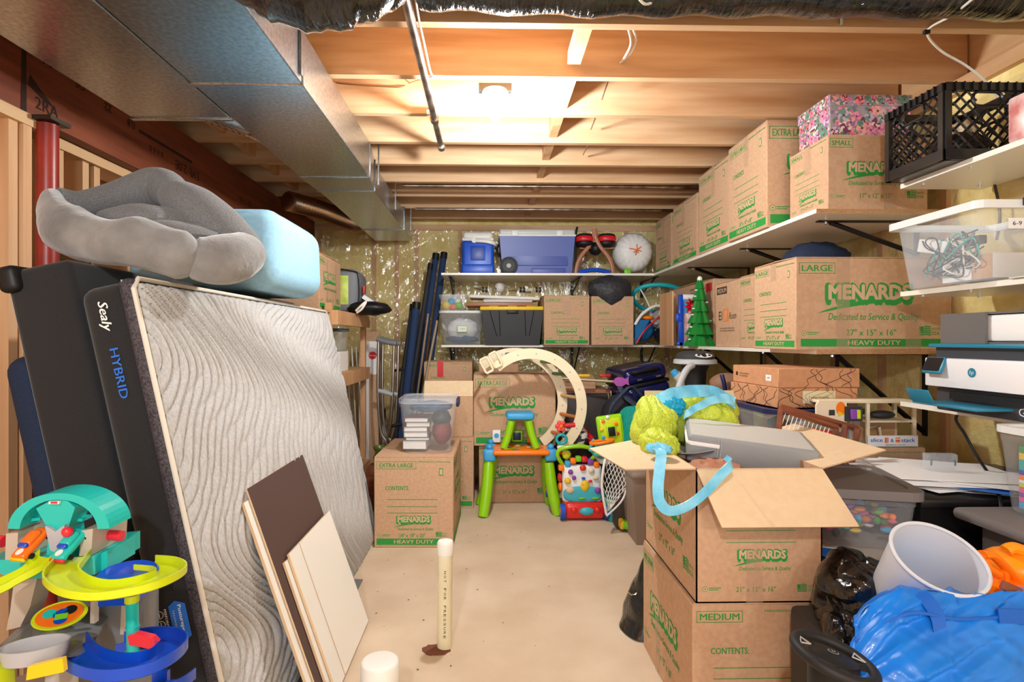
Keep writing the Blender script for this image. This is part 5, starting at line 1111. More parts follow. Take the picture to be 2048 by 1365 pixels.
for dx in (0,.2): m = MB(); a = P(1135,900,3.84); m.tube([a+Vector((dx,0,0)),Vector((a.x+dx,3.86,.002))],.01,'chrome',8); m.build('support_leg', BG2, world=True)
# net goal
NG = thing('toy_goal', 'white corded net on a curved toy goal frame', 'goal', (P(1230,1035,3.45).x, 3.5, 0))
mat('net_white',(240,238,232),.7)
m = MB()
def nq(u, v):
    xl_ = 1217-11*math.sin(min(1, v*1.1)*3.0); xr_ = 1252-36*max(0, v-.45)**1.4*2.3; return P(xl_+(xr_-xl_)*u, 905+18*u*(1-v)+118*v, 3.41+.03*math.sin(u*3.1))
for i in range(6):
    for j in range(13):
        u, v = i/6, j/13
        o = .5 if j % 2 else 0
        a, b, c = nq(min(1,(i+o)/6), v), nq(min(1,(i+(.5 if o == 0 else 1))/6), (j+1)/13), nq(min(1,(i+o+1)/6), v); m.tube([a,b],.0022,'net_white',4,caps=False); m.tube([b,c],.0022,'net_white',4,caps=False)
m.build('net', NG, world=True)
m = MB(); m.tube(smooth_path([P(1216,900,3.44),P(1208,930,3.4),P(1204,975,3.4),P(1213,1030,3.4)],6),.008,'white',8); m.tube(smooth_path([P(1252,920,3.44),P(1254,960,3.44),P(1245,1000,3.42),P(1213,1033,3.4)],6),.006,'white',8); m.build('goal_frame', NG, world=True)
m = MB(); c = P(1240,1030,3.72); m.shell([(.09,.004),(.12,.16)],'teal',.004,30,T(c.x,3.72,0)); m.build('teal_tub', label='small teal tub on the floor behind the white net', cat='tub')
m = MB(); c = P(1256,1042,3.46); m.box((c.x+.02,3.5,.045),(.11,.12,.05),'green',r=.02); m.box((c.x-.035,3.5,.05),(.03,.1,.06),'yellow',r=.012); m.build('green_toy', label='lime and yellow toy piece on floor left of the taupe tote', cat='toy')
# dark tote with copper lid, backpack, suitcase
mat('tote_dark',(74,66,64),.6); mat('lid_copper',(176,120,92),.5); mat('taupe',(150,132,118),.5)
a, b = P(1112,850,4.55), P(1222,780,4.55)
TD = thing('storage_tote', 'dark grey tote with copper brown lid behind the climbing arch', 'tote', ((a.x+b.x)/2, 4.75, 0))
W_ = b.x-a.x; zl = b.z
m = MB(); m.bb(-W_/2+.01,W_/2-.02,-.2,.2,zl-.45,zl-.03,'tote_dark',r=.02); m.bb(-W_/2,W_/2,-.2,.2,.001,zl-.45,'tote_dark',r=.02); m.build('tote_body', TD)
m = MB(); m.box((0,0,zl-.015),(W_,.42,.035),'lid_copper',r=.01); m.build('lid', TD)
C_ = carton('opened carton with FRAGILE print on the copper lidded tote', (P(1160,770,4.6).x-.02, 4.75, zl+.004), .3, .3, .07, flaps=True, lift=14)
m = MB(); F = frame(Vector((-.13,-.151,.01)),(1,0,0),(0,0,1)); m.text('FRAGILE', F, .09, .045, 'dark_ink', w=.12, h=.02, bold=.02); m.text('HANDLE WITH CARE', F, .09, .02, 'dark_ink', w=.12, h=.012); m.build('printed_lettering', C_)
m = MB(); m.tube([P(1222,782,4.5),P(1222,800,4.5),P(1219,815,4.48)],.012,'cable',8,flat=.4); m.build('white_strap', label='white strap hanging from the copper lidded tote', cat='strap')
m = MB(); a, b = P(1105,757,4.4), P(1240,765,4.3); m.tube([a,b],.02,'birch',4,flat=.5); SP = m.build('wooden_plank', label='thin pale plank lying behind the arch above the dark tote', cat='plank')
for x_, c_, t in ((1168,'yellow','yellow wooden shape on the thin pale plank'),(1210,'red','red wooden shape on the thin pale plank')):
    m = MB(); m.box(P(x_,754,4.35)+Vector((0,0,.01)),(.09,.03,.02),c_,r=.006); m.build('wooden_shape', label=t, cat='toy')
m = MB(); F = frame(P(1240,764,4.2),(1,0,.05),(0,0,1))
m.prism([(-.055,0),(-.04,.028),(-.01,.036),(.02,.03),(.04,.02),(.062,.036),(.06,.0),(.064,-.03),(.04,-.018),(.01,-.034),(-.03,-.03)], .02, 'fish', F) if 'fish' in MATS else (mat('fish',(184,88,178),.5), m.prism([(-.055,0),(-.04,.028),(-.01,.036),(.02,.03),(.04,.02),(.062,.036),(.06,.0),(.064,-.03),(.04,-.018),(.01,-.034),(-.03,-.03)], .02, 'fish', F)); m.build('fish_cutout', label='purple fish shaped cutout beside the navy suitcase', cat='toy')
mat('suit_blue',(22,28,84),.15,coat=.6)
c = P(1302,764,4.2); SU = thing('suitcase', 'glossy navy blue hardshell suitcase lying tilted under back shelf', 'suitcase', tuple(c-Vector((0,0,.13)))); SU.rotation_euler = (0, R(-11), R(6))
m = MB(); m.box((0,.25,.19),(.34,.5,.125),'suit_blue',r=.045,seg=5); m.build('upper_shell', SU); m = MB(); m.box((.0,.25,.045),(.35,.5,.14),'suit_blue',r=.045,seg=5); m.build('lower_shell', SU)
m = MB(); m.box((0,.25,.118),(.345,.5,.025),'black',r=.005); m.build('zip_band', SU)
m = MB(); m.tube(smooth_path([(-.11,-.0,.215),(-.09,-.03,.222),(.07,-.03,.222),(.09,0,.215)],6),.012,'black',8); m.box((-.01,-.0,.215),(.2,.012,.04),'black',r=.005); m.build('carry_handle', SU)
for x_ in (-.06,.09): m = MB(); m.box((x_,-.003,.16),(.04,.008,.012),'chrome'); m.build('latch', SU)
m = MB(); c = P(1300,830,4.1); m.bb(c.x-.17,c.x+.3,4.22,4.7,0,P(0,808,4.2).z,'charcoal',r=.03); m.build('dark_tote', label='dark tote under the navy suitcase, mostly hidden by the mesh bag', cat='tote')
mat('pack',(40,40,46),.8,bump=.4,bs=30); mat('pack_strap',(60,74,96),.8,c2=(40,50,70),ns=60)
BP = thing('backpack', 'dark backpack with blue grey straps slumped left of the suitcase', 'backpack', (P(1245,900,4.05).x,4.05,0))
m = MB(); q = P(1243,835,4.05); m.ell(q+Vector((0,0,-.02)),(.15,.13,.19),'pack',n=.12); m.bb(q.x-.12,q.x+.12,3.97,4.15,.001,q.z-.05,'pack',r=.05); m.build('pack_body', BP, world=True)
m = MB(); m.tube(smooth_path([P(1216,848,3.9),P(1222,815,3.87),P(1242,790,3.87),P(1262,775,3.9),P(1285,795,3.92),P(1300,812,3.95)],6),.024,'pack_strap',8,flat=.4); m.tube(smooth_path([P(1240,775,3.95),P(1252,795,3.88),P(1275,812,3.88),P(1298,818,3.9)],6),.022,'pack_strap',8,flat=.4); m.build('strap', BP, world=True)
# vacuum / steamer
VC = thing('floor_steamer', 'upright black and grey appliance with round control head and curved grey hose', 'appliance', (P(1405,850,3.2).x, 3.3, 0))
c = P(1403,735,3.2); c.y = 3.3
m = MB(); m.lathe([(.03,-1.0),(.075,-1.0),(.08,-.55),(.07,-.3),(.06,-.16),(.064,-.08),(.085,-.03),(.1,-.018)][1:], 'black', 32, T(c.x,c.y,c.z+.05)); m.v=[v for v in m.v]; m.build('column_body', VC, world=True)
m = MB(); m.lathe([(.09,-.0),(.125,.008),(.122,.03),(.1,.04)], 'gray_light', 36, T(c.x,c.y,c.z+.01)); m.build('grey_collar', VC, world=True)
m = MB(); m.lathe([(.11,.035),(.112,.05),(.095,.072),(.06,.082),(.0001,.084)], 'charcoal', 36, T(c.x,c.y,c.z+.01)); m.build('head', VC, world=True)
m = MB(); F = frame(Vector((c.x+.01,c.y-.104,c.z+.065)),(1,0,0),(0,.75,.6)); m.disc(F,0,0,.05,'gray_white',.004,24,ry=.02); m.disc(F,.002,0,.014,'black',.006,16); m.disc(F,-.03,0,.008,'black',.006,10); m.disc(F,.033,0,.008,'black',.006,10); m.build('control_panel', VC, world=True)
m = MB(); m.tube(smooth_path([P(1385,731,3.17),P(1375,738,3.14),P(1365,755,3.12),P(1358,775,3.1),P(1354,795,3.1)],6),.019,'gray_light',10); m.build('hose', VC, world=True)
m = MB(); m.box(Vector((c.x+.02,c.y-.07,c.z-.125)),(.035,.012,.012),'white',r=.004); m.build('badge', VC, world=True)
WD = thing('handheld_vacuum', 'cream handheld appliance with blue cap pointing up left of steamer', 'appliance', tuple(P(1370,785,3.5)))
m = MB(); m.tube([P(1352,749,3.5),P(1372,768,3.5),P(1390,785,3.5)],[.028,.045,.06],'canvas',14); m.build('body', WD, world=True); m = MB(); m.tube([P(1346,742,3.5),P(1353,750,3.5)],[.02,.028],'sky',14); m.build('blue_cap', WD, world=True)
m = MB(); m.tube([P(1375,790,3.5),P(1400,780,3.5)],.03,'canvas',10); m.build('handle', WD, world=True)
m = MB(); c = P(1380,800,3.5); m.bb(c.x-.05,c.x+.25,3.45,3.9,0,c.z-.02,'taupe',r=.03); m.build('taupe_tote_rear', label='taupe tote beneath the cream handheld appliance, behind mesh bag', cat='tote')
m = MB(); m.ell(P(1453,768,3.1),(.09,.08,.06),'leather',n=.12) if 'leather' in MATS else (mat('leather',(140,104,82),.6), m.ell(P(1453,768,3.1),(.09,.08,.06),'leather',n=.12)); LB = m.build('tan_pouch', label='tan leather pouch with dark band right of the steamer', cat='pouch')
m = MB(); q = P(1447,768,3.0); m.tube([q+Vector((-.01,0,.05)),q+Vector((.0,-.01,0)),q+Vector((.01,0,-.05))],.012,'navy',8); m.build('dark_band', LB, world=True)
m = MB(); c = P(1450,800,3.1); m.bb(c.x-.1,c.x+.12,3.0,3.25,0,P(0,780,3.1).z-.0,'taupe',r=.02); m.build('taupe_box', label='taupe box under the tan pouch, hidden behind the mesh bag', cat='box')
# taupe tote by the open stack
a = P(1264,960,3.24)
TP = thing('storage_tote', 'taupe plastic tote on the floor left of the near carton stack', 'tote', (a.x+.12, 3.42, 0))
m = MB(); m.add([(-.09,-.17,0),(.09,-.17,0),(.09,.17,0),(-.09,.17,0),(-.12,-.2,.40),(.12,-.2,.40),(.12,.2,.40),(-.12,.2,.40)], [(3,2,1,0),(4,5,6,7),(0,1,5,4),(1,2,6,5),(2,3,7,6),(3,0,4,7)], 'taupe'); m.build('tote_body', TP)
m = MB(); m.box((0,0,.415),(.26,.43,.035),'taupe',r=.012); m.build('lid', TP)
# ================================================================ right side
# gray case, mesh bag on the open carton
mat('case_gray',(146,148,150),.55,bump=.15,bs=30); mat('case_light',(196,194,188),.45)
c = P(1492,893,1.93)
CS = thing('storage_case', 'grey zipped fabric case lying across the open carton', 'case', tuple(c)); CS.rotation_euler = (R(6), R(5.5), R(-17))
m = MB(); m.box((0,0,0),(.40,.25,.095),'case_gray',r=.012,seg=3); noisy(m,.002,9); m.build('case_body', CS)
m = MB(); m.box((-.004,0,.0475),(.375,.228,.003),'case_light',r=.001,seg=1); m.build('top_panel', CS)
m = MB(); m.tube([(-.2005,.12,.02),(-.202,-.11,.02),(-.19,-.1255,.02),(-.1,-.127,.02)],.005,'paper',6,flat=1.5); m.build('zipper', CS)
m = MB(); m.tube(smooth_path([(-.205,.02,-.04),(-.225,-.08,-.035),(-.18,-.15,-.01),(-.12,-.135,.005)],6),.016,'lid_gray',6,flat=.25) if 'lid_gray' in MATS else (mat('lid_gray',(128,126,130),.5), m.tube(smooth_path([(-.205,.02,-.04),(-.225,-.08,-.035),(-.18,-.15,-.01),(-.12,-.135,.005)],6),.016,'lid_gray',6,flat=.25)); m.build('carry_strap', CS)
m = MB(); m.box((-.125,-.128,-.04),(.012,.004,.04),'lid_copper',r=.003); m.build('zip_pull', CS)
m = MB(); m.tube([(-.095,-.1285,.045),(-.095,-.1285,-.045)],.002,'gray_light',6); m.tube([(-.105,-.1285,.045),(-.105,-.1285,-.045)],.0015,'gray_light',6); m.build('seam', CS)
m = MB(); m.ell((XN+.10,1.78,.413+.37),(.08,.1,.03),'lid_copper',n=.4,nsc=6,rings=14); m.build('copper_garland', label='copper coloured crumpled things inside the open carton under the case', cat='garland')
m = MB(); m.ell((XN+.19,1.93,.413+.19),(.15,.2,.17),'black',n=.15); m.build('dark_bundle', label='dark cloth bundle filling the open carton', cat='cloth')
def netmat(name, c, hole=.4, sc_=260):
    m = mat(name, c, .5, bump=.3, bs=9, bdist=.02); nt = m.node_tree; b = nt.nodes['Principled BSDF']
    tc = nt.nodes.new('ShaderNodeTexCoord'); v = nt.nodes.new('ShaderNodeTexVoronoi'); v.inputs['Scale'].default_value = sc_
    r = nt.nodes.new('ShaderNodeValToRGB'); r.color_ramp.elements[0].position = hole-.03; r.color_ramp.elements[1].position = hole; r.color_ramp.elements[0].color = (.25,.25,.25,1)
    nt.links.new(tc.outputs['Object'], v.inputs['Vector']); nt.links.new(v.outputs['Distance'], r.inputs[0]); nt.links.new(r.outputs[0], b.inputs['Alpha'])
netmat('mesh_lime', (206,222,70), .42, 420); mat('satin_blue', (92,190,232), .3, c2=(140,216,244), ns=14, bump=.5, bs=12, bdist=.02); mat('cyan', (20,164,206), .4)
MG = thing('mesh_bag', 'lime green mesh bag with light blue satin trim heaped on carton', 'bag', (P(1370,850,2.2).x, 2.2, .83))
def crease(m, c, r, mt, a, s_, seed=0, seg=96, rings=60, b=.12):
    m.ell(c, r, mt, seg=seg, rings=rings); out = []
    for v in m.v:
        q = Vector(((v.x-c.x)/r[0], (v.y-c.y)/r[1], (v.z-c.z)/r[2])); n1 = abs(noise.noise(q*s_+Vector((seed,0,1)))); n2 = abs(noise.noise(Vector((q.x*2.2*s_, q.y*s_, q.z*.8*s_+seed)))); n3 = noise.noise(q*1.1+Vector((0,seed,0)))
        out.append(c+(v-c)*(1+b*2*n3-a*max(0,1-n1*5)-a*.6*max(0,1-n2*5)))
    m.v = out
def blob(cpx, cpy, Y, r, n_, seed, m, mt, seg=64, nsc=4): crease(m, P(cpx,cpy,Y), r, mt, n_, nsc*.55, seed)
m = MB(); blob(1385,835,2.22,(.19,.15,.115),.10,1,m,'mesh_lime',nsc=2.2); m.build('mesh_body', MG, 'lime green net fabric', world=True)
m = MB(); blob(1306,855,2.1,(.085,.11,.12),.10,4,m,'mesh_lime',48,nsc=2.2); m.build('mesh_side', MG, world=True)
m = MB(); blob(1318,893,1.93,(.07,.06,.06),.12,6,m,'mesh_lime',40,nsc=2.5); m.build('mesh_pocket', MG, world=True)
def band(pts, w_, mt, nm, parent=None, up=(0,0,1), th=.003, lab=None, label=None, cat=None, n=8, wav=.0):
    q = smooth_path(pts, n); N = len(q); up = Vector(up); m = MB()
    def fn(u, v):
        i = min(int(round(u*(N-1))), N-1); s = v-.5
        return q[i]+up.normalized()*s*w_+Vector((0, wav*math.sin(i*1.1+v*3), 0))
    m.grid(fn, N, 5, mt, th=th); return m.build(nm, parent, lab, world=True) if parent else m.build(nm, label=label, cat=cat)
band([P(1296,818,2.12),P(1330,793,2.1),P(1380,783,2.12),P(1430,785,2.14),P(1468,806,2.16)], .05, 'satin_blue', 'satin_band', MG, (.1,.5,1), wav=.006)
band([P(1370,830,2.02),P(1400,812,2.03),P(1440,797,2.05),P(1470,803,2.08)], .035, 'satin_blue', 'satin_band', MG, (.3,.3,1), wav=.004)
m = MB(); blob(1338,812,2.14,(.075,.06,.05),.1,9,m,'cyan',32); m.build('cyan_lining', MG, world=True)
m = MB()
def rib(pts, w_, th=.0022):
    q = smooth_path([P(*p) for p in pts], 8); N = len(q)
    def fn(u, v):
        i = min(int(round(u*(N-1))), N-1); d = (q[min(i+1,N-1)]-q[max(i-1,0)]).normalized(); s = Vector((d.z, .25, -d.x)).normalized()
        return q[i]+s*(v-.5)*w_
    m.grid(fn, N, 4, 'satin_blue', th=th)
rib([(1312,893,1.66),(1322,905,1.62),(1319,940,1.60),(1316,975,1.59),(1320,1005,1.59),(1340,1022,1.59),(1375,1012,1.585),(1410,985,1.58),(1440,952,1.57),(1462,928,1.58),(1450,915,1.66)], .031)
m.build('satin_strap', MG, 'long light blue satin shoulder strap', world=True)
m = MB(); m.ell(P(1318,898,1.80),(.04,.05,.018),'satin_blue',n=.3); m.build('strap_knot', MG, world=True)
# support stacks under the lower right shelf
z_s = .75
car('dusty carton carrying the wooden sandwich toy by the right wall', 1.30, .53, 2.30, .42, .374, .374, faces=(('front','end'),), size='LARGE', dims=D27, heavy=False, flaps=False)
car('carton hidden at floor level beneath dusty carton by right wall', 1.30, .53, 2.30, .42, 0, .372, flaps=False)
bin_('storage_bin', 'clear bin with navy lid under the two contour line boxes', (1.40, 2.50, z_s), .42, .34, .14, lid='navy', taper=.93)
m = MB(); m.ell((1.27,2.42,z_s+.07),(.04,.06,.045),'charcoal',n=.2); m.build('dark_shoe', label='dark shoe seen inside clear bin with navy lid', cat='shoe')
m = MB(); m.ell((1.36,2.42,z_s+.06),(.04,.06,.04),'paper',n=.2); m.build('white_shoe', label='pale shoe seen inside clear bin with navy lid', cat='shoe')
mat('line_dark',(70,40,30),.7); mat('kraft_topo',(206,150,108),.8,c2=(198,140,100),ns=40)
def topo(z, x0, w_, h, y0, d, label, rz, lettering):
    B_ = thing('gift_carton', label, 'box', (x0+w_/2, y0+d/2, z), rz); m = MB(); m.box((0,0,h/2),(w_,d,h),'kraft_topo',r=.002,seg=1); fr = faceframes(w_,d,h); bo_ = m.build('carton_body', B_)
    m = MB(); rs = random.Random(lettering)
    for f in ('front','left'):
        F, W_ = fr[f]
        if lettering and f == 'left':
            m.rect(F,.03,.05,h*.4,h*.62,'line_dark'); m.text('Contains one item made with', F, .11, h*.56, 'line_dark', w=.09, h=.008); m.text('love in the United States', F, .105, h*.42, 'line_dark', w=.08, h=.008)
            m.rect(F, W_-.1, W_-.055, h*.3, h*.62, 'paper'); m.text('4437', F, W_-.078, h*.46, 'line_dark', w=.02, h=.008, z=.001); continue
        for k in range(10):
            x = .02+k*W_/10.5+ (W_*.35 if lettering else 0); pts = []
            if x > W_-.03: break
            a = rs.uniform(.6,1.6); ph = rs.uniform(0,6)
            for t in range(13):
                pts.append(F @ Vector((min(max(x+.035*math.sin(t/12*3.1*a+ph)+.012*math.sin(t*.9+k), .004), W_-.004), h*(.02+.96*t/12), .0004)))
            m.tube(pts, .0013, 'line_dark', 4, caps=False)
    m.build('contour_print', bo_); return B_
t1 = topo(.9055, 1.235, .37, .085, 2.40, .40, 'lower contour printed box with a Letter boards tag', 4, 0)
m = MB(); F = faceframes(.37,.40,.085)['front'][0]; m.rect(F,.115,.265,.018,.072,'pvc',.001); m.text('Letter boards', F, .19, .043, 'dark_ink', w=.09, h=.016, z=.0016, bold=-.008); m.build('name_tag', t1)
topo(.992, 1.245, .37, .083, 2.40, .40, 'upper contour printed box with a small white sticker', 3, 1)
# sandwich toy stand
SS = thing('toy_sandwich_stand', 'wooden toy counter with a white slice and stack banner', 'toy counter', (1.72, 2.36, z_s))
a = P(1736,898,2.31).x; b = P(1836,898,2.31).x; Y = 2.31; zb = .752
m = MB(); m.bb(a, b, Y, Y+.006, zb, zb+.046, 'vt_white'); F = frame(Vector((a,Y-.0005,zb)),(1,0,0),(0,0,1)); w_ = b-a
m.text('slice', F, w_*.17, .028, 't_blue', w=w_*.24, h=.017, bold=.01); m.text('&', F, w_*.48, .026, 't_blue', w=.014, h=.015, bold=.01); m.text('stack', F, w_*.8, .027, 't_blue', w=w_*.28, h=.017, bold=.01)
for k, c_ in enumerate(('orange','red','kraft_in','red')): m.rect(F, w_*.33+k*.004, w_*.33+k*.004+.0035, .016, .038, c_)
for k, c_ in enumerate(('orange','red','kraft_in','orange')): m.rect(F, w_*.545, w_*.64, .017+k*.0055, .0215+k*.0055, c_)
m.text('Sandwich Counter', F, w_*.55, .008, 'dark_ink', w=w_*.4, h=.006); m.build('banner', SS, world=True)
for x in (a, b-.014): m = MB(); m.bb(x, x+.014, Y+.006, Y+.02, zb, P(0,812,Y).z, 'birch', r=.003); m.bb(x,x+.014,Y+.12,Y+.134,zb,P(0,812,Y).z,'birch'); m.build('post', SS, world=True)
m = MB(); zt2 = P(0,812,Y).z; m.bb(a-.2, b, Y+.006, Y+.14, zt2, zt2+.012, 'birch', r=.003); m.build('awning_board', SS, world=True)
m = MB(); m.bb(a, b, Y+.007, Y+.13, zb+.1, zb+.108, 'birch'); m.bb(a, b, Y+.01, Y+.13, zb, zb+.008, 'birch'); m.bb(a+.014,b-.014,Y+.115,Y+.12,zb,zb+.1,'pine_x'); m.build('counter_shelf', SS, world=True)
m = MB(); m.tube([(a+.03,Y+.06,zb+.008),(a+.035,Y+.06,zb+.07),(a+.09,Y+.06,zb+.075),(a+.1,Y+.06,zb+.008)],.006,'birch',8); m.ell((a+.11,Y+.07,zb+.125),(.055,.03,.018),'charcoal'); m.build('dark_tray', SS, world=True)
a2 = P(1632,835,2.28).x; b2 = P(1692,835,2.28).x; Y2 = 2.275; z2_ = P(0,832,2.28).z; z3_ = P(0,805,2.28).z
m = MB(); m.prism([(a2,z2_-.03),(a2,z3_-.02),(a2+.012,z3_),(b2,z3_-.004),(b2,z2_-.04)], .012, 'birch', Matrix(((1,0,0,0),(0,0,1,Y2),(0,1,0,0),(0,0,0,1)))); m.f=[f[::-1] for f in m.f]
F = frame(Vector((a2,Y2-.0006,z2_-.03)),(1,0,0),(0,0,1)); m.disc(F,.1,.05,.02,'orange',.001,24,ry=.028); m.disc(F,.096,.028,.014,'yellow',.0015,3); m.rect(F,.05,.075,.022,.045,'charcoal',.001); m.build('sign_board', SS, 'pale sign board with orange sun shape', world=True)
m = MB(); q = P(1710,829,2.26); m.box(q,(.036,.01,.04),'purple',r=.002); m.box(q+Vector((.012,-.006,0)),(.014,.004,.036),'t_lime',r=.001); m.box(q+Vector((-.0,.01,-.0)),(.07,.008,.06),'charcoal'); m.build('small_picture', SS, world=True)
# rustic crate leaning
RC = thing('wooden_crate', 'red brown rustic wooden crate with white wire mesh, tilted behind the flap', 'crate', tuple(P(1640,870,2.12)))
def rq(x, y, d=0): return P(x, y, 2.12+d)
for p_, q_, w_ in (((1560,818),(1675,856),.011),((1553,900),(1562,818),.012),((1672,858),(1662,930),.012),((1690,850),(1682,935),.012),((1715,858),(1702,935),.013)):
    m = MB(); m.tube([rq(*p_, .0 if p_[0]<1680 else .03), rq(*q_, .0 if p_[0]<1680 else .03)], w_, 'dark_wood', 4); m.build('slat', RC, world=True)
m = MB(); m.tube([rq(1562,815,.03),rq(1715,858,.06)], .012, 'dark_wood', 4); m.tube([rq(1562,815,.2),rq(1715,858,.2)], .012, 'dark_wood', 4); m.build('top_rail', RC, world=True)
for k in range(12): 
    m = MB(); x = 1572+k*8; m.tube([rq(x,824+k*2.7,.004), rq(x-18,880+k*2.0,.004)], .0016, 'white', 5); m.build('wire', RC, world=True)
m = MB(); m.ell(rq(1625,885,.1),(.12,.06,.05),'vt_red',n=.3); m.build('red_garland', label='red trinkets seen through the wire mesh of rustic crate', cat='garland')
m = MB(); c = rq(1640,940,.09); m.bb(c.x-.16,1.34,2.1,2.285,0,c.z-.02,'kraft'); m.build('plain_carton', label='plain carton supporting the rustic crate behind the open box', cat='box')
# clear bin with gray lid, papers, drawers
mat('lid_taupe',(118,112,110),.45); mat('dark_plastic',(40,44,50),.4)
DR = thing('drawer_unit', 'low drawer unit with clear fronts under papers beside the near stack', 'drawers', (1.20,1.88,0))
m = MB(); m.bb(-.17,.17,-.2,.2,0,.53,'dark_plastic',r=.01); m.build('cabinet', DR)
for z in (.44,.3,.16): m = MB(); m.box((0,-.205,z+.03),(.3,.02,.1),'clear_milky',r=.008); m.build('drawer', DR)
m = MB(); m.box((-.08,-.2165,.45),(.07,.004,.05),'red',r=.001); m.build('red_item', DR)
mat('paper_blue',(30,110,200),.5)
def sheets(nm, lab, cx, cy, z, n, w_, d, spread, cols=('paper','paper','gray_white'), seed=1, group=None):
    rs = random.Random(seed); out = []
    for k in range(n):
        m = MB(); a = rs.uniform(-spread, spread)*9; ox, oy = rs.uniform(-spread,spread)*.06, rs.uniform(-spread,spread)*.06; bl = rs.uniform(0,.006)
        M_ = T(cx+ox, cy+oy, z+k*.004) @ RZ(a*5)
        m.grid(lambda u, v: ((u-.5)*w_, (v-.5)*d, bl*math.sin(u*5)*v), 6, 6, cols[k % len(cols)], M=M_, th=.002); out.append(m.build(nm, label=lab(k), cat='paper', group=group))
    return out
LEV = ['bottom','second','third','fourth','fifth','sixth','seventh','eighth','ninth','tenth']
sheets('paper_sheet', lambda k: 'sheet of paper under the grey lidded bin, %s from the bottom' % LEV[k], 1.24, 1.84, .532, 4, .34, .36, 1, ('paper','paper_blue','paper','gray_white'), 3, 'papers under the clear bin')
b3 = bin_('storage_bin', 'clear bin of small colourful toys with a dark grey lid', (1.225,1.87,.552), .27, .36, .165, lid='lid_taupe', rz=-14, lidh=.028, taper=.9, rim=.03)
m = MB(); rs = random.Random(5)
A = T(1.225,1.87,.552)@RZ(-14)
for k in range(70):
    q = A @ Vector((rs.uniform(-.1,.1), rs.uniform(-.15,.15), rs.uniform(.02,.1))); m.ell(q, (rs.uniform(.01,.022),rs.uniform(.008,.016),rs.uniform(.006,.014)), rs.choice(['pink','purple','orange','teal','green','red','yellow','sky','white','ink','charcoal']), seg=10, rings=6)
tag(m.build('small_toys', label='jumble of tiny colourful toys inside the grey lidded bin', cat='toys'), kind='stuff')
# black cabinet with papers
mat('black_gloss',(18,17,18),.3)
BC = thing('black_cabinet', 'low glossy black cabinet with a drawer, papers heaped on top', 'cabinet', (1.69,1.96,0))
m = MB(); m.bb(-.33,.34,-.23,.24,0,.675,'black_gloss'); m.build('cabinet_body', BC)
m = MB(); m.bb(-.34,.35,-.245,.25,.675,.70,'black_gloss',r=.003); m.build('top_board', BC)
for y0, y1, z0_, z1_ in ((-.2,.22,.48,.66),(-.2,.22,.26,.46)):
    m = MB(); m.bb(-.345,-.33,y0,y1,z0_,z1_,'black_gloss',r=.004); m.build('drawer', BC)
sheets('paper_sheet', lambda k: 'sheet in the heap of papers on black cabinet, %s from the bottom' % LEV[k], 1.62, 1.98, .702, 8, .42, .34, 1, ('paper','gray_white','paper','paper','paper_blue','paper','paper','paper'), 8, 'papers on the black cabinet')
CBx = thing('clear_case', 'small clear hinged case standing on the cabinet papers', 'case', (P(1889,950,1.95).x,1.97,.738), rz=-6)
m = MB(); m.box((0,0,.028),(.105,.03,.055),'clear_milky',r=.006); m.build('case_shell', CBx)
for s in (-1,1): m = MB(); m.tube([(s*.04,-.017,.015),(s*.04,-.017,.03),(s*.036,-.017,.035)],.0025,'gray',6); m.build('clip', CBx)
# gray tote, tall clear bin, basket, orange toy
TG2 = thing('storage_tote', 'grey lidded tote at right edge under the tall clear bin', 'tote', (1.735,1.48,0))
m = MB(); m.bb(-.26,.28,-.17,.17,0,.66,'lid_taupe',r=.02); m.build('tote_body', TG2)
m = MB(); m.box((0,0,.675),(.64,.4,.035),'lid_taupe',r=.014); m.build('lid', TG2)
tb_ = P(2000,1065,1.45)
TBn = bin_('storage_bin', 'tall clear bin of stacked colourful craft paper at right edge', (1.63,1.52,.693), .22,.26,.24, lid='rim_white', taper=.85)
for k, (c_, h) in enumerate((('sky',.02),('pink',.014),('purple',.012),('pink',.016),('t_lime',.012),('paper',.01),('orange',.014),('vt_blue',.014),('teal',.03),('yellow',.02),('ink',.02))):
    z_ = .71+sum(q[1] for q in (('sky',.02),('pink',.014),('purple',.012),('pink',.016),('t_lime',.012),('paper',.01),('orange',.014),('vt_blue',.014),('teal',.03),('yellow',.02),('ink',.02))[:k])
    m = MB(); m.bb(1.55,1.71,1.43,1.6,z_,z_+h-.001,c_); m.build('craft_pad', label=('pale blue','lower pink','purple','upper pink','lime','white','orange','deep blue','teal','yellow','dark green')[k]+' craft pad in the stack inside tall clear bin', cat='pad', group='craft pads in the tall clear bin')
mat('hamper',(208,212,220),.35)
HM = thing('waste_basket', 'pale grey round plastic basket lying tilted open beside blue bag', 'basket', tuple(P(1868,1175,1.36)))
c = P(1878,1116,1.30); 
A = T(*c) @ RX(35)
m = MB(); m.shell([(.074,-.2),(.082,-.19),(.1,0)], 'hamper', .003, 56, A, 1, .97); m.build('basket_body', HM, world=True)
m = MB(); m.tube([A @ Vector((.1*math.cos(t/48*2*math.pi), .097*math.sin(t/48*2*math.pi), 0)) for t in range(48)], .0045, 'hamper', 8, closed=True); m.build('rim', HM, world=True)
mat('toy_orange',(255,124,10),.35,coat=.2); mat('toy_orange2',(255,150,20),.35)
OR = thing('orange_toy', 'bright orange plastic ride toy partly behind the blue bag', 'toy', tuple(P(2010,1190,1.3)))
oq = lambda x, y, d=0: P(x,y,1.32+d)
m = MB(); m.ell(oq(2000,1180,.02),(.09,.09,.035),'toy_orange'); m.build('base', OR, world=True)
m = MB(); m.ell(oq(2035,1135,.06),(.07,.08,.045),'toy_orange2'); m.build('hood', OR, world=True)
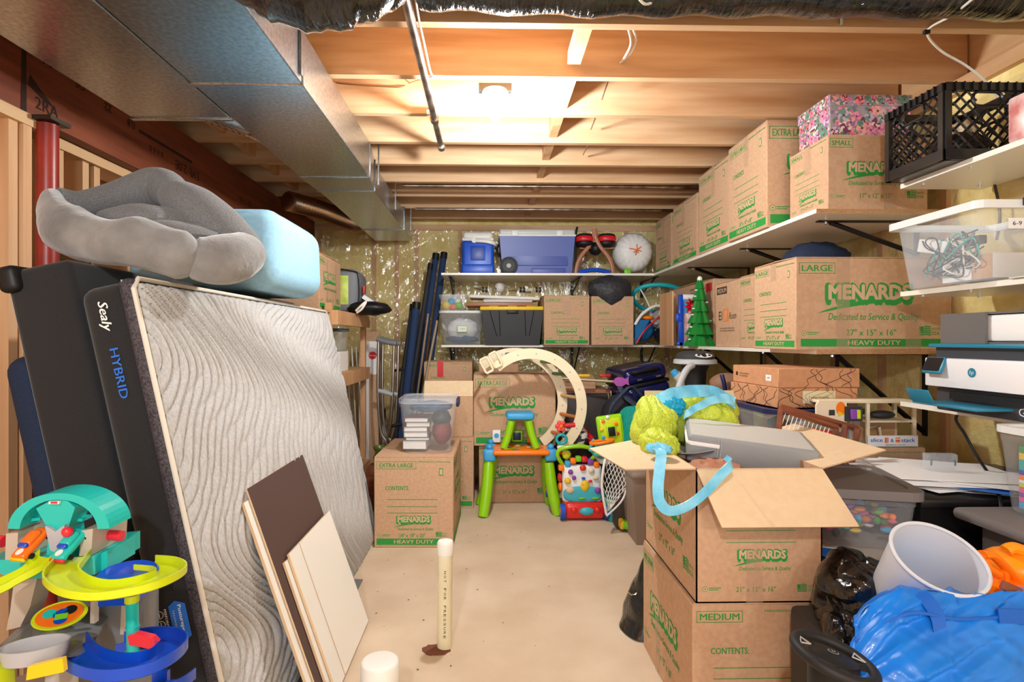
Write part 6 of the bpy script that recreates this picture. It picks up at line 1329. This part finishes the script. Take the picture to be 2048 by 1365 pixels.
m = MB(); m.tube(smooth_path([oq(1965,1110),oq(1985,1112),oq(2010,1135),oq(2035,1165),oq(2055,1185)],6),.016,'toy_orange',10,flat=.6); m.tube(smooth_path([oq(1968,1110),oq(1975,1135),oq(1998,1150)],5),.011,'toy_orange',10); m.tube([oq(2010,1140),oq(2012,1160)],.009,'toy_orange',8); m.tube(smooth_path([oq(2012,1102,.04),oq(2025,1096,.04),oq(2050,1104,.04)],5),.014,'toy_orange2',8); m.build('handle_loop', OR, world=True)
m = MB(); q = oq(2022,1178,-.09); m.box(q,(.05,.008,.02),'dark_wood',r=.003,M=T(*q)@RY(25)@T(*(-q))); m.build('sticker', OR, world=True)
# black trash bags
mat('bag_black',(8,8,9),.2,bump=.5,bs=30,bdist=.015,coat=.4,spec=.6)
def tbag(label, cpx, cpy, Y, r, seed, n_=.22, pw=1):
    m = MB(); c = P(cpx,cpy,Y); crease(m, c, r, 'bag_black', .09, 1.15, seed, 110, 70, .16); noisy(m,.0022,26,seed); m.build('trash_bag', label=label, cat='bag')
tbag('black plastic bag bulging between near cartons and pale basket', 1716,1188,1.5,(.11,.11,.105),2)
tbag('lower black plastic bag under the bulging one beside the medium carton', 1690,1300,1.46,(.085,.1,.14),8)
m = MB(); q = P(1720,1360,1.42); m.bb(q.x-.09,q.x+.12,1.36,1.6,0,.44,'dark_plastic',r=.02); m.build('black_crate', label='dark plastic crate beneath the black plastic bags', cat='crate')
m = MB(); c = P(1290,1230,2.3); c.z = .22
def tri(u, v):
    a = 2*math.pi*u; r = (1-v)**.8*.12+.004; q = Vector((c.x+.02+r*math.cos(a)*(1.0), 2.32+r*math.sin(a), .006+.36*v)); d = 1+.2*noise.noise(q*12)
    return (c.x+.03+(q.x-c.x-.03)*d+.03*v, 2.32+(q.y-2.32)*d, q.z)
m.grid(tri, 50, 30, 'bag_black', closed_u=True); m.build('trash_bag', label='thin black plastic bag on the floor peeking left of the near stack', cat='bag')
m = MB(); q = PZ(1268,1190,.15); m.tube([P(1256,1184,2.24),P(1262,1190,2.24),P(1270,1190,2.24),P(1274,1186,2.24)],.003,'chrome',6); m.build('silver_clip', label='small silver clip on the black bag left of the near stack', cat='clip')
# blue tote bag
mat('ikea_blue',(18,128,226),.35,c2=(10,112,212),ns=6,bump=.35,bs=7,bdist=.02,coat=.15); mat('ikea_strap',(8,92,190),.5)
IB = thing('shopping_bag', 'large bright blue woven plastic shopping bag at bottom right', 'bag', (P(1900,1365,1.12).x,1.15,.0))
def bagf(u, v):
    x = 1708+400*u; top = 1242-58*min(1,max(0,(u-.02)/.22))**.7-6*math.sin(u*9)+ (6 if u > .5 else 0)
    y = top+(1500-top)*v
    Y_ = 1.12+.10*(1-v)**1.5-.05*math.sin(math.pi*u)*(max(v,0)**.6)*1.2
    h = .012*noise.noise(Vector((u*4,v*5,1)))+.022*abs(noise.noise(Vector((u*5+v*6,v*2,5))))+.008*abs(noise.noise(Vector((u*9-v*9,v*3,2))))
    p_ = P(x+10*noise.noise(Vector((v*6,u*3,0))), y, Y_); p_.y += h; return p_
m = MB(); m.grid(bagf, 120, 80, 'ikea_blue', th=.002); m.build('bag_front', IB, world=True)
def bagt(u, v):
    p_ = bagf(u, 0.0); return p_+Vector(((.64+.3*u)*.22*v, .22*v, -.14*v+.02*math.sin(v*3.1)+.02*noise.noise(Vector((u*9,v*5,3)))))
m = MB(); m.grid(bagt, 60, 24, 'ikea_blue', th=.002); m.build('bag_top', IB, world=True)
band([bagf(.0,.16)-Vector((0,.012,0)),bagf(.25,.14)-Vector((0,.012,0)),bagf(.5,.145)-Vector((0,.012,0)),bagf(.75,.15)-Vector((0,.012,0)),bagf(1,.15)-Vector((0,.012,0))], .006, 'ikea_strap', 'top_seam', IB, (0,.1,1))
band([bagf(.42,-.02)-Vector((.055,.012,0)),bagf(.40,.03)-Vector((.03,.02,0)),bagf(.42,.12)-Vector((.015,.014,0)),bagf(.43,.22)-Vector((0,.012,0))], .03, 'ikea_strap', 'shoulder_strap', IB, (1,0,.4))
band([bagf(.7,.12)-Vector((0,.014,0)),bagf(.85,.15)-Vector((0,.016,0)),bagf(1,.16)-Vector((0,.014,0))], .03, 'ikea_strap', 'hand_strap', IB, (0,.1,1))
# steering wheel toy
SW = thing('toy_steering_wheel', 'black toy steering wheel with silver trim on a dark pedestal', 'steering wheel', (P(1672,1350,1.12).x,1.15,0))
c = P(1668,1316,1.13); A = T(*c) @ RZ(-8) @ RY(15) @ RX(2)
m = MB(); m.tube([A @ Vector((.074*math.cos(t/40*2*math.pi), .074*math.sin(t/40*2*math.pi), 0)) for t in range(40)], .0105, 'rubber', 14, closed=True); m.build('rim', SW, world=True)
m = MB(); m.lathe([(.0001,-.03),(.035,-.03),(.044,-.012),(.04,.0),(.02,.006),(.0001,.007)], 'black', 36, A, 1.25, .8); m.build('hub', SW, world=True)
for a in (0,180,270): m = MB(); d = Vector((math.cos(R(a)),math.sin(R(a)),0)); m.tube([A@(d*.035+Vector((0,0,-.006))),A@(d*.07)],.011,'black',8,flat=.5); m.build('spoke', SW, world=True)
for a in (20,160): m = MB(); d = Vector((math.cos(R(a)),math.sin(R(a)),0)); n_ = Vector((-d.y,d.x,0)); m.tube([A@(d*.064+n_*.014+Vector((0,0,.006))),A@(d*.045+Vector((0,0,.006))),A@(d*.064-n_*.014+Vector((0,0,.006))),A@(d*.064+n_*.014+Vector((0,0,.006)))],.0016,'silver',6); m.build('silver_trim', SW, world=True)
m = MB(); m.disc(A,0,.008,.011,'silver',.0078,20,ry=.008); m.disc(A,0,.008,.0095,'black',.0082,20,ry=.0066); m.text('H',A,0,.008,'silver',w=.008,h=.008,z=.0088,shear=.3); m.build('emblem', SW, world=True)
m = MB(); m.cyl((c.x,1.15,.0),(c.x,1.15,c.z-.03),.045,'black',r2=.038,seg=24); m.build('pedestal', SW, world=True)
# ---------------------------------------------------------------- near right shelves
# floral box
FB = thing('floral_box', 'floral patterned keepsake box on the small carton at upper right', 'box', (P(1658,180,2.5).x+.19, 2.5+.125, ZU+.336))
mat('floral_base',(176,164,168),.6,c2=(150,140,146),ns=12)
fcols = [(206,110,150),(226,150,170),(236,178,150),(150,110,160),(196,176,206),(110,150,130),(90,130,110),(232,206,190),(120,60,90),(240,130,120)]
for i, c_ in enumerate(fcols): mat('fl%d' % i, c_, .6)
def florals(m, F, W_, H_, seed, n_):
    rs = random.Random(seed)
    for k in range(n_):
        x, y = rs.uniform(.008,W_-.008), rs.uniform(.008,H_-.008); r = rs.choice([.005,.006,.009,.016,.024,.03]); r = min(r, x, W_-x, y, H_-y); c_ = rs.randrange(10); zz = .0004+.00001*k
        if r > .01:
            for q in range(7):
                a = q*.9+k; m.disc(F, x+r*.5*math.cos(a), y+r*.5*math.sin(a), r*.48, 'fl%d' % (c_ if q % 2 else (c_+1) % 10), zz+.000002*q, 8)
            m.disc(F, x, y, r*.22, 'fl8', zz+.00002, 8)
        else: m.disc(F, x, y, r, 'fl%d' % c_, zz, 8, ry=r*rs.uniform(.4,1))
for (w_, d, h, z, nm, sd) in ((.37,.25,.15,0,'box_base',1),(.38,.26,.05,.145,'box_lid',2)):
    m = MB(); m.box((0,0,z+h/2),(w_,d,h),'floral_base',r=.001,seg=1); fr = faceframes(w_,d,h)
    for f in ('front','left'): F, W_ = fr[f]; florals(m, T(0,0,z)@F, W_, h, sd+len(f), 170 if h > .1 else 90)
    m.build(nm, FB)
m = MB(); F = faceframes(.38,.26,.15)['left'][0]; m.disc(T(0,0,0.03)@F,.13,.05,.03,'paper',.002,20,ry=.012); m.disc(T(0,0,0.03)@F,.13,.047,.024,'dark_wood',.0024,20,ry=.007); m.build('hand_slot', FB)
# milk crate
mat('crate_black',(20,20,22),.32,coat=.2)
X0, X1, Y0_, Y1_, Z0_, ZH = P(1889,240,1.96).x, P(1889,240,1.96).x+.31, 1.96, 2.25, ZN[0]+.001, .275
MC = thing('milk_crate', 'black plastic milk crate with lattice sides on top shelf', 'crate', ((X0+X1)/2,(Y0_+Y1_)/2,Z0_))
def lattice(F, W_, H_, nm):
    m = MB(); fr_ = .018; t_ = .007
    m.box((W_/2, .02, 0),(W_,.04,t_*1.6),'crate_black',M=F); m.box((W_/2, H_-.014, 0),(W_,.028,t_*2.6),'crate_black',M=F); m.box((.011,H_/2,0),(.022,H_,t_*2),'crate_black',M=F); m.box((W_-.011,H_/2,0),(.022,H_,t_*2),'crate_black',M=F)
    for k in range(9): m.box((.03+k*(W_-.06)/8,H_-.014,.007),(.004,.028,t_*2.8),'crate_black',M=F)
    lo, hi = .04, H_-.03; st = .046
    for sgn in (1,-1):
        k = -W_
        while k < W_*2:
            pts = []
            x0 = k; x1 = k+sgn*(hi-lo); ya, yb = lo, hi
            def cl(xa, ya, xb, yb):
                t0, t1 = 0, 1
                for lim, s_ in ((.03,1),(W_-.03,-1)):
                    fa, fb = (xa-lim)*s_, (xb-lim)*s_
                    if fa < 0 and fb < 0: return None
                    if fa < 0: t0 = max(t0, fa/(fa-fb))
                    if fb < 0: t1 = min(t1, fa/(fa-fb))
                return (t0, t1) if t1 > t0 else None
            c_ = cl(x0, ya, x1, yb)
            if c_:
                a = (x0+(x1-x0)*c_[0], ya+(yb-ya)*c_[0]); b = (x0+(x1-x0)*c_[1], ya+(yb-ya)*c_[1])
                mid = ((a[0]+b[0])/2, (a[1]+b[1])/2)
                hx0, hx1, hy0 = W_/2-.055, W_/2+.055, H_-.085
                seg_ = 6; run = []
                for q in range(seg_+1):
                    t = q/seg_; pnt = (a[0]+(b[0]-a[0])*t, a[1]+(b[1]-a[1])*t); run.append(pnt)
                for q in range(seg_):
                    p_, r_ = run[q], run[q+1]; mm = ((p_[0]+r_[0])/2, (p_[1]+r_[1])/2)
                    if hx0 < mm[0] < hx1 and mm[1] > hy0: continue
                    m.tube([F@Vector((p_[0],p_[1],0)), F@Vector((r_[0],r_[1],0))], .0034, 'crate_black', 4, flat=1.5, caps=False)
            k += st
    pts = [(W_/2-.05,H_-.04),(W_/2-.055,H_-.062),(W_/2-.04,H_-.082),(W_/2+.04,H_-.082),(W_/2+.055,H_-.062),(W_/2+.05,H_-.04),(W_/2+.035,H_-.03),(W_/2-.035,H_-.03)]
    m.tube([F@Vector((x,y,0)) for x, y in pts], .006, 'crate_black', 6, closed=True)
    m.build(nm, MC, world=True)
lattice(frame(Vector((X0,Y0_,Z0_)),(1,0,0),(0,0,1)), X1-X0, ZH, 'side_wall'); lattice(frame(Vector((X0,Y1_,Z0_)),(0,-1,0),(0,0,1)), Y1_-Y0_, ZH, 'side_wall')
lattice(frame(Vector((X1,Y1_,Z0_)),(-1,0,0),(0,0,1)), X1-X0, ZH, 'side_wall'); lattice(frame(Vector((X1,Y0_,Z0_)),(0,1,0),(0,0,1)), Y1_-Y0_, ZH, 'side_wall')
m = MB(); m.bb(X0,X1,Y0_,Y1_,Z0_,Z0_+.006,'crate_black'); m.build('floor_panel', MC, world=True)
m = MB(); m.ell((X0+.17,2.1,Z0_+.08),(.09,.08,.06),'black',n=.2); m.build('black_shoes', label='dark bundle lying inside the black milk crate', cat='bundle')
m = MB(); m.ell((X0+.22,2.14,Z0_+.16),(.04,.05,.05),'kraft_in',n=.2); m.build('tan_item', label='tan item on the dark bundle in the milk crate', cat='item')
m = MB(); q = P(2046,205,1.75); m.box((q.x+.06,1.76,ZN[0]+.075),(.13,.08,.15),'gift_pink',r=.01); m.build('pink_package', label='pink patterned package at right edge in front of milk crate', cat='package')
# clear cable bin
zc = ZN[1]+.001; xb = PX(1950,390,1.6).x
CBN = thing('cable_bin', 'clear lidless bin full of cables on the middle right shelf', 'bin', (1.82,2.01,zc))
def rrp(sx, sy, z, r=.03):
    vs = []
    for (qx, qy, a) in ((1,1,0),(-1,1,90),(-1,-1,180),(1,-1,270)):
        for j in range(5): an = R(a+90*j/4); vs.append((qx*(sx/2-r)+r*math.cos(an), qy*(sy/2-r)+r*math.sin(an), z))
    return vs
m = MB(); rings = [rrp(.33,.33,0), rrp(.335,.335,.01), rrp(.385,.385,.24), rrp(.40,.40,.245)]
n = 20; m.add([q for r_ in rings for q in r_], [tuple(range(n))[::-1]]+[(i*n+j, i*n+(j+1)%n, (i+1)*n+(j+1)%n, (i+1)*n+j) for i in range(3) for j in range(n)], 'clear_milky', smooth=True); m.build('tub', CBN)
m = MB(); r0, r1 = rrp(.405,.405,.235), rrp(.43,.43,.235); r2, r3 = rrp(.43,.43,.262), rrp(.405,.405,.262)
m.add(r0+r1+r2+r3, [(a*n+j, a*n+(j+1)%n, ((a+1)%4)*n+(j+1)%n, ((a+1)%4)*n+j) for a in range(4) for j in range(n)], 'rim_white'); m.build('rim', CBN)
m = MB(); m.box((0,-.222,.255),(.14,.02,.03),'navy',r=.006); m.build('latch', CBN)
m = MB(); F = frame(Vector((-.10,-.195,.17)),(1,0,.0),(0,0,1)); m.rect(F,.0,.1,0,.035,'paper',.002); m.text('6-9 mo', F, .05,.018,'dark_ink',w=.07,h=.014,z=.003); m.build('name_label', CBN)
def cb(px, py, X_=1.72): return PX(px, py, X_)
m = MB(); m.box((1.74,2.12,zc+.16),(.06,.14,.05),'paper',r=.002,M=T(1.74,2.12,zc+.16)@RX(14)@T(-1.74,-2.12,-zc-.16)); m.build('white_packet', label='white printed packet at the top of the cable bin', cat='packet')
m = MB(); m.bb(1.72,1.83,1.87,2.08,zc+.015,zc+.10,'paper'); F = frame(Vector((1.7195,2.08,zc+.015)),(0,-1,0),(0,0,1)); m.rect(F,.06,.08,.05,.075,'gray',.001); m.rect(F,.085,.105,.05,.075,'gray',.001); m.rect(F,.13,.21,0,.085,'kraft',.001); m.text('bang', F,.145,.04,'dark_ink',w=.03,h=.012,z=.002,rot=90); m.build('white_device_box', label='white and brown device box inside the cable bin', cat='box')
rs = random.Random(11)
for k in range(12):
    pts = [(1.685+rs.uniform(0,.05), 1.9+.24*rs.random(), zc+.03+.16*rs.random()) for _ in range(6)]; cc = ('black','black','gray','teal','black','cable')[k % 6]
    m = MB(); m.tube(smooth_path(pts, 8), .0028, cc, 6); m.build('coiled_cable', label='thin %s cable tangled inside the clear cable bin' % {'black':'black','gray':'grey','teal':'teal green','cable':'white'}[cc], cat='cable', group='%s cables in the cable bin' % {'black':'black','gray':'grey','teal':'teal','cable':'white'}[cc])
m = MB(); m.box((1.71,1.92,zc+.15),(.03,.05,.03),'black',r=.004); m.build('power_adapter', label='black power adapter among cables near front of cable bin', cat='adapter')
m = MB(); q = P(2040,435,1.55); m.box((1.74,1.62,zc+.12),(.1,.07,.05),'kraft'); m.box((1.74,1.62,zc+.046),(.12,.1,.09),'paper',r=.002); m.build('small_box', label='small box on shelf at right edge in front of cable bin', cat='box')
m = MB(); q0 = P(2000,548,1.6); m.bb(1.69,1.84,1.5,1.78,zc,zc+.004,'gray_white'); m.build('white_tablet', label='thin white slab on the middle right shelf edge', cat='tablet')
# printer on the lowest short shelf
zp = ZN[2]+.001
mat('hp_white',(236,236,238),.35); mat('hp_teal',(36,128,158),.35); mat('hp_dark',(62,64,70),.4)
PRN = thing('printer', 'white, teal and dark grey inkjet printer on the lowest right shelf', 'printer', (1.82,1.80,zp))
x0p = 1.60
m = MB(); m.bb(x0p+.03,2.02,1.60,2.0,zp,zp+.082,'hp_dark',r=.006); m.build('base', PRN, world=True)
m = MB(); m.bb(x0p,2.02,1.56,2.015,zp+.086,zp+.187,'hp_white',r=.004); m.build('front_shell', PRN, world=True)
m = MB(); m.bb(x0p+.03,2.01,1.57,2.0,zp+.187,zp+.225,'hp_dark'); m.build('scanner_bed', PRN, world=True)
m = MB(); m.bb(x0p+.01,2.02,1.56,2.012,zp+.225,zp+.238,'hp_teal',r=.003); m.build('scanner_lid', PRN, world=True)
F = frame(Vector((x0p-.0005,2.015,zp+.088)),(0,-1,0),(0,0,1))
m = MB(); m.disc(F,.20,.055,.0155,'hp_teal',.001,32); m.text('hp',F,.20,.054,'hp_white',w=.017,h=.018,z=.0018,shear=.25,bold=-.01); m.build('logo_badge', PRN, world=True)
m = MB(); q = frame(Vector((x0p-.02,1.995,zp+.135)),(0,-1,0),(.42,0,1)); m.box((.035,.028,0),(.082,.062,.012),'hp_teal',r=.004,M=q); m.box((.035,.03,.0062),(.072,.05,.002),'black_gloss',M=q); m.build('touch_screen', PRN, world=True)
m = MB(); m.bb(x0p-.09,x0p+.04,1.7,1.96,zp+.028,zp+.036,'hp_teal',r=.003); m.build('output_tray', PRN, world=True)
m = MB(); q = frame(Vector((x0p-.09,1.95,zp+.036)),(0,-1,0),(-.25,0,.5)); m.box((.04,.025,0),(.1,.05,.005),'hp_teal',r=.002,M=q); m.build('paper_stop', PRN, world=True)
m = MB(); m.bb(x0p+.02,x0p+.04,1.62,1.93,zp+.045,zp+.072,'black'); m.build('paper_slot', PRN, world=True)
m = MB(); F = frame(Vector((x0p+.029,2.0,zp)),(0,-1,0),(0,0,1)); m.text('G',F,.33,.03,'hp_white',h=.025,z=.001); m.build('base_lettering', PRN, world=True)
BKp = thing('binder', 'thick grey binder of papers lying on the printer', 'binder', (1.8,1.78,zp+.214))
mat('binder_gray',(104,100,98),.7)
m = MB(); m.bb(1.64,2.0,1.56,1.98,zp+.2385,zp+.245,'binder_gray'); m.bb(1.64,2.0,1.56,1.98,zp+.336,zp+.343,'binder_gray'); m.bb(1.63,1.64,1.80,1.98,zp+.2385,zp+.343,'binder_gray'); m.bb(1.64,2.0,1.972,1.98,zp+.2385,zp+.343,'binder_gray'); m.build('cover', BKp, world=True)
m = MB(); m.bb(1.645,1.99,1.57,1.9,zp+.246,zp+.335,'paper',r=.01); m.build('pages', BKp, world=True)
cable([PX(1920,822,1.72),PX(1912,840,1.72),PX(1930,870,1.74),PX(1955,915,1.76),PX(1985,960,1.8),P(2000,1000,1.71),P(2004,1060,1.70)], .005, 'black', 'black power cable hanging from the printer shelf to behind tote')
cable([(2.03,2.2,1.83),(2.035,2.18,1.7),(2.04,2.2,1.6)], .005, 'galv_dark', 'grey cable on the wall between the top two short shelves')
